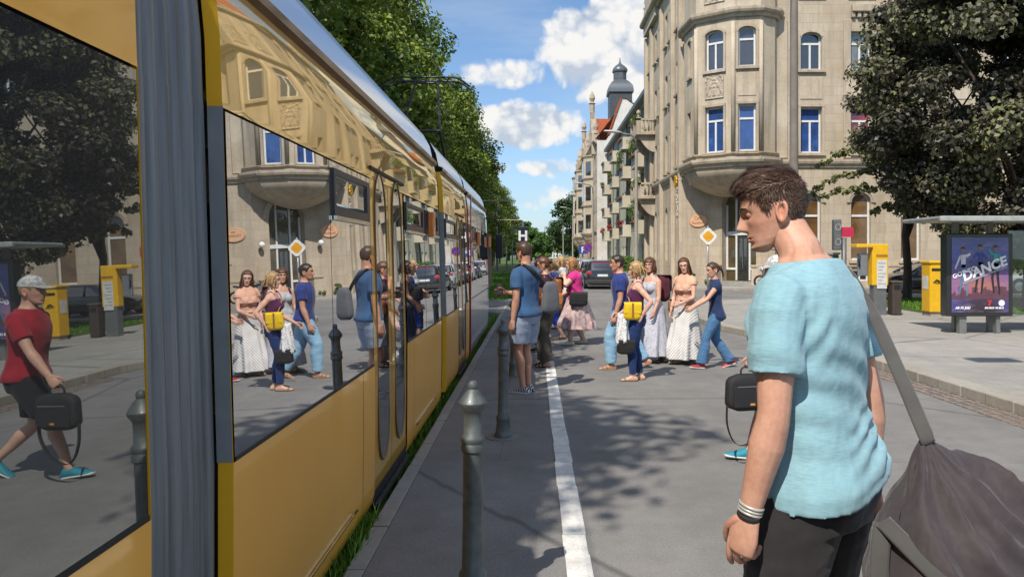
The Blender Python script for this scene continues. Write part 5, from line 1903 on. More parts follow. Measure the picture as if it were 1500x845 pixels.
def window(parent, O, U, N, op, depth, pane, transom=.70, mull=True, fw=.075, frame=None, low_mull=True):
    """white casement with frame, transom, mullion (one part) and its pane (sub-part)"""
    O = V(O); U = V(U); N = V(N)
    u0, v0, u1, v1, rise = op
    d = -depth * .80
    P = lambda u, v, n=0: O + U * u + Zv * v + N * (d + n)
    out = outline(u0, v0, u1, v1, rise)
    c = ((u0 + u1) / 2, (v0 + v1) / 2)
    ins = []
    for (u, v) in out:
        du = 1 if u < c[0] - 1e-6 else (-1 if u > c[0] + 1e-6 else 0)
        if rise and v > v1 - rise + 1e-4:
            cc = (c[0], v1 - rise); r = V((u - cc[0], v - cc[1], 0)); L = r.length
            f = (L - fw) / L if L else 0
            ins.append((cc[0] + r.x * f, cc[1] + r.y * f))
        else:
            ins.append((u + du * fw, min(max(v, v0 + fw), v1 - (0 if rise else fw))))
    m = MB(); n = len(out)
    rr = []
    for (pts, dn) in ((out, -.03), (out, .035), (ins, .035), (ins, -.03)):
        rr.append([P(a, b, dn) for a, b in pts])
    m.rings(rr, False)
    vt = v0 + (v1 - v0) * transom
    if transom: m.obox(O, U, N, u0 + fw, u1 - fw, vt - fw * .6, vt + fw * .6, d - .02, d + .045)
    if mull: m.obox(O, U, N, c[0] - fw * .55, c[0] + fw * .55, v0 + fw, (vt - fw * .6) if transom else v1 - fw, d - .02, d + .04)
    f = m.build('window', frame or WFRAME, parent)
    p = MB(); p.poly([P(a, b, -.004) for a, b in out])
    p.build('pane', pane, f)
    return f
def band(parent, name, mat, path, prof, bevel=0):
    """moulding run along a plan path; prof = (out, z) pairs; path turns with the wall, outward is to its right"""
    m = MB(); rr = []
    n = len(path)
    for i, p in enumerate(path):
        a = V((*path[max(i - 1, 0)], 0)); b = V((*p, 0)); c = V((*path[min(i + 1, n - 1)], 0))
        d1 = (b - a).normalized() if i > 0 else (c - b).normalized()
        d2 = (c - b).normalized() if i < n - 1 else d1
        n1 = V((d1.y, -d1.x, 0)); n2 = V((d2.y, -d2.x, 0))
        nn = (n1 + n2); nn.normalize()
        k = 1 / max(.4, nn.dot(n1))
        rr.append([(p[0] + nn.x * o * k, p[1] + nn.y * o * k, z) for o, z in prof])
    m.rings(rr, True)
    return m.build(name, mat, parent)
CORN = lambda z, h, o: [(-.05, z), (o * .35, z), (o * .45, z + h * .35), (o * .85, z + h * .45), (o, z + h * .7), (o, z + h), (-.05, z + h)]

Sand = stone('sandstone', (0.576, 0.492, 0.379), (0.508, 0.429, 0.333), (0.418, 0.350, 0.271), 1.05, .46, .88, .35, .45)
SandP = stone('sandstone_plain', (0.599, 0.514, 0.401), (0.531, 0.452, 0.350), (0.452, 0.384, 0.305), 2.3, 1.15, .88, .35, .6, .006)
SandR = stone('sandstone_base', (0.565, 0.475, 0.367), (0.497, 0.418, 0.322), (0.395, 0.328, 0.254), 1.15, .52, .9, .4, .5, .010)
SandD = stone('sandstone_trim', (0.554, 0.475, 0.373), (0.486, 0.418, 0.328), (0.384, 0.328, 0.266), 1.6, 2.0, .88, .4, .75, .006)
PaneBlue = glassy('pane_blue_blind', (.015, .075, .30), lo=.06, hi=.75, wobble=.02, pattern='pleat')
PaneDark = glassy('pane_dark', (.022, .022, .022), lo=.10, hi=.9, wobble=.03)
PaneCurt = glassy('pane_curtain', (.20, .23, .22), lo=.08, hi=.8, wobble=.02, pattern='pleat')
PaneRed = glassy('pane_red_blind', (.30, .012, .02), lo=.06, hi=.7, pattern='pleat')
PaneWarm = glassy('pane_cafe', (.17, .085, .022), lo=.05, hi=.6, wobble=.02)
PaneWhite = glassy('pane_white_curtain', (.5, .5, .48), lo=.08, hi=.6, pattern='pleat')
RoofTile = stone('roof_tile_red', (.42, .10, .03), (.33, .07, .022), (.16, .035, .012), .22, .30, .8, .8, .35)
SlateM = stone('slate', (.075, .088, .105), (.055, .065, .08), (.03, .035, .04), .4, .3, .45, .5, .2)
LeadM = plain('lead_sheet', (.15, .165, .18), .4, .5, dirt=.4)
WhitePl = stone('plaster_white', (.74, .73, .70), (.72, .71, .68), (.70, .69, .66), 9, 9, .9, .15, .18, .0)
GreenPl = stone('plaster_pale_green', (.50, .51, .43), (.48, .49, .41), (.46, .47, .40), 9, 9, .9, .2, .25, .0)
CreamPl = stone('plaster_cream', (.60, .55, .43), (.58, .53, .41), (.55, .50, .40), 9, 9, .9, .2, .2, .0)
GreyMetal = plain('metal_grey', (.16, .165, .17), .5, .3, dirt=.4)

# ------------------------------------------------------------------ corner building
CB = thing('corner_building', 'sandstone corner building with polygonal bay window and arched café door', 'building', (12, 42, .12))
A0 = (8.3, 55.5); A1 = (8.3, 42.0); A2 = (12.0, 38.0); A3 = (34.0, 38.0)
HT = 18.2
def frame_of(p, q):
    d = V((q[0] - p[0], q[1] - p[1], 0)); L = d.length; d.normalize()
    return V((p[0], p[1], 0)), d, V((d.y, -d.x, 0)), L
# front wall facing the cross street
O, U, N, L = frame_of(A2, A3)
xs = [14.0 + 2.52 * k for k in range(8)]
ops = []; front = []
for i, x in enumerate(xs):
    u = x - 12.0
    front.append(((u - .50, 1.48, u + .50, 4.88, .50), 'arch', i))
    front.append(((u - .54, 6.90, u + .54, 9.22, 0), 'first', i))
    front.append(((u - .54, 11.10, u + .54, 13.02, .24 if i == 0 else 0), 'second', i))
    front.append(((u - .54, 14.9, u + .54, 16.9, 0), 'third', i))
    front.append(((u - .42, .42, u + .42, .95, 0), 'cellar', i))
wall_mb(O, U, N, L, HT, [f[0] for f in front], .30, .10).build('wall', Sand, CB)
pm = {'arch': [PaneWarm, PaneWarm, PaneWarm], 'first': [PaneBlue, PaneRed, PaneDark, PaneCurt], 'second': [PaneDark, PaneCurt, PaneDark, PaneDark], 'third': [PaneDark, PaneCurt], 'cellar': [PaneDark]}
for op, kind, i in front:
    pane = pm[kind][i % len(pm[kind])]
    if kind == 'arch': window(CB, O, U, N, op, .30, pane, transom=.66, mull=False, fw=.09)
    elif kind == 'cellar': window(CB, O, U, N, op, .30, pane, transom=0, fw=.07)
    else: window(CB, O, U, N, op, .30, pane, fw=.085)
    if kind in ('first', 'second', 'third'):
        m = MB(); m.obox(O, U, N, op[0] - .16, op[2] + .16, op[1] - .16, op[1] - .02, -.02, .14); m.build('window_sill', SandD, CB, bevel=.015)
        s = MB()
        s.obox(O, U, N, op[0] - .13, op[0] - .005, op[1], op[3] - (op[4] or 0), -.01, .05); s.obox(O, U, N, op[2] + .005, op[2] + .13, op[1], op[3] - (op[4] or 0), -.01, .05)
        if op[4]:
            c = (op[0] + op[2]) / 2; h = .61
            pts = [(c + h * math.cos(t), op[3] - op[4] + (op[4] + .08) * math.sin(t)) for t in [PI * k / 12 for k in range(13)]]
            for (ua, va), (ub, vb) in zip(pts, pts[1:]):
                q = [O + U * ua + Zv * va, O + U * ub + Zv * vb, O + U * (c + (ub - c) * .86) + Zv * (vb - .10), O + U * (c + (ua - c) * .86) + Zv * (va - .10)]
                s.add([p + N * .05 for p in q] + [p - N * .01 for p in q], [(0, 1, 2, 3), (0, 4, 5, 1), (2, 6, 7, 3)])
        else: s.obox(O, U, N, op[0] - .13, op[2] + .13, op[3] + .005, op[3] + .14, -.01, .06)
        s.build('window_surround', SandD, CB)
    if kind == 'first':
        s = MB(); s.obox(O, U, N, op[0] - .02, op[2] + .02, 9.60, 10.72, -.01, .035); s.build('spandrel_panel', SandP, CB, bevel=.02)
    if kind == 'arch':
        s = MB(); c = (op[0] + op[2]) / 2
        for r0, r1, n0 in ((.50, .60, .05), (.60, .72, .085)):
            rr = []
            for k in range(15):
                t = PI * k / 14
                rr.append([O + U * (c + r * math.cos(t)) + Zv * (4.38 + r * math.sin(t)) + N * n for r, n in ((r0, -.01), (r0, n0), (r1, n0), (r1, -.01))])
            s.rings(rr)
        s.build('arch_moulding', SandD, CB, smooth=30)
        m = MB(); m.obox(O, U, N, op[0] - .12, op[2] + .12, op[1] - .18, op[1] - .02, -.02, .16); m.build('window_sill', SandD, CB, bevel=.015)
        b = MB(); uu = op[2] - .16; b.obox(O, U, N, uu - .10, uu, 1.55, 4.2, -.262, -.252); b.build('curtain_edge', plain('curtain_olive', (.22, .20, .06), .8), CB)
# pilasters
for u0, u1 in ((.02, .78), (3.62, 3.98), (8.5, 9.0), (13.5, 14.1)):
    m = MB(); m.obox(O, U, N, u0, u1, 6.62, 13.6, -.02, .10); m.build('pilaster', SandP, CB, bevel=.02)
# dentil course under the eaves near the second window axis
for k in range(26):
    m = MB(); u = 4.0 + k * .30; m.obox(O, U, N, u, u + .16, 13.72, 13.98, -.02, .16)
    if k == 0: dm = m
    else: dm.add(m.v, m.f)
dm.build('dentils', SandD, CB)['kind'] = 'stuff'
m = MB(); m.obox(O, U, N, 4.0, 22, 13.98, 14.35, -.02, .26); m.build('cornice', SandD, CB, bevel=.03)
# plinth
m = MB(); m.obox(O, U, N, .0, L, .1, 1.12, -.02, .10)
# keep the cellar windows clear: plinth in pieces between them
m = MB(); edges = [0] + [q for x in xs for q in (x - 12 - .5, x - 12 + .5)] + [L]
for a, b in zip(edges[::2], edges[1::2]): m.obox(O, U, N, a, b, .1, 1.14, -.02, .07)
m.obox(O, U, N, 0, L, 1.142, 1.24, -.02, .10)
m.build('plinth', SandR, CB)
# wall towards the main street
O2, U2, N2, L2 = frame_of(A0, A1)
side = []
for i, u in enumerate((1.5, 4.1, 5.5, 8.2, 9.6, 12.0)):
    w = .42 if i in (1, 2, 3, 4) else .5
    side.append((u - w, 1.4, u + w, 4.7, w))
    side.append((u - w, 6.9, u + w, 9.2, 0)); side.append((u - w, 11.1, u + w, 13.0, .2)); side.append((u - w, 14.9, u + w, 16.8, 0))
wall_mb(O2, U2, N2, L2, HT, side, .30, .10).build('wall', Sand, CB)
for k, op in enumerate(side): window(CB, O2, U2, N2, op, .30, (PaneDark, PaneWhite, PaneDark, PaneCurt)[k % 4], fw=.075)
for u in (.25, 2.8, 6.85, 10.8, 13.2):
    m = MB(); m.obox(O2, U2, N2, u - .22, u + .22, .1, 17.6, -.02, .22); m.build('pilaster', SandP, CB, bevel=.03)
for op in side:
    if op[1] > 5:
        m = MB(); m.obox(O2, U2, N2, op[0] - .1, op[2] + .1, op[1] - .18, op[1] - .02, -.02, .16); m.build('window_sill', SandD, CB, bevel=.015)
# two stone balconies at the far end
for z in (5.6, 10.0):
    b = MB(); u0, u1 = .6, 4.0
    b.obox(O2, U2, N2, u0, u1, z, z + .22, 0, 1.30)
    o = b.build('balcony', SandD, CB, bevel=.03)
    for uu in (u0 + .3, u1 - .55):
        c = MB(); rr = []
        for k in range(9):
            t = k / 8
            rr.append([O2 + U2 * a + N2 * n + Zv * zz for a in (uu, uu + .25) for (n, zz) in ([(0, z - 1.15 * (1 - t ** 2) - .0), (1.15 * t, z - 1.15 * (1 - t ** 2))])])
        for k in range(8):
            A = rr[k]; B = rr[k + 1]
            c.quad(A[1], B[1], B[3], A[3]); c.quad(A[0], A[1], B[1], B[0]); c.quad(A[2], A[3], B[3], B[2])
        c.build('console', SandD, o)
    r = MB()
    r.obox(O2, U2, N2, u0, u1, z + .98, z + 1.12, 1.10, 1.30); r.obox(O2, U2, N2, u0, u0 + .2, z + .98, z + 1.12, 0, 1.10); r.obox(O2, U2, N2, u1 - .2, u1, z + .98, z + 1.12, 0, 1.10)
    for uu in (u0, u1 - .32, (u0 + u1) / 2 - .16): r.obox(O2, U2, N2, uu, uu + .32, z + .22, z + 1.2, 1.0, 1.30)
    for uu in (u0 + .16, u1 - .16): r.lathe(O2 + U2 * uu + N2 * 1.15 + Zv * (z + 1.2), [(.10, 0), (.13, .08), (.06, .14), (.15, .30), (.13, .42), (.02, .52)], 12)
    k = u0 + .5
    while k < u1 - .5:
        r.lathe(O2 + U2 * k + N2 * 1.2 + Zv * (z + .22), [(.06, 0), (.05, .08), (.08, .28), (.045, .55), (.06, .76)], 8); k += .24
    for nn in (.3, .55, .8): r.lathe(O2 + U2 * (u1 - .1) + N2 * nn + Zv * (z + .22), [(.06, 0), (.05, .08), (.08, .28), (.045, .55), (.06, .76)], 8)
    r.build('balustrade', SandD, o)
# chamfered corner with the café door
O3, U3, N3, L3 = frame_of(A1, A2)
cu = 3.55                                    # centre of the door along the chamfer
dop = (cu - 1.02, .36, cu + 1.02, 5.35, 1.02)
wall_mb(O3, U3, N3, L3, HT, [dop], .5, .10).build('wall', SandR, CB)
d = -.42
def cbx(u0, u1, v0, v1, n0=-.03, n1=.04): return dict(u0=u0, u1=u1, v0=v0, v1=v1, n0=d + n0, n1=d + n1)
m = MB()
def fb(*a, **k):
    q = cbx(*a, **k); m.obox(O3, U3, N3, q['u0'], q['u1'], q['v0'], q['v1'], q['n0'], q['n1'])
fb(cu - 1.0, cu - .90, .95, 4.4); fb(cu + .90, cu + 1.0, .95, 4.4); fb(cu - .43, cu - .33, .40, 5.2); fb(cu + .36, cu + .46, .40, 5.2); fb(cu - 1.0, cu + 1.0, 2.78, 2.98, n1=.06)
fb(cu - .90, cu - .43, .95, 1.06); fb(cu + .46, cu + .90, .95, 1.06)
fr = m.build('shopfront_frame', WFRAME, CB)
p = MB(); p.poly([O3 + U3 * a + Zv * b + N3 * (d - .02) for a, b in outline(*dop)]); p.build('pane', glassy('pane_cafe_dark', (.09, .060, .018), lo=.06, hi=.6, wobble=.02), fr)
m = MB(); m.obox(O3, U3, N3, cu - .32, cu + .35, .40, 2.76, d - .012, d + .012)
do = m.build('cafe_door', plain('door_dark', (.035, .030, .024), .35, coat=.3), CB)
m = MB(); m.obox(O3, U3, N3, cu - .20, cu - .02, .8, 2.6, d + .012, d + .016); m.obox(O3, U3, N3, cu + .06, cu + .24, .8, 2.6, d + .012, d + .016); m.build('door_pane', PaneDark, do)
m = MB(); m.tube([O3 + U3 * (cu + .02) + N3 * (d + .06) + Zv * 1.0, O3 + U3 * (cu + .02) + N3 * (d + .06) + Zv * 1.9], .018, 8); m.build('door_handle', M_metal, do)
m = MB()
for k, (w_, h_) in enumerate(((1.5, .20), (1.25, .36))):
    m.obox(O3, U3, N3, cu - w_, cu + w_, .12, h_, -.3, .62 - .3 * k)
m.build('door_step', Granite, CB, bevel=.01)
for sx in (-1, 1):
    m = MB(); m.obox(O3, U3, N3, cu + sx * 1.36 - .3, cu + sx * 1.36 + .3, .12, 1.10, -.02, .55); m.obox(O3, U3, N3, cu + sx * 1.36 - .34, cu + sx * 1.36 + .34, 1.102, 1.22, -.02, .6)
    m.build('stair_cheek', SandR, CB, bevel=.03)
s = MB()
for r0, r1, n0 in ((1.03, 1.16, .06), (1.16, 1.34, .12)):
    rr = []
    for k in range(21):
        t = PI * k / 20
        rr.append([O3 + U3 * (cu + r * math.cos(t)) + Zv * (4.33 + r * math.sin(t)) + N3 * n for r, n in ((r0, -.01), (r0, n0), (r1, n0), (r1, -.01))])
    s.rings(rr)
s.build('arch_moulding', SandD, CB, smooth=30)
# polygonal bay on the corner
BP = [(8.12, 40.75), (8.30, 38.55), (9.88, 37.35), (11.2, 37.12), (12.02, 37.55), (12.3, 38.02)]
for k, (p, q) in enumerate(zip(BP, BP[1:])):
    Ob, Ub, Nb, Lb = frame_of(p, q)
    ow = []
    if k == 1: ow = [(Lb / 2 - .48, 6.90, Lb / 2 + .48, 9.20, 0), (Lb / 2 - .48, 11.05, Lb / 2 + .48, 13.05, .22)]
    if k == 2: ow = [(Lb / 2 - .42, 6.90, Lb / 2 + .42, 9.22, 0), (Lb / 2 - .42, 11.10, Lb / 2 + .42, 13.05, .22)]
    if k == 0: ow = [(Lb / 2 - .28, 6.95, Lb / 2 + .28, 9.2, 0), (Lb / 2 - .28, 11.1, Lb / 2 + .28, 13.0, .15)]
    wall_mb(Ob, Ub, Nb, Lb, HT - .6, ow, .26, 6.2).build('bay_wall', SandP, CB)
    for op in ow:
        window(CB, Ob, Ub, Nb, op, .26, PaneBlue if (op[1] < 8 and k) else PaneDark, fw=.085, mull=(k == 1))
        s = MB()
        s.obox(Ob, Ub, Nb, op[0] - .14, op[2] + .14, op[1] - .15, op[1] - .01, -.01, .12)
        s.obox(Ob, Ub, Nb, op[0] - .13, op[0] - .01, op[1], op[3] - op[4], -.01, .06); s.obox(Ob, Ub, Nb, op[2] + .01, op[2] + .13, op[1], op[3] - op[4], -.01, .06)
        if op[4]:
            c = (op[0] + op[2]) / 2; h = (op[2] - op[0]) / 2
            rr = []
            for j in range(13):
                t = PI * j / 12
                rr.append([Ob + Ub * (c + (h + e) * math.cos(t)) + Zv * (op[3] - op[4] + (op[4] + e) * math.sin(t)) + Nb * n for e, n in ((.01, -.01), (.01, .07), (.15, .07), (.15, -.01))])
            s.rings(rr)
        else: s.obox(Ob, Ub, Nb, op[0] - .13, op[2] + .13, op[3] + .01, op[3] + .13, -.01, .06)
        s.build('window_surround', SandD, CB)
    if k in (1, 2):
        # carved relief between the storeys and above the cornice
        for (va, vb, half) in ((9.62, 10.78, (.50 if k == 1 else .44)), (14.45, 15.9, .55 if k == 1 else .48)):
            if k == 2 and va < 10:
                s = MB(); s.obox(Ob, Ub, Nb, Lb / 2 - half, Lb / 2 + half, va, vb, -.01, .03); s.build('spandrel_panel', SandP, CB, bevel=.02); continue
            n = 44; gv = []; gf = []
            for j in range(n + 1):
                for i in range(n + 1):
                    u = Lb / 2 - half + 2 * half * i / n; v = va + (vb - va) * j / n
                    e = min(i, n - i, j, n - j)
                    x_ = abs(u - Lb / 2)
                    h = .07 * abs(noise.noise(V((x_ * 7, v * 7, k * 3)))) + .05 * abs(noise.noise(V((x_ * 15, v * 15, 5)))) + .05 * math.exp(-((x_ / .2) ** 2 + ((v - (va + vb) / 2) / .3) ** 2)) + .03 * max(0, math.sin(x_ * 16 + v * 9))
                    gv.append(Ob + Ub * u + Zv * v + Nb * (.005 + (h if e > 1 else .05)))
            for j in range(n):
                for i in range(n):
                    a = j * (n + 1) + i
                    gf.append((a, a + 1, a + n + 2, a + n + 1))
            s = MB(); s.add(gv, gf); s.build('carved_relief', SandD, CB, smooth=True)
    # slim corner colonnettes
    if 0 < k < 4:
        m = MB(); m.tube([(p[0], p[1], 6.9), (p[0], p[1], 13.3)], .11, 10); m.build('colonnette', SandP, CB, smooth=True)
bp = [A1[0:2]] and [(8.28, 41.6)] + BP
band(CB, 'bay_cornice', SandD, bp, CORN(13.55, .42, .34))
band(CB, 'bay_cornice', SandD, bp, CORN(6.15, .42, .30))
band(CB, 'sill_course', SandD, BP, CORN(6.70, .14, .12))
band(CB, 'bay_cornice', SandD, bp, CORN(17.2, .4, .3))
# console under the bay: sections shrink down to a point on the wall
foot = O3 + U3 * (cu - .75) + Zv * 0
base = [V((*p, 0)) for p in [(8.3, 41.2)] + BP]
m = MB(); rr = []
for k in range(13):
    t = k / 12
    s_ = math.cos(t * PI / 2) ** .75 if t < 1 else .03
    z = 6.16 - 1.35 * t ** .9
    cpt = O3 + U3 * (L3 * .52) - N3 * .05
    rr.append([(cpt.x + (b.x - cpt.x) * (.10 + .90 * s_), cpt.y + (b.y - cpt.y) * (.10 + .90 * s_), z) for b in base])
m.rings(rr, True, True); m.build('bay_console', SandP, CB, smooth=25)
# string courses round the whole front
band(CB, 'string_course', SandD, [A0, A1, (8.5, 41.8)], CORN(6.15, .40, .24))
band(CB, 'string_course', SandD, [(12.3, 38.0), A3], CORN(6.15, .40, .24))
band(CB, 'eaves', SandD, [A0, A1, A2, A3], CORN(HT, .5, .55))
# roof
m = MB()
b0 = [(A0[0], A0[1], HT + .5), (A1[0], A1[1], HT + .5), (A2[0], A2[1], HT + .5), (A3[0], A3[1], HT + .5)]
t0 = [(12.5, A0[1], HT + 5.2), (12.5, 43.5, HT + 5.2), (14.0, 42.4, HT + 5.2), (A3[0], 42.4, HT + 5.2)]
for i in range(3): m.quad(b0[i], b0[i + 1], t0[i + 1], t0[i])
m.build('roof', RoofTile, CB)
# ornate gable on the street side
m = MB(); prof = [(0, HT - .5), (5.2, HT - .5), (5.2, HT + 1.0), (4.5, HT + 1.6), (4.3, HT + 2.6), (3.4, HT + 3.0), (3.1, HT + 4.2), (2.1, HT + 4.2), (1.8, HT + 3.0), (.9, HT + 2.6), (.7, HT + 1.6), (0, HT + 1.0)]
ra = [O2 + U2 * (a + .3) + Zv * b + N2 * .30 for a, b in prof]; rb = [p - N2 * .5 for p in ra]
m.rings([ra, rb]); m.build('gable', SandP, CB)
for uu, zz in ((.5, HT + 1.0), (5.2, HT + 1.0), (2.9, HT + 4.2)):
    m = MB(); m.lathe(O2 + U2 * uu + N2 * .05 + Zv * zz, [(.22, 0), (.22, .5), (.30, .55), (.14, .75), (.24, 1.0), (.18, 1.3), (.02, 1.6)], 12); m.build('finial', SandD, CB, smooth=40)
# back walls so that the block is closed
m = MB(); m.box(A0[0] + .6, 34, 49.0, 55.4, .1, HT); m.build('rear_wing', Sand, CB)
# golden house sign above the side door
m = MB(); c = O2 + U2 * 12.9 + N2 * .24 + Zv * 5.9
for k in range(9):
    a = k * 2 * PI / 9
    m.sphere((c.x - .06, c.y + .26 * math.cos(a), c.z + .24 * math.sin(a)), (.07, .12, .12), 8, 6)
m.sphere(c, (.12, .24, .22), 10, 7); m.build('gilt_ornament', plain('gilt', (.62, .33, .02), .35, .4), CB, smooth=True)
m = MB()
for k in range(34):
    z = 3.9 + 1.6 * random.random(); a = random.uniform(-.32, .32)
    m.sphere((8.08, c.y + a * (1 - .3 * abs(z - 4.7)), z), (.06, .09, .09), 7, 5)
m.build('carved_garland', SandD, CB, smooth=True)

# café signs and lamps on the chamfer
def oval_sign(u, z, label, lines, O_, U_, N_):
    t = thing('oval_sign', label, 'sign', tuple(O_ + U_ * u + N_ * .03 + Zv * (z - .38)))
    rr = []
    for (k, n) in ((1.0, .012), (1.0, .05), (.96, .06)):
        rr.append([O_ + U_ * (u + .60 * k * math.cos(a)) + Zv * (z + .37 * k * math.sin(a)) + N_ * n for a in [2 * PI * i / 40 for i in range(40)]])
    m = MB(); m.rings(rr); m.build('sign_board', plain('sign_peach', (.66, .40, .24), .5, var=.05), t)
    rr = [[O_ + U_ * (u + .57 * k * math.cos(a)) + Zv * (z + .345 * k * math.sin(a)) + N_ * .062 for a in [2 * PI * i / 40 for i in range(40)]] for k in (1.0, .965)]
    m = MB(); m.rings(rr, False); m.build('sign_rim', plain('sign_brown', (.30, .12, .05), .6), t)
    for txt, size, dz in lines:
        text_mb(txt, size, O_ + U_ * u + Zv * (z + dz) + N_ * .063, U_, Zv, .004).build('lettering', plain('sign_brown', (.30, .12, .05), .6), t)
oval_sign(1.05, 3.62, 'peach oval sign reading Café left of the corner door', (('Café', .26, .13), ('Raustham', .20, -.12)), O3, U3, N3)
oval_sign(.95, 3.55, 'peach oval shop sign on the front wall just right of the corner', (('das', .16, .15), ('Musikhaus', .18, -.04)), V((12.0, 38.0, 0)), V((1, 0, 0)), V((0, -1, 0)))
def globe(u, z, label, O_, U_, N_):
    c = O_ + U_ * u + N_ * .28 + Zv * z
    t = thing('globe_lamp', label, 'lamp', tuple(c - Zv * .2))
    m = MB(); m.sphere(c, .155, 16, 10); m.build('lamp_globe', plain('opal_glass', (.78, .78, .76), .15, var=.02, bump=0), t, smooth=True)
    m = MB(); m.tube([O_ + U_ * u + Zv * (z - .25), O_ + U_ * u + N_ * .2 + Zv * (z - .26), c - Zv * .14], .025, 8); m.build('bracket', GreyMetal, t, smooth=True)
globe(1.78, 2.98, 'white globe lamp on the wall left of the corner door', O3, U3, N3)
globe(5.15, 2.98, 'white globe lamp on the wall right of the corner door', O3, U3, N3)
# potted plant in the shop window: green and white sticker
# ------------------------------------------------------------------ balcony building
BB = thing('balcony_building', 'pale green apartment block with stacked balconies along the street', 'building', (9.2, 75, .12))
Ob, Ub, Nb, Lb = frame_of((9.2, 94.0), (9.2, 56.2))
HB_ = 14.6
ops = []; per = 9.3
log = []; small = []
for k in range(4):
    u0 = 1.2 + k * per
    for f in range(5):
        z = .9 + f * 2.78
        if f == 0: small.append((u0 + .6, z + .3, u0 + 2.0, z + 1.75, 0))
        else: log.append((u0, z - .02, u0 + 2.7, z + 2.35, 0))
        small.append((u0 + 3.45, z + .6, u0 + 3.95, z + 1.4, 0))
        small.append((u0 + 4.55, z + .45, u0 + 5.75, z + 1.75, 0)); small.append((u0 + 6.6, z + .45, u0 + 7.6, z + 1.75, 0))
wall_mb(Ob, Ub, Nb, Lb, HB_, log + small, .22, .1).build('wall', GreenPl, BB)
Dark = plain('loggia_wall', (.20, .20, .175), .9)
for (a, b, c_, d_, _) in log:
    m = MB(); m.obox(Ob, Ub, Nb, a, c_, b, d_, -1.3, -1.28)
    for q in (a, c_): m.obox(Ob, Ub, Nb, q - .02, q + .02, b, d_, -1.28, -.225)
    m.obox(Ob, Ub, Nb, a, c_, d_, d_ + .02, -1.28, -.225)
    lo = m.build('loggia', Dark, BB)
    m = MB(); m.obox(Ob, Ub, Nb, a + .4, a + 1.9, b + .1, b + 2.1, -1.275, -1.26); m.build('loggia_door', PaneDark, lo)
for k, op in enumerate(small): window(BB, Ob, Ub, Nb, op, .22, (PaneDark, PaneCurt)[k % 2], transom=0, mull=(op[2] - op[0] > .7), fw=.06)
plants = []
for k, (a, b, c_, d_, _) in enumerate(log):
    m = MB()
    m.obox(Ob, Ub, Nb, a - .05, c_ + .05, b - .14, b + .02, 0.002, .88)
    bo = m.build('balcony', CreamPl, BB)
    m = MB(); m.obox(Ob, Ub, Nb, a - .02, c_ + .02, b + .02, b + 1.0, .81, .86); m.build('balcony_front', GreyMetal if k % 3 else plain('panel_green_grey', (.26, .29, .27), .7), bo)
    for q in (a - .05, c_ + .01):
        m = MB(); m.obox(Ob, Ub, Nb, q, q + .04, b + .02, b + 1.0, .01, .81); m.build('balcony_side', CreamPl, bo)
    m = MB(); m.obox(Ob, Ub, Nb, a + .2, c_ - .2, b + .80, b + 1.0, .862, 1.02); m.build('flower_box', plain('terracotta', (.25, .10, .05), .8), bo)
    plants.append((Ob + Ub * ((a + c_) / 2) + Nb * .94 + Zv * (b + 1.06), bo))
for q in (.4, 7.0, 13.3, 19.6, 25.9, 32.2, 37.4):
    m = MB(); m.obox(Ob, Ub, Nb, q - .06, q + .06, .15, HB_, .005, .12); m.build('downpipe', GreyMetal, BB)
band(BB, 'eaves', GreyMetal, [(9.2, 94.0), (9.2, 56.2)], [(-.1, HB_), (.5, HB_ + .05), (.55, HB_ + .32), (-.1, HB_ + .32)])
m = MB(); m.add([(8.7, 56.2, HB_ + .32), (8.7, 94, HB_ + .32), (14.5, 94, HB_ + 3.0), (14.5, 56.2, HB_ + 3.0)], [(0, 1, 2, 3)]); m.build('roof', plain('roof_dark', (.06, .055, .05), .8), BB)
m = MB(); m.box(9.25, 20, 56.25, 56.5, .1, HB_); m.build('end_wall', GreenPl, BB)

# ------------------------------------------------------------------ old ornate house with the white fire wall
OB = thing('gabled_house', 'ornate sandstone house with white fire wall, orange roof and pinnacled gables', 'building', (8.0, 110, .12))
Oo, Uo, No, Lo = frame_of((7.9, 134.0), (7.9, 94.4))
ops = []
for k in range(13):
    u = 1.6 + k * 3.0
    for z in (1.6, 5.4, 9.2, 12.8): ops.append((u - .55, z, u + .55, z + 2.1, .3 if z in (5.4, 12.8) else 0))
wall_mb(Oo, Uo, No, Lo, 16.2, ops, .3, .1).build('wall', Sand, OB)
for k, op in enumerate(ops): window(OB, Oo, Uo, No, op, .3, (PaneDark, PaneCurt, PaneDark)[k % 3], fw=.09)
# white fire wall with raking gable
m = MB(); pf = [(7.86, .1), (14.2, .1), (14.2, 19.4), (11.6, 21.3), (11.0, 21.3), (9.5, 17.0), (9.0, 16.2), (7.86, 16.2)]
m.rings([[(x, 94.32, z) for x, z in pf], [(x, 94.0 + .38, z) for x, z in pf]]); m.build('fire_wall', WhitePl, OB)
m = MB()
for (xa, za), (xb, zb) in (((9.4, 16.9), (11.0, 21.42)), ((11.6, 21.42), (14.3, 19.5))):
    m.add([(xa, 94.2, za), (xb, 94.2, zb), (xb, 97, zb), (xa, 97, za), (xa - .15, 94.2, za + .05), (xb - .15, 94.2, zb + .16), (xb - .15, 97, zb + .16), (xa - .15, 97, za + .05)], [(0, 1, 5, 4), (4, 5, 6, 7), (3, 2, 6, 7)])
m.build('verge', RoofTile, OB)
m = MB(); m.add([(7.5, 96, 16.3), (7.5, 134, 16.3), (11.2, 134, 21.0), (11.2, 96, 21.0)], [(0, 1, 2, 3)])
m.build('roof', RoofTile, OB)
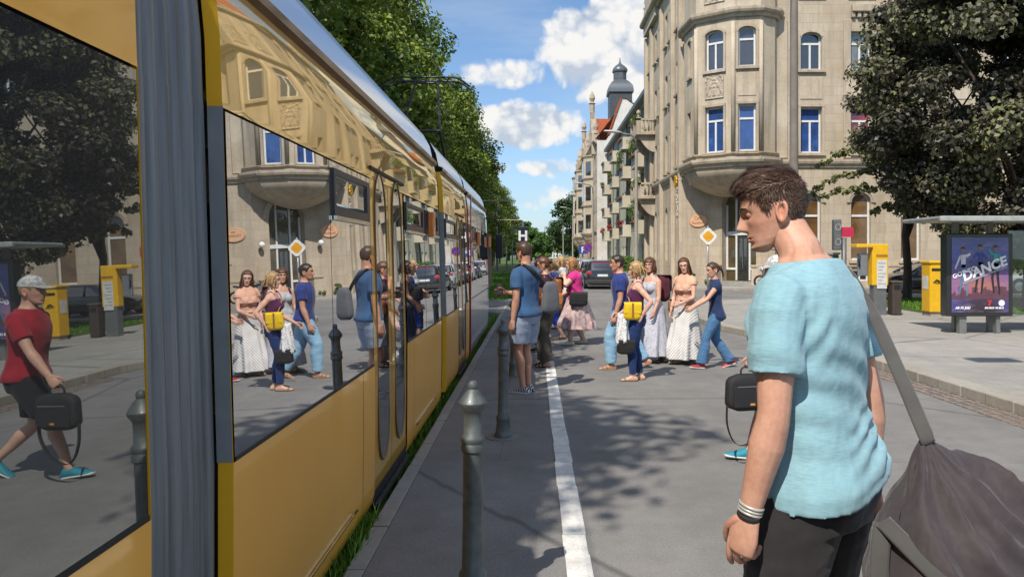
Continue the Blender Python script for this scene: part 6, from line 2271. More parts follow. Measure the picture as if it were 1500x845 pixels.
for y0, w_, h_ in ((100.5, 7.5, 21.5), (118, 7.0, 20.5)):     # cross gables with pinnacles
    g = MB(); n = 7; pr = [(0, 15.8), (w_, 15.8)]
    steps = []
    for k in range(4):
        steps += [(w_ - k * w_ / 8.2, 16.8 + (h_ - 16.8) * k / 4), (w_ - (k + 1) * w_ / 8.2 + .1, 16.8 + (h_ - 16.8) * k / 4 + .25)]
    pr = pr + steps + [(w_ / 2 + .45, h_), (w_ / 2 - .45, h_)] + [(w_ - a, b) for a, b in steps[::-1]]
    ra = [(7.75, y0 + a, b) for a, b in pr]; rb = [(8.3, y0 + a, b) for a, b in pr]
    g.rings([ra, rb]); go = g.build('gable', SandP, OB)
    f = MB(); f.lathe((8.0, y0 + w_ / 2, h_), [(.35, 0), (.35, 1.2), (.5, 1.3), (.2, 1.5), (.42, 2.0), (.30, 2.5), (.04, 3.0)], 10); f.build('finial', SandD, go)
    rf = MB()
    for sg in (-1, 1):
        yb = y0 + w_ / 2 + sg * w_ / 2
        rf.quad((8.2, yb, 16.2), (13, yb, 16.2), (13, y0 + w_ / 2, h_ - .8), (8.2, y0 + w_ / 2, h_ - .8))
    rf.build('gable_roof', RoofTile, go)
for y0, z0 in ((97.5, 15.8), (110, 16), (113.5, 16), (127, 16), (131, 16.5), (133.5, 16)):
    f = MB(); f.obox(V((7.9, y0, 0)), V((0, 1, 0)), V((-1, 0, 0)), -.5, .5, z0 - 1, z0 + 1.7, -.5, .5)
    f.lathe((7.9, y0, z0 + 1.7), [(.62, 0), (.62, .25), (.3, .4), (.4, .9), (.3, 1.3), (.05, 2.2)], 10); f.build('pinnacle', SandD, OB)
for y0, w_ in ((101.5, 5.4), (119, 5.2), (129, 4.0)):          # bays
    m = MB(); pl = [(7.92, y0), (6.7, y0 + 1.2), (6.7, y0 + w_ - 1.2), (7.92, y0 + w_)]
    m.prism([(p[0], p[1]) for p in pl], 4.6, 15.2); bo = m.build('bay', SandP, OB)
    m = MB(); rr = []
    for k in range(6):
        t = k / 5; rr.append([(7.92 + (p[0] - 7.92) * math.cos(t * PI / 2), p[1] + (y0 + w_ / 2 - p[1]) * t * .4, 4.6 - 1.8 * t) for p in pl])
    m.rings(rr); m.build('bay_console', SandD, bo)
    for z in (5.4, 9.2, 12.6):
        Of, Uf, Nf, Lf = frame_of((6.7, y0 + w_ - 1.2), (6.7, y0 + 1.2))
        m = MB(); m.obox(Of, Uf, Nf, .25, Lf - .25, z, z + 1.9, .0, .02); m.build('bay_window', PaneDark, bo)
        Of, Uf, Nf, Lf = frame_of((6.7, y0 + 1.2), (7.92, y0))
        m = MB(); m.obox(Of, Uf, Nf, .4, Lf - .4, z, z + 1.9, .0, .02); m.build('bay_window', PaneDark, bo)
    for z in (4.5, 8.3, 12.0, 15.0):
        band(bo, 'bay_moulding', SandD, pl[::-1], CORN(z, .35, .2))
band(OB, 'eaves', SandD, [(7.9, 134.0), (7.9, 94.8)], CORN(15.9, .5, .5))
band(OB, 'string_course', SandD, [(7.9, 134.0), (7.9, 94.8)], CORN(4.6, .35, .2))
# roof tower with lantern
m = MB(); m.box(10.9, 14.1, 108.4, 111.6, 15, 25.2); m.build('tower', SlateM, OB)
def octo(prof, n=4, rot=PI / 4, c=(12.5, 110.0)):
    m = MB(); rr = []
    for r, z in prof: rr.append([(c[0] + r * math.cos(rot + 2 * PI * i / n), c[1] + r * math.sin(rot + 2 * PI * i / n), z) for i in range(n)])
    m.rings(rr); return m
octo([(2.35, 25.2), (2.58, 25.35), (2.55, 25.7), (2.40, 26.3), (1.9, 26.8), (1.2, 27.3)], 4).build('tower_roof', LeadM, OB, smooth=40)
octo([(.95, 27.2), (.95, 28.6)], 8, PI / 8).build('lantern', LeadM, OB)
for k in range(8):
    a = PI / 8 + 2 * PI * (k + .5) / 8; r = .90
    m = MB(); cN = V((math.cos(a), math.sin(a), 0)); cU = V((-math.sin(a), math.cos(a), 0)); m.obox(V((12.5, 110, 0)) + cN * r, cU, cN, -.24, .24, 27.5, 28.45, -.02, .02); m.build('lantern_window', plain('louvre', (.10, .115, .13), .6), OB)
octo([(1.10, 28.5), (1.18, 28.65), (1.10, 29.0), (.75, 29.4), (.35, 29.7), (.18, 29.85), (.04, 30.7)], 8, PI / 8).build('lantern_cap', LeadM, OB, smooth=40)
# ------------------------------------------------------------------ far end of the street
def block(name, label, x0, x1, y0, y1, h, wall, roof, nwin=(6, 4)):
    t = thing(name, label, 'building', ((x0 + x1) / 2, y0, 0))
    m = MB(); m.box(x0, x1, y0, y1, 0, h); m.build('wall', wall, t)
    m = MB(); m.box(x0 - .4, x1 + .4, y0 - .4, y1 + .4, h + .004, h + .6); m.build('roof', roof, t)
    for i in range(nwin[0]):
        for j in range(nwin[1]):
            cx = x0 + (x1 - x0) * (i + .5) / nwin[0]; cz = h * (j + .55) / nwin[1]
            m = MB(); m.box(cx - (x1 - x0) / nwin[0] * .28, cx + (x1 - x0) / nwin[0] * .28, y0 - .05, y0 + .05, cz - h / nwin[1] * .25, cz + h / nwin[1] * .25); m.build('window', PaneDark, t)
block('apartment_block', 'distant white apartment slab closing the street', -2, 20, 560, 575, 19, WhitePl, GreyMetal, (10, 6))
block('apartment_block', 'distant lower white block left of the slab at the street end', -14, -1, 600, 612, 24, plain('wall_far_grey', (.5, .5, .5), .9), GreyMetal, (6, 7))
# hills on the skyline
m = MB(); n = 90; rr = []
for j in range(7):
    row = []
    for i in range(n + 1):
        x = -3200 + 6400 * i / n
        hgt = (70 + 45 * noise.noise(V((x * .0011, 3, 0))) + 20 * noise.noise(V((x * .004, 7, 0)))) * math.sin(PI * j / 6) ** .8
        row.append((x, 3600 + 260 * j, max(-2, hgt * 1.5)))
    rr.append(row)
m.rings(rr, False, False)
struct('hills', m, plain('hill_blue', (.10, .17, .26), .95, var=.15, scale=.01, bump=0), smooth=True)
# ------------------------------------------------------------------ trees
def leaf_cloud(clumps, n, size, rng, droop=.2, spread=.5, tint_fn=None):
    """leaf-sized rhombs gathered in clumps; returns verts, faces, tint as arrays"""
    C = np.array([c[:3] for c in clumps], np.float32); Rr = np.array([c[3] for c in clumps], np.float32); Sh = np.array([c[4] for c in clumps], np.float32)
    w = Rr ** 2; w /= w.sum()
    idx = rng.choice(len(clumps), n, p=w)
    d = rng.normal(size=(n, 3)).astype(np.float32)
    d /= np.linalg.norm(d, axis=1, keepdims=True)
    r = rng.random(n).astype(np.float32) ** .55
    d2 = d * np.array([1, 1, .72], np.float32)
    P = C[idx] + d2 * (r * Rr[idx])[:, None]
    nrm = d * .8 + rng.normal(size=(n, 3)) * .55 + np.array([0, 0, .55])
    nrm /= np.linalg.norm(nrm, axis=1, keepdims=True)
    t = rng.normal(size=(n, 3)); t[:, 2] -= droop * 2
    t -= nrm * (t * nrm).sum(1, keepdims=True); t /= np.linalg.norm(t, axis=1, keepdims=True)
    b = np.cross(nrm, t)
    L = (size * rng.uniform(.7, 1.35, n))[:, None]
    W = L * .36
    v = np.empty((n, 4, 3), np.float32)
    v[:, 0] = P - t * L * .5; v[:, 1] = P + b * W + nrm * W * .25; v[:, 2] = P + t * L * .5 - nrm * L * .10; v[:, 3] = P - b * W + nrm * W * .25
    f = np.arange(n * 4, dtype=np.int32).reshape(n, 4)
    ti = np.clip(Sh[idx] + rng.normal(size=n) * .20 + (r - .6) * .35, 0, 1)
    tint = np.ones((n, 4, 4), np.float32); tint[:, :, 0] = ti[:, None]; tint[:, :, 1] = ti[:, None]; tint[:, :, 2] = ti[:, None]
    return v.reshape(-1, 3), f, tint.reshape(-1, 4)
def leaf_mesh(name, v, f, tint, mat):
    me = bpy.data.meshes.new(name)
    me.vertices.add(len(v)); me.vertices.foreach_set('co', v.ravel())
    me.loops.add(f.size); me.loops.foreach_set('vertex_index', f.ravel())
    me.polygons.add(len(f)); me.polygons.foreach_set('loop_start', np.arange(0, f.size, 4, dtype=np.int32))
    me.update(calc_edges=True)
    at = me.color_attributes.new('tint', 'FLOAT_COLOR', 'POINT'); at.data.foreach_set('color', tint.ravel())
    me.materials.append(mat)
    return me
def tree(label, loc, h, crown, trunk_h, tr, n, size, mat, bark, seed, nclump=60, group=None, limbs=7, name='tree', shell=.75, droop=.2, extra=(), crowncx=(0, 0), clump_r=(.55, 1.05)):
    """crown = (rx, ry, z centre, rz)"""
    rng = np.random.default_rng(seed); rnd = random.Random(seed)
    t = thing(name, label, 'tree', loc, 0, group)
    rx, ry, zc, rz = crown
    clumps = []
    while len(clumps) < nclump:
        d = V((rnd.gauss(0, 1), rnd.gauss(0, 1), rnd.gauss(0, 1))).normalized()
        q = rnd.random() ** .4
        q = shell * .55 + (1 - shell * .55) * q
        lump = 1 + .22 * noise.noise(d * 2.3 + V((seed, 0, 0)))
        zz = d.z
        taper = 1 - .25 * max(0, zz)
        p = (crowncx[0] + d.x * rx * q * lump * taper, crowncx[1] + d.y * ry * q * lump * taper, zc + zz * rz * q * lump)
        clumps.append((*p, rnd.uniform(*clump_r) * min(rx, ry) * .36, rnd.uniform(.15, .75)))
    clumps += list(extra)
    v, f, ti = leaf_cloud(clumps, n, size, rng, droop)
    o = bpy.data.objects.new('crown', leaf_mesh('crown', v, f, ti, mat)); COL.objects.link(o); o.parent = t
    m = MB()
    pts = [(0, 0, -.15), (0, 0, .05), (.03, .02, trunk_h * .5), (-.04, .05, trunk_h), (crowncx[0] * .3, crowncx[1] * .3 + .1, zc), (crowncx[0] * .5, crowncx[1] * .5, zc + rz * .7)]
    m.tube(pts, [tr * 1.5, tr * 1.15, tr, tr * .9, tr * .5, tr * .1], 12)
    for k in range(limbs):
        a = 2 * PI * k / limbs + rnd.uniform(-.3, .3)
        z0 = trunk_h * rnd.uniform(.8, 1.5)
        e = (crowncx[0] + math.cos(a) * rx * .75, crowncx[1] + math.sin(a) * ry * .75, zc + rnd.uniform(-.5, .5) * rz)
        m.tube([(0, .05, z0), (e[0] * .4, e[1] * .4, z0 + (e[2] - z0) * .55), e], [tr * .5, tr * .32, tr * .08], 7)
    m.build('trunk', bark, t, local=True, smooth=True)
    return t
Bark = plain('bark', (.075, .058, .045), .9, scale=9, var=.3, bump=1, bscale=26, bdist=.03, stretch=(1, 1, .25))
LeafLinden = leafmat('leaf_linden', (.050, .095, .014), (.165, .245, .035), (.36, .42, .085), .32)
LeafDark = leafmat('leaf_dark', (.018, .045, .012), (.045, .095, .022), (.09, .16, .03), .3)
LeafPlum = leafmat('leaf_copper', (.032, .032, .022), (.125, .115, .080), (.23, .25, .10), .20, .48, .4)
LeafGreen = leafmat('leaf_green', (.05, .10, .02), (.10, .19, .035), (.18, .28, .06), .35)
# row of lindens along the far side of the track
lind = []
for k in range(3):
    lind.append(tree('tall linden in the long row beyond the tram', (0, 0, -.16), 15, (3.7, 4.4, 8.9, 6.4), 3.0, .21, 30000, .20, LeafLinden, Bark, 20 + k, 90, 'lindens in the row beyond the tram', clump_r=(.5, 1.0)))
ys = [-9.5, -2.2, 7.4, 14.8, 22.0, 29.5, 37.2, 44.6, 52.5, 60.5, 68, 76, 84, 92, 101, 110, 120, 131, 143, 156, 170]
for i, y in enumerate(ys):
    x = -7.65 + random.uniform(-.3, .3)
    s = random.uniform(.94, 1.06)
    if i < 3:
        o = lind[i]; o.location = (x, y, -.16); o.rotation_euler = (0, 0, i * 2.1); o.scale = (s, s, s)
    else:
        dup(lind[i % 3], (x, y, -.16), random.uniform(0, 6.28), None, None, (s, s, s * random.uniform(.95, 1.05)))
# copper-leaved trees by the bus shelter
ex = []
rnd = random.Random(9)
for k in range(0):       # long low boughs towards the street
    a = rnd.uniform(2.6, 3.9)
    r = rnd.uniform(1.5, 3.1)
    ex.append((r * math.cos(a), r * math.sin(a), 3.6 + rnd.uniform(-.3, 1.4) - .12 * r, rnd.uniform(.35, .6), rnd.uniform(.3, .9)))
for (dx, dy, dz, L, a) in ((-1.2, -1.2, 4.5, 2.6, -.25), (-.8, -1.6, 3.9, 3.2, -.12), (-1.4, -.8, 5.3, 2.2, -.30), (-.2, -1.8, 3.3, 2.0, -.15)):
    for k in range(16):
        t_ = k / 15
        ex.append((dx - L * t_, dy - .3 * t_ + rnd.uniform(-.12, .12), dz + a * L * t_ * t_ + rnd.uniform(-.08, .08), .20 - .07 * t_, .95))
tree('slim copper-leaved tree with leaning trunk left of the advertising panel', (13.2, 26.6, .12), 10, (2.9, 2.6, 7.6, 4.6), 2.3, .135, 42000, .15, LeafPlum, Bark, 41, 110, name='copper_tree', extra=ex, crowncx=(1.35, -.2), clump_r=(.4, .8), droop=.4)
tree('broad copper-leaved tree behind the bus shelter', (14.4, 21.8, .14), 13, (4.5, 4.0, 7.3, 6.0), 2.0, .20, 120000, .15, LeafPlum, Bark, 42, 300, name='copper_tree', clump_r=(.34, .62), droop=.4, shell=.85)
tree('tall copper-leaved tree at the right edge of the lawn', (19.0, 21.5, .14), 14, (4.8, 4.2, 7.4, 6.6), 2.6, .22, 80000, .16, LeafPlum, Bark, 43, 200, name='copper_tree', clump_r=(.34, .62), droop=.4, shell=.85)
# greenery that closes the street
tree('round green tree on the pavement beyond the ornate house', (7.6, 152, 0), 14, (4.6, 4.6, 8.6, 5.6), 3, .3, 9000, .42, LeafDark, Bark, 51, 60)
tree('small green tree further up the right pavement', (6.6, 172, 0), 11, (3.4, 3.4, 6.4, 4.4), 2.5, .25, 6000, .42, LeafDark, Bark, 52, 50)
tg = 'bright green trees closing the end of the street'
far0 = tree('bright green tree at the far end of the street', (-1.2, 250, -.1), 11, (4.6, 4.6, 5.6, 4.6), 3, .35, 8000, .7, LeafGreen, Bark, 53, 60, tg)
for k, (x, y, s) in enumerate(((2.6, 300, 1.05), (-3.5, 330, 1.4), (16.5, 300, 1.2), (-10, 290, 1.5), (21, 340, 1.5), (3.0, 420, 1.3), (-9, 400, 2.0))):
    dup(far0, (x, y, -.1), k * 1.3, None, None, (s, s, s))
# shrubs
def shrub(label, loc, r, n, size, mat, seed, name='shrub', cat='shrub', hz=.8):
    rng = np.random.default_rng(seed); rnd = random.Random(seed)
    cl = [(rnd.uniform(-.6, .6) * r[0], rnd.uniform(-.6, .6) * r[1], r[2] * rnd.uniform(.25, .9), min(r) * rnd.uniform(.3, .6), rnd.uniform(.2, .8)) for _ in range(18)]
    v, f, ti = leaf_cloud(cl, n, size, rng)
    t = thing(name, label, cat, loc)
    o = bpy.data.objects.new('foliage', leaf_mesh('foliage', v, f, ti, mat)); COL.objects.link(o); o.parent = t
    return t
shrub('clipped green hedge at the foot of the balcony block, nearer piece', (7.8, 60.5, .12), (.9, 2.6, 1.5), 2600, .13, LeafGreen, 61, 'hedge', 'hedge')
shrub('clipped green hedge at the foot of the balcony block, farther piece', (7.8, 70, .12), (.9, 3.4, 1.5), 2200, .15, LeafGreen, 62, 'hedge', 'hedge')
shrub('tuft of weeds growing at the foot of the sandstone corner', (8.55, 41.0, .12), (.28, .28, .62), 500, .10, LeafGreen, 63, 'weed', 'plant')
shrub('low patch of grass and weeds along the chamfered corner wall', (9.35, 40.2, .12), (.5, .4, .28), 500, .08, LeafGreen, 64, 'weed', 'plant')
Petal = [leafmat('leaf_flower_red', (.05, .10, .02), (.30, .03, .02), (.5, .04, .03), .2), leafmat('leaf_flower_yellow', (.05, .10, .02), (.16, .22, .03), (.6, .42, .03), .2), LeafGreen, LeafGreen]
for k, (p, bo) in enumerate(plants):
    if k % 2 == 1: continue
    rng = np.random.default_rng(70 + k); rnd = random.Random(70 + k)
    big = k in (10, 14, 12)
    cl = [(p.x + rnd.uniform(-.12, .12), p.y + rnd.uniform(-.9, .9), p.z + rnd.uniform(-.15, .25) + (rnd.uniform(0, 1.2) if big else 0), .22 + (.18 if big else 0), rnd.uniform(.2, .9)) for _ in range(10)]
    v, f, ti = leaf_cloud(cl, 420 if not big else 900, .10, rng)
    inv = ROOTM[BB.name].inverted(); tr_ = np.array(inv.translation, np.float32)
    o = bpy.data.objects.new('flowers', leaf_mesh('flowers', v + tr_, f, ti, Petal[k % 4] if not big else LeafGreen)); COL.objects.link(o); o.parent = bo
for i, z in enumerate((5.6, 10.0)):
    rng = np.random.default_rng(90 + i); rnd = random.Random(90 + i)
    cl = [(7.05 + rnd.uniform(-.15, .15), 52.9 + rnd.uniform(-1.4, 1.2), z + 1.1 + rnd.uniform(-.1, .25), .28, rnd.uniform(.2, .9)) for _ in range(9)]
    v, f, ti = leaf_cloud(cl, 600, .10, rng)
    tr_ = np.array(ROOTM[CB.name].inverted().translation, np.float32)
    o = bpy.data.objects.new('balcony_plants', leaf_mesh('balcony_plants', v + tr_, f, ti, LeafGreen)); COL.objects.link(o); o.parent = CB
# ------------------------------------------------------------------ street furniture
Iron = plain('bollard_iron', (.125, .140, .136), .5, .4, var=.25, scale=14, bump=.35, bscale=90, dirt=.5, coat=.1)
def make_bollard(label):
    t = thing('bollard', label, 'bollard', (0, 0, 0), 0, None)
    m = MB(); m.lathe((0, 0, 0), [(.085, 0), (.085, .03), (.070, .05), (.062, .14), (.066, .16), (.066, .19), (.052, .21), (.048, .40), (.0465, .76)], 28)
    m.build('shaft', Iron, t, local=True, smooth=40)
    m = MB(); m.lathe((0, 0, 0), [(.047, .755), (.056, .765), (.058, .785), (.052, .80), (.058, .815), (.055, .83), (.044, .845), (.042, .93), (.046, .95), (.064, .975), (.066, .99), (.058, 1.005), (.040, 1.03), (.028, 1.045), (.020, 1.052), (.023, 1.06), (.024, 1.072), (.018, 1.086), (.004, 1.092)], 28)
    m.build('bollard_cap', Iron, t, local=True, smooth=35)
    m = MB(); m.lathe((0, 0, -.005), [(.16, 0), (.16, .009), (.08, .012)], 24); m.build('collar', A_plat, t, local=True)
    return t
bo = make_bollard('nearest ornate iron bollard, cut by the bottom edge of the photo')
bo.location = (-.29, 3.53, .004)
for y, lab in ((6.97, 'second ornate iron bollard, just left of the waiting man'), (10.5, 'third ornate iron bollard, half hidden by the legs of the waiting man'), (14.0, 'fourth ornate iron bollard, farther along the platform'), (17.4, 'fifth ornate iron bollard, farthest along the platform')):
    dup(bo, (-.29, y, .004), y, lab)
# stop sign with the letter
t = thing('stop_sign', 'black tram stop box sign with a white letter H on a thin pole', 'sign', (-.31, 20, 0))
m = MB(); m.tube([(-.31, 20, 0), (-.31, 20, 2.6)], .035, 10); m.build('pole', GreyMetal, t, smooth=40)
m = MB(); m.box(-.45, -.17, 19.95, 20.05, 1.95, 2.46); m.build('sign_box', plain('sign_black', (.012, .014, .018), .3, bump=0), t, bevel=.012)
text_mb('H', .36, V((-.31, 19.945, 2.205)), (1, 0, 0), (0, 0, 1), .003, bold=.012).build('lettering', plain('sign_white', (.75, .75, .75), .5, bump=0), t)
# street lamps on the right
Concrete = plain('pole_concrete', (.33, .29, .25), .85, scale=3, dirt=.4, bump=.4)
def make_lamp(label):
    t = thing('street_lamp', label, 'lamp', (0, 0, 0), 0, 'street lamps along the right kerb')
    m = MB(); m.tube([(0, 0, 0), (0, 0, 1.0), (0, 0, 7.3)], [.13, .115, .075], 14); m.build('pole', Concrete, t, local=True, smooth=40)
    m = MB(); m.tube([(0, 0, 7.25), (-.04, 0, 7.9), (-.25, 0, 8.15), (-.9, 0, 8.28)], .045, 8); m.build('arm', GreyMetal, t, local=True, smooth=True)
    m = MB(); rr = []
    for k, (x, w_, h_) in enumerate(((-.80, .05, .05), (-.95, .12, .08), (-1.35, .15, .10), (-1.7, .12, .07), (-1.78, .05, .03))):
        rr.append([(x, w_ * math.cos(a), 8.29 - (x + .8) * .08 + h_ * math.sin(a) * (1 if math.sin(a) > 0 else .6)) for a in [2 * PI * i / 12 for i in range(12)]])
    m.rings(rr); m.build('lamp_head', plain('lamp_grey', (.42, .43, .44), .4), t, local=True, smooth=50)
    return t
la = make_lamp('street lamp on a concrete pole along the right kerb'); la.location = (5.55, 41, .12)
for x, y in ((5.45, 70), (5.35, 105), (5.3, 139), (5.3, 172), (5.25, 205)): dup(la, (x, y, .12))
t = thing('lamp_post', 'tall thick concrete post rising behind the young man and out of the frame', 'post', (7.6, 22.0, .12))
m = MB(); m.tube([(7.6, 22, .1), (7.6, 22, 1.2), (7.6, 22, 12)], [.17, .135, .10], 18); m.build('pole', plain('pole_concrete_dark', (.20, .175, .15), .85, scale=3, dirt=.4, bump=.4), t, smooth=40)
m = MB(); m.lathe((7.6, 22, .12), [(.24, 0), (.24, .12), (.17, .2)], 16); m.build('base_plate', Concrete, t)
m = MB(); m.tube([(7.6, 22, 11.8), (6.6, 22, 12.4), (5.6, 22, 12.5)], .05, 8); m.build('arm', GreyMetal, t, smooth=True)
# overhead line: masts with brackets, contact and carrying wire
def make_mast(label):
    t = thing('catenary_mast', label, 'mast', (0, 0, 0), 0, 'overhead line masts beyond the tram')
    m = MB(); m.tube([(0, 0, 0), (0, 0, 8)], [.13, .08], 12); m.build('pole', GreyMetal, t, local=True, smooth=40)
    m = MB(); m.tube([(0, 0, 5.95), (2.9, 0, 5.95)], .045, 8); m.build('bracket', plain('bracket_pale', (.38, .36, .28), .5, .3), t, local=True)
    m = MB(); m.tube([(0, 0, 7.3), (1.9, 0, 5.98)], .022, 6); m.build('stay', MATS['bracket_pale'], t, local=True)
    m = MB(); m.lathe((2.0, 0, 5.55), [(.02, 0), (.05, .08), (.05, .3), (.02, .4)], 8); m.build('insulator', plain('ceramic_brown', (.16, .06, .03), .3), t, local=True)
    return t
ms = make_mast('overhead line mast with a bracket arm among the lindens'); ms.location = (-4.3, 56, -.16)
for y in (86, 116, 146): dup(ms, (-4.3, y, -.16))
Wire = plain('wire_dark', (.03, .03, .032), .5, .4, bump=0)
m = MB(); m.tube([(CX + .1 * math.sin(y * .2), y, 5.42) for y in range(-10, 171, 6)], .009, 5)
tag(m.build('contact_wire', Wire, smooth=True), 'thin overhead contact wire above the tram roof', 'wire')
m = MB(); m.tube([(CX, y, 6.35 - .35 * math.sin(PI * ((y + 4) % 30) / 30)) for y in range(-10, 171, 3)], .008, 5)
tag(m.build('carrier_wire', Wire, smooth=True), 'sagging carrier wire strung above the contact wire', 'wire')
m = MB(); m.tube([(-6.5, 9, 8.6), (CX, 11, 6.9), (1.5, 13.5, 8.2), (7.6, 22, 9.5)], .007, 5)
tag(m.build('span_wire', Wire, smooth=True), 'thin span wire crossing from the lindens to the concrete post', 'wire')

t = thing('hanging_lamp', 'flat street lamp hanging on a span wire high above the road', 'lamp', (4.45, 6.95, 6.0))
m = MB(); m.box(4.10, 4.80, 6.75, 7.15, 5.95, 6.12); m.build('lamp_body', plain('lamp_grey', (.42, .43, .44), .4), t, bevel=.03)
m = MB(); m.tube([(-7.9, 7.4, 8.4), (4.45, 6.95, 6.35), (13.0, 6.6, 7.6)], .01, 5); m.tube([(4.45, 6.95, 6.1), (4.45, 6.95, 6.36)], .015, 6); m.build('span_wire', Wire, t)
# priority road sign
t = thing('priority_sign', 'yellow and white diamond priority road sign on a thin pole', 'sign', (6.0, 26.0, .12))
m = MB(); m.tube([(6.0, 26.0, .1), (6.0, 26.0, 2.72)], .03, 10); m.build('pole', plain('pole_zinc', (.42, .43, .44), .4, .6), t, smooth=True)
def diamond(c, r, y0, y1):
    m = MB(); k = .06
    pts = [(0, r), (r, 0), (0, -r), (-r, 0)]
    out = []
    for i in range(4):
        a = V((*pts[i], 0)); b = V((*pts[(i + 1) % 4], 0)); d = (b - a).normalized()
        out += [a + d * k * r / .3, b - d * k * r / .3]
    ra = [(c[0] + p.x, y0, c[2] + p.y) for p in out]; rb = [(c[0] + p.x, y1, c[2] + p.y) for p in out]
    m.rings([ra, rb]); return m
c = (6.0, 25.96, 2.36)
diamond(c, .335, 25.935, 25.965).build('sign_plate', plain('enamel_white', (.74, .74, .72), .35, bump=0), t)
diamond(c, .215, 25.928, 25.9345).build('sign_face', plain('enamel_yellow', (.78, .36, .01), .35, bump=0), t)
# small signs far up the pavement
t = thing('no_stopping_sign', 'round blue and red no stopping sign on a pole by the parked cars', 'sign', (4.9, 70, .12))
m = MB(); m.tube([(4.9, 69, .1), (4.9, 69, 2.7)], .035, 8); m.build('pole', MATS['pole_zinc'], t)
for r, y, mt, nm in ((.42, 68.92, plain('enamel_red', (.45, .03, .06), .4, bump=0), 'sign_rim'), (.33, 68.90, plain('enamel_blue', (.02, .06, .34), .4, bump=0), 'sign_face')):
    m = MB(); m.rings([[(4.9 + r * math.cos(a), yy, 2.45 + r * math.sin(a)) for a in [2 * PI * i / 24 for i in range(24)]] for yy in (y, y + .02)]); m.build(nm, mt, t)
m = MB()
for sg in (1, -1): m.add([(4.9 - .3, 68.89, 2.45 + sg * .3 - .03), (4.9 - .26, 68.89, 2.45 + sg * .3 + .03), (4.9 + .3, 68.89, 2.45 - sg * .3 + .03), (4.9 + .26, 68.89, 2.45 - sg * .3 - .03)], [(0, 1, 2, 3)])
m.build('cross_bars', MATS['enamel_red'], t)
t = thing('parking_sign', 'square blue sign on a pole in front of the ornate house', 'sign', (6.0, 92, .12))
m = MB(); m.tube([(6.0, 92, .1), (6.0, 92, 3.0)], .04, 8); m.build('pole', MATS['pole_zinc'], t)
m = MB(); m.box(5.45, 6.55, 91.93, 91.97, 1.95, 2.95); m.build('sign_plate', MATS['enamel_blue'], t)
m = MB(); m.box(5.75, 5.9, 91.91, 91.925, 2.1, 2.8); m.box(5.9, 6.2, 91.91, 91.925, 2.66, 2.8); m.box(5.9, 6.2, 91.91, 91.925, 2.38, 2.5); m.box(6.1, 6.25, 91.91, 91.925, 2.45, 2.72); m.build('symbol', MATS['enamel_white'], t)

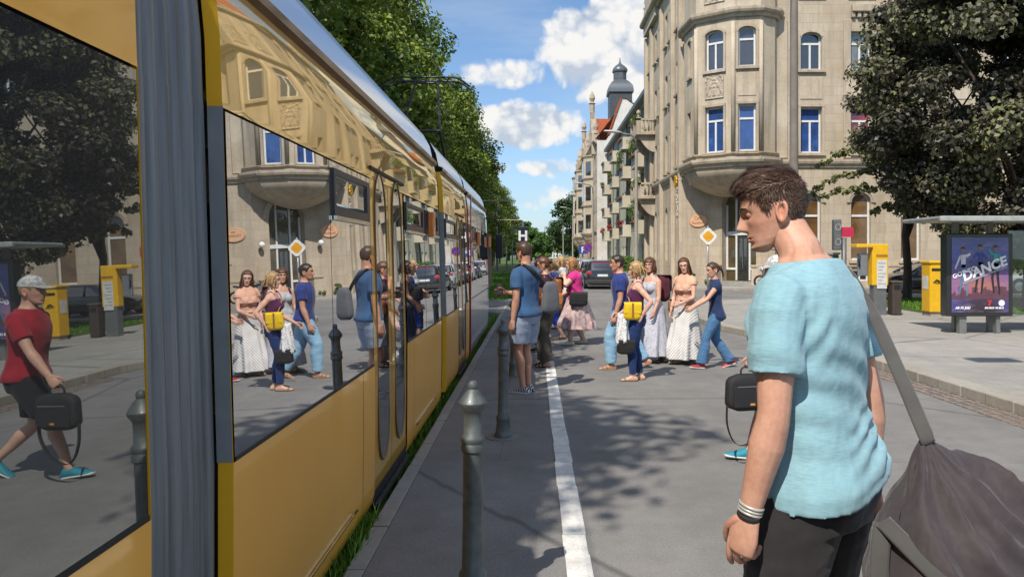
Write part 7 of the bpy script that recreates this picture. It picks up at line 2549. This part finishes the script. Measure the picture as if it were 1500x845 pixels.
# ------------------------------------------------------------------ cars
CarGlass = glassy('car_glass', (.012, .014, .016), lo=.10, hi=.85, wobble=0)
Tyre = plain('tyre', (.018, .018, .018), .85); Rim = plain('rim', (.35, .36, .37), .3, .8); TailR = plain('tail_lamp', (.50, .015, .02), .15, coat=1, bump=0)
HeadL = plain('head_lamp', (.6, .62, .62), .1, coat=1, bump=0)
def car_mat(name, col): 
    return lacquer(name, col, (1, 1, 1), .05, .55, .04, 2.2, wob=0)
def make_car(label, paint, est=False):
    t = thing('parked_car', label, 'car', (0, 0, 0))
    st = [(-2.10, .62, .72, .34), (-2.07, .78, .90, .25), (-1.92, .85, .96, .20), (-1.3, .885, .955, .19), (-.2, .89, .935, .19), (.7, .885, .92, .19), (1.15, .875, .89, .19), (1.65, .845, .80, .20), (1.95, .78, .71, .23), (2.10, .60, .62, .32)]
    rr = []
    for y, hw, zb, z0 in st:
        half = [(hw * .80, z0), (hw * .96, z0 + .08), (hw, .46), (hw * .995, .64), (hw * .985, zb - .09), (hw * .93, zb - .01), (hw * .5, zb + .02)]
        rr.append([(x, y, z) for x, z in half] + [(-x, y, z) for x, z in half[::-1]])
    m = MB(); m.rings(rr); m.build('body', paint, t, local=True, smooth=38)
    def loop(z, hx, ya, yb, n=36, e=5):
        o = []
        for i in range(n):
            a = 2 * PI * i / n; c, s = math.cos(a), math.sin(a)
            o.append((hx * math.copysign(abs(c) ** (2 / e), c), (ya + yb) / 2 + (yb - ya) / 2 * math.copysign(abs(s) ** (2 / e), s), z))
        return o
    ye = -1.85 if est else -1.62
    m = MB(); m.rings([loop(.90, .79, -2.0, 1.02), loop(1.12, .735, -1.93 if est else -1.86, .62), loop(1.36, .635, ye - .03, .18)], False)
    m.build('window_band', CarGlass, t, local=True, smooth=40)
    m = MB(); m.rings([loop(1.355, .64, ye - .04, .19), loop(1.40, .615, ye, .12), loop(1.445, .54, ye + .12, -.05), loop(1.465, .30, ye + .4, -.4)]); m.build('roof', paint, t, local=True, smooth=45)
    for sx in (1, -1):
        for pts in ([(.80, -1.98, .90), (.742, -1.90, 1.12), (.64, ye - .03, 1.37)], [(.80, 1.0, .90), (.742, .62, 1.12), (.64, .17, 1.37)], [(.80, -.35, .91), (.748, -.37, 1.12), (.655, -.40, 1.37)]):
            m = MB(); m.tube([(sx * p[0], p[1], p[2]) for p in pts], [(.05, .03)] * 3, 8, (0, 1, 0)); m.build('pillar', paint, t, local=True, smooth=True)
        m = MB(); m.obox(V((sx * .69, -2.085, 0)), V((1, 0, 0)), V((0, -1, 0)), -.15, .15, .76, .90, -.06, .015); m.build('tail_light', TailR, t, local=True, bevel=.02)
        m = MB(); m.box(sx * .62 - .16, sx * .62 + .16, 1.93, 2.06, .60, .72); m.build('headlight', HeadL, t, local=True, bevel=.03)
        m = MB(); m.box(sx * .93 - .07, sx * .93 + .07, .62, .74, .93, 1.05); m.build('wing_mirror', paint, t, local=True, bevel=.03)
        for y in (-1.28, 1.30):
            m = MB(); m.tube([(sx * .72, y, .31), (sx * .90, y, .31)], [.315, .315], 24); w_ = m.build('wheel', Tyre, t, local=True, smooth=40)
            m = MB(); m.tube([(sx * .90, y, .31), (sx * .912, y, .31)], [.21, .17], 20); m.build('rim', Rim, w_, local=True, smooth=40)
            m = MB()
            rr = [[(sx * x, y + .375 * math.cos(a) * k, .31 + .375 * math.sin(a) * k) for a in [PI * i / 14 for i in range(15)]] for x, k in ((.888, 1.0), (.894, .84))]
            m.rings(rr, False, False); m.build('wheel_arch', Tyre, t, local=True)
    m = MB(); m.box(-.80, .80, -2.15, -1.95, .28, .48); m.build('bumper', plain('bumper_dark', (.03, .03, .032), .6), t, local=True, bevel=.04)
    m = MB(); m.box(-.26, .26, -2.125, -2.10, .655, .765); m.build('number_plate', plain('plate_white', (.70, .70, .68), .4, bump=0), t, local=True)
    m = MB(); m.box(-.55, .55, -2.0, -1.97, 1.33, 1.36); m.build('brake_light', TailR, t, local=True)
    return t
P_black = car_mat('paint_black', (.010, .011, .014)); P_silver = car_mat('paint_silver', (.42, .43, .44)); P_blue = car_mat('paint_blue', (.02, .04, .10)); P_red = car_mat('paint_red', (.25, .02, .02)); P_white = car_mat('paint_white', (.68, .68, .67)); P_grey = car_mat('paint_grey', (.12, .125, .13))
c0 = make_car('black hatchback parked nearest at the right kerb, red tail lights facing the camera', P_black); c0.location = (3.42, 39.8, 0)
def recolour(o, old, new):
    for ch in o.children:
        for s in ch.material_slots:
            if s.material == old: s.link = 'OBJECT'; s.material = new
        recolour(ch, old, new)
for x, y, p, lab, rz in ((3.40, 45.4, P_silver, 'silver car parked directly ahead of the black hatchback', 0), (3.42, 51.2, P_grey, 'dark grey car parked third in the row along the right kerb', 0), (3.40, 57.5, P_white, 'white car parked fourth in the row along the right kerb', 0), (3.45, 64.5, P_blue, 'dark blue car parked fifth in the row along the right kerb', 0), (3.42, 76, P_silver, 'silver car parked sixth in the row along the right kerb', 0), (3.4, 88, P_red, 'red car parked farthest up the row along the right kerb', 0),
                       (.9, 112, P_black, 'small dark car driving far up the street', 0), (17.9, 34.6, P_black, 'black car parked on the side street left of the advertising panel', R(90)), (23.0, 34.5, P_silver, 'silver car parked on the side street behind the bus shelter glass', R(90))):
    o = dup(c0, (x, y, 0), rz, lab)
    if y > 100: o.name = 'car'
    if p is not P_black: recolour(o, P_black, p)

# ------------------------------------------------------------------ bus shelter with poster
SH = thing('bus_shelter', 'bus shelter with grey flat roof and glass back wall on the pavement', 'shelter', (10.5, 15.3, .12))
ShM = plain('shelter_metal', (.20, .205, .19), .45, .3, dirt=.3)
m = MB(); m.box(7.80, 13.6, 14.35, 15.95, 2.37, 2.45); m.build('roof', plain('shelter_roof', (.26, .28, .28), .4), SH, bevel=.03)
m = MB(); m.box(7.72, 13.68, 14.28, 14.37, 2.34, 2.44); m.build('roof_edge', plain('shelter_edge', (.33, .35, .33), .4), SH, bevel=.02)
for x in (8.63, 9.34, 11.2, 12.9):
    m = MB(); m.box(x - .05, x + .05, 15.36, 15.46, .1, 2.37); m.build('post', ShM, SH)
ShGlass = bpy.data.materials.new('shelter_glass'); ShGlass.use_nodes = True
nt = NT(ShGlass); nt.n.clear(); out = nt.new('ShaderNodeOutputMaterial'); tr = nt.new('ShaderNodeBsdfTransparent'); tr.inputs[0].default_value = (.80, .86, .84, 1)
facing_mix(nt, out, tr.outputs[0], (.95, .97, 1), .08, .8, .01, 2.0)
for x0, x1 in ((9.72, 11.14), (11.26, 12.84)):
    m = MB(); m.box(x0, x1, 15.405, 15.413, .45, 2.2); g = m.build('glass_panel', ShGlass, SH)
    m = MB(); rr = [[((x0 + x1) / 2 + r * math.cos(a), 15.402, .95 + r * math.sin(a)) for a in [2 * PI * i / 20 for i in range(20)]] for r in (.10, .07)]
    m.rings(rr, False); m.build('glass_sticker', plain('frost_white', (.62, .62, .60), .6, bump=0), g)
m = MB(); m.box(10.2, 12.6, 14.95, 15.25, .52, .57); m.build('bench', plain('bench_wood', (.20, .12, .06), .7, stretch=(1, 8, 8)), SH, bevel=.01)
for x in (10.5, 12.3):
    m = MB(); m.box(x - .03, x + .03, 15.05, 15.15, .12, .52); m.build('bench_leg', ShM, SH)
AP = thing('advertising_panel', 'backlit style poster panel with the word DANCE in a black frame', 'poster', (8.93, 15.2, .12))
X0, X1, Z0, Z1 = 8.26, 9.60, .47, 2.13
m = MB(); m.box(X0, X1, 15.06, 15.30, Z0, Z1); m.build('panel_case', plain('case_black', (.020, .022, .020), .3, coat=.3), AP, bevel=.02)
for xa, xb in ((8.56, 8.70), (9.30, 9.38)):
    m = MB(); m.box(xa, xb, 15.12, 15.24, .1, Z0 + .002); m.build('panel_foot', ShM, AP)
pm_, nt, p, tc, out = newmat('poster_print')
sp = nt.new('ShaderNodeSeparateXYZ'); nt.link(tc.outputs['Object'], sp.inputs[0])
zf = nt.math('DIVIDE', nt.math('ADD', sp.outputs[2], -.43), 1.5)
xf_ = nt.math('DIVIDE', nt.math('ADD', sp.outputs[0], .58), 1.16)
cz = nt.ramp(zf, [(.02, (.015, .010, .02)), (.17, (.04, .02, .05)), (.24, (.34, .09, .11)), (.36, (.38, .15, .12)), (.50, (.22, .07, .18)), (.66, (.04, .05, .20)), (.86, (.02, .05, .30)), (1, (.02, .04, .20))])
cz = nt.mix(nt.ramp(nt.noise(nt.mapping(tc.outputs['Object'], (1, 1, 4)), 3.5, 5), [(.5, 0.0), (.75, .45)]), cz, (.45, .28, .32))
cz = nt.mix(nt.ramp(xf_, [(.0, .45), (.4, 0.0), (.7, 0.0), (1.0, .35)]), cz, (.10, .10, .45))
nt.link(cz, p.inputs['Base Color']); p.inputs['Roughness'].default_value = .25
facing_mix(nt, out, p.outputs[0], (1, 1, 1), .03, .5, .02, 2)
PX0, PX1, PZ0, PZ1 = 8.36, 9.50, .55, 2.05
m = MB(); m.box(PX0, PX1, 15.050, 15.0585, PZ0, PZ1); PO = m.build('poster', pm_, AP)
def flat(pts, off, mat, name):
    m = MB(); m.poly([(PX0 + u * (PX1 - PX0), 15.0495 - off, PZ0 + v * (PZ1 - PZ0)) for u, v in pts]); return m.build(name, mat, PO)
rnd = random.Random(4)
sk = [(0, .18)]
u = 0
while u < 1:
    h = .22 + rnd.random() * .14; w_ = rnd.uniform(.03, .07); sk += [(u, h), (min(1, u + w_), h)]; u += w_
sk += [(1, .18)]
flat(sk, .001, plain('print_skyline', (.12, .05, .07), .4, bump=0), 'skyline')
def limb(a, b, w0, w1):
    a = V((*a, 0)); b = V((*b, 0)); d = (b - a).normalized(); n = V((-d.y * .76, d.x, 0))
    return [(a + n * w0)[:2], (a - n * w0)[:2], (b - n * w1)[:2], (b + n * w1)[:2]]
pc = {k: plain('print_' + k, v, .4, bump=0) for k, v in dict(skin=(.30, .15, .09), white=(.62, .62, .66), jeans=(.10, .18, .32), dark=(.02, .018, .022), blue=(.03, .06, .26), teal=(.04, .32, .30), hair=(.05, .025, .015), red=(.55, .03, .05)).items()}
def dancer(cx, hz, top, leg, hair, arms, legs, off):
    for a, b, w0, w1, mt in [((cx, hz - .16), (cx + legs[0], hz - .34), .035, .028, leg), ((cx + legs[0], hz - .34), (cx + legs[0] + legs[1], hz - .56), .028, .018, leg), ((cx + .03, hz - .16), (cx + legs[2], hz - .36), .035, .028, leg), ((cx + legs[2], hz - .36), (cx + legs[2] + legs[3], hz - .58), .028, .018, leg),
                             ((cx, hz - .03), (cx + .01, hz - .20), .062, .048, top), ((cx - .05, hz - .05), (cx + arms[0], hz + arms[1]), .022, .016, top), ((cx + .05, hz - .05), (cx + arms[2], hz + arms[3]), .022, .016, top)]:
        flat(limb(a, b, w0, w1), off, pc[mt], 'dancer_figure')
    flat([(cx + .038 * math.cos(a), hz + .035 + .036 * math.sin(a)) for a in [2 * PI * i / 14 for i in range(14)]], off + .001, pc['skin'], 'dancer_head')
    flat([(cx + .042 * math.cos(a), hz + .048 + .030 * math.sin(a)) for a in [PI * i / 9 for i in range(10)]], off + .0015, pc[hair], 'dancer_hair')
dancer(.20, .80, 'white', 'jeans', 'dark', (-.14, -.22, .13, -.02), (-.02, -.05, .05, .02), .002)
dancer(.50, .83, 'blue', 'dark', 'dark', (-.12, -.10, .12, -.12), (-.04, -.05, .05, -.03), .004)
dancer(.77, .82, 'teal', 'dark', 'hair', (-.13, .03, .12, -.10), (-.06, .03, .04, .03), .006)
wht = plain('print_letter', (.85, .86, .88), .4, bump=0)
ang = R(21); Ut = (math.cos(ang), 0, math.sin(ang)); Vt = (-math.sin(ang) * .55, 0, math.cos(ang))
gry = plain('print_letter_grey', (.30, .31, .36), .4, bump=0)
m = text_mb('DANCE', .275, V((PX0 + .66, 15.040, PZ0 + .87)), Ut, Vt, .002, bold=.010); m.build('lettering', wht, PO)
m = text_mb('GOT TO', .13, V((PX0 + .25, 15.039, PZ0 + .80)), Ut, Vt, .002, bold=.004); m.build('lettering', wht, PO)
m = MB(); q = V((PX0 + .22, 15.042, PZ0 + .56)); q2 = q + V(Ut) * .95; m.poly([q, q2, q2 + V(Vt) * .035, q + V(Vt) * .035]); m.build('print_bar', gry, PO)
text_mb('AB 17. JULI', .062, V((PX0 + .22, 15.046, PZ0 + .09)), (1, 0, 0), (0, 0, 1), .002, bold=.004, shear=.2).build('lettering', wht, PO)
text_mb('DO 20:15  FR 20:15', .046, V((PX0 + .85, 15.046, PZ0 + .09)), (1, 0, 0), (0, 0, 1), .002, bold=.003, shear=.2).build('lettering', wht, PO)
text_mb('7', .13, V((PX0 + .76, 15.046, PZ0 + .185)), (1, 0, 0), (0, 0, 1), .002, bold=.012).build('lettering', pc['red'], PO)
m = MB(); m.poly([(PX0 + 1.0 + .062 * math.cos(a), 15.046, PZ0 + .19 + .062 * math.sin(a)) for a in [2 * PI * i / 24 for i in range(24)]]); m.build('ball_emblem', wht, PO)
# yellow boxes
Ypost = plain('post_yellow', (.74, .42, .008), .4, var=.06, coat=.3, dirt=.15, bump=.05)
t = thing('post_box', 'yellow post box on the grass edge left of the advertising panel', 'post box', (10.42, 19.6, .12))
m = MB(); m.box(10.22, 10.60, 19.4, 19.85, .22, 1.50); b_ = m.build('box_body', Ypost, t, bevel=.035)
m = MB(); m.box(10.19, 10.63, 19.36, 19.88, 1.48, 1.56); m.build('box_lid', Ypost, t, bevel=.03)
m = MB(); m.box(10.26, 10.56, 19.45, 19.8, .1, .22); m.build('plinth', Concrete, t)
m = MB(); m.box(10.212, 10.2195, 19.50, 19.76, .82, 1.16); m.build('notice', plain('notice_white', (.6, .6, .58), .5), t)
m = MB(); m.box(10.26, 10.56, 19.385, 19.40, 1.30, 1.36); m.build('slot', Seal, t)
m = MB()
cx_, cz_ = 10.40, 1.02
m.tube([(cx_ - .10, 19.388, cz_ - .03), (cx_ - .02, 19.388, cz_ + .05), (cx_ + .06, 19.388, cz_ + .02), (cx_ + .03, 19.388, cz_ - .05), (cx_ - .05, 19.388, cz_ - .03), (cx_ + .0, 19.388, cz_ + .02), (cx_ + .11, 19.388, cz_ - .06)], .010, 6); m.build('horn_emblem', Seal, t)
t = thing('phone_stand', 'yellow public phone stand with a white notice and canopy arm', 'phone stand', (9.15, 20, .12))
m = MB(); m.box(8.93, 9.36, 19.85, 20.15, .9, 2.0); m.build('housing', Ypost, t, bevel=.025)
m = MB(); m.box(8.98, 9.31, 19.87, 20.13, .1, .9); m.build('pedestal', GreyMetal, t)
m = MB(); m.box(8.50, 8.93, 19.80, 20.2, 1.90, 2.0); m.build('canopy', Ypost, t, bevel=.02)
m = MB(); m.box(9.05, 9.31, 19.842, 19.852, .82, 1.58); m.build('notice', plain('notice_white', (.6, .6, .58), .5), t)
m = MB()
for k in range(7): m.box(9.08, 9.28 - (k % 3) * .04, 19.838, 19.843, 1.48 - k * .09, 1.50 - k * .09)
m.build('print_lines', plain('print_grey', (.3, .32, .3), .6), t)['kind'] = 'stuff'
m = MB(); m.box(9.03, 9.33, 19.842, 19.85, 1.66, 1.72); m.build('header_line', plain('print_red_brown', (.35, .16, .02), .6), t)
m = MB(); m.box(8.60, 8.86, 19.95, 20.05, 1.15, 1.75); m.build('phone_unit', plain('phone_grey', (.25, .26, .28), .35, .4), t, bevel=.02)
m = MB(); m.tube([(8.62, 19.92, 1.7), (8.60, 19.90, 1.55), (8.62, 19.92, 1.4)], .028, 8); m.build('handset', Seal, t, smooth=True)
t = thing('litter_bin', 'dark brown rectangular litter bin beside the yellow phone stand', 'bin', (9.55, 19.9, .12))
m = MB(); m.box(9.42, 9.66, 19.75, 20.05, .14, .98); m.build('bin_body', plain('bin_brown', (.055, .040, .032), .6), t, bevel=.02)
m = MB(); m.box(9.40, 9.68, 19.73, 20.07, .98, 1.03); m.build('bin_rim', plain('bin_rim', (.10, .08, .06), .5), t)
m = MB(); m.box(9.46, 9.62, 19.742, 19.752, .80, .92); m.build('bin_mouth', Seal, t)
t = thing('signal_post', 'grey post with a boxed pedestrian signal seen from behind and a red plate', 'post', (8.6, 21.5, .12))
m = MB(); m.tube([(8.86, 21.5, .1), (8.86, 21.5, 2.2)], .07, 12); m.build('pole', GreyMetal, t, smooth=True)
m = MB(); m.box(8.50, 8.72, 21.3, 21.5, 1.85, 2.72); m.build('signal_box', plain('signal_grey', (.11, .12, .12), .5), t, bevel=.03)
for z in (2.08, 2.50):
    m = MB(); m.rings([[(8.61 + r * math.cos(a), 21.29, z + r * 1.2 * math.sin(a)) for a in [2 * PI * i / 16 for i in range(16)]] for r in (.085, .06)], False); m.build('signal_ring', plain('signal_pale', (.35, .30, .32), .5), t)
m = MB(); m.box(8.76, 9.10, 21.42, 21.45, 2.22, 2.50); m.build('red_plate', plain('enamel_crimson', (.50, .02, .07), .4, bump=0), t)
t = thing('switch_cabinet', 'grey-green switch cabinet with bare metal frames behind the young man', 'cabinet', (8.2, 22.0, .12))
m = MB(); m.box(8.35, 8.80, 21.7, 22.1, .12, 1.72); m.build('cabinet_body', plain('cabinet_green', (.10, .125, .11), .5, dirt=.4), t, bevel=.02)
m = MB(); m.box(8.32, 8.83, 21.67, 22.13, 1.722, 1.78); m.build('cabinet_roof', plain('cabinet_top', (.30, .32, .31), .5), t)
t = thing('railing', 'bare grey tubular railing in front of the café front', 'railing', (7.8, 23.5, .12))
for x in (7.55, 8.05, 8.6):
    m = MB(); m.tube([(x, 23.5, .1), (x, 23.5, 1.9 if x < 8 else 1.6)], .025, 8); m.build('post', GreyMetal, t)
m = MB(); m.tube([(7.3, 23.5, 1.88), (8.7, 23.5, 1.88)], .02, 8); m.tube([(7.55, 23.5, 1.2), (8.6, 23.5, 1.2)], .02, 8); m.build('rail', GreyMetal, t)
# motorcycle by the café steps
t = thing('motorcycle', 'black parked motorcycle by the café steps', 'motorcycle', (11.75, 36.6, .12))
M0 = Matrix.Translation(V((11.75, 36.6, .12))) @ Matrix.Rotation(R(70), 4, 'Z')
L_ = lambda *p: M0 @ V(p)
for y in (-.70, .72):
    m = MB(); m.tube([L_(.31 * 0, y + .27 * math.cos(a), .31 + .27 * math.sin(a)) for a in [2 * PI * i / 24 for i in range(25)]], .055, 8); w_ = m.build('wheel', Tyre, t, smooth=True)
    m = MB(); m.tube([L_(-.03, y, .31), L_(.03, y, .31)], .12, 12); m.build('rim', Rim, w_)
m = MB(); m.tube([L_(0, -.72, .31), L_(0, -.2, .42), L_(0, .25, .45), L_(0, .45, .85)], [.05, .16, .18, .06], 10); m.build('frame', GreyMetal, t, smooth=True)
m = MB(); m.tube([L_(0, -.05, .80), L_(0, .15, .88), L_(0, .42, .86)], [(.10, .09), (.16, .13), (.08, .08)], 12, None, True); m.build('fuel_tank', P_black, t, smooth=True)
m = MB(); m.tube([L_(0, -.75, .86), L_(0, -.45, .80), L_(0, -.05, .78)], [(.08, .05), (.14, .06), (.12, .06)], 10, L_(1, 0, 0) - L_(0, 0, 0), True); m.build('seat', Seal, t, smooth=True)
m = MB(); m.tube([L_(-.05, .74, .31), L_(-.05, .50, .95)], .03, 8); m.tube([L_(.05, .74, .31), L_(.05, .50, .95)], .03, 8); m.build('fork', Rim, t)
m = MB(); m.tube([L_(-.38, .36, 1.05), L_(-.15, .48, 1.02), L_(.15, .48, 1.02), L_(.38, .36, 1.05)], .018, 8); m.build('handlebar', Seal, t, smooth=True)
m = MB(); m.sphere(L_(0, .62, .88), .10, 12, 8); m.build('headlight', Rim, t, smooth=True)
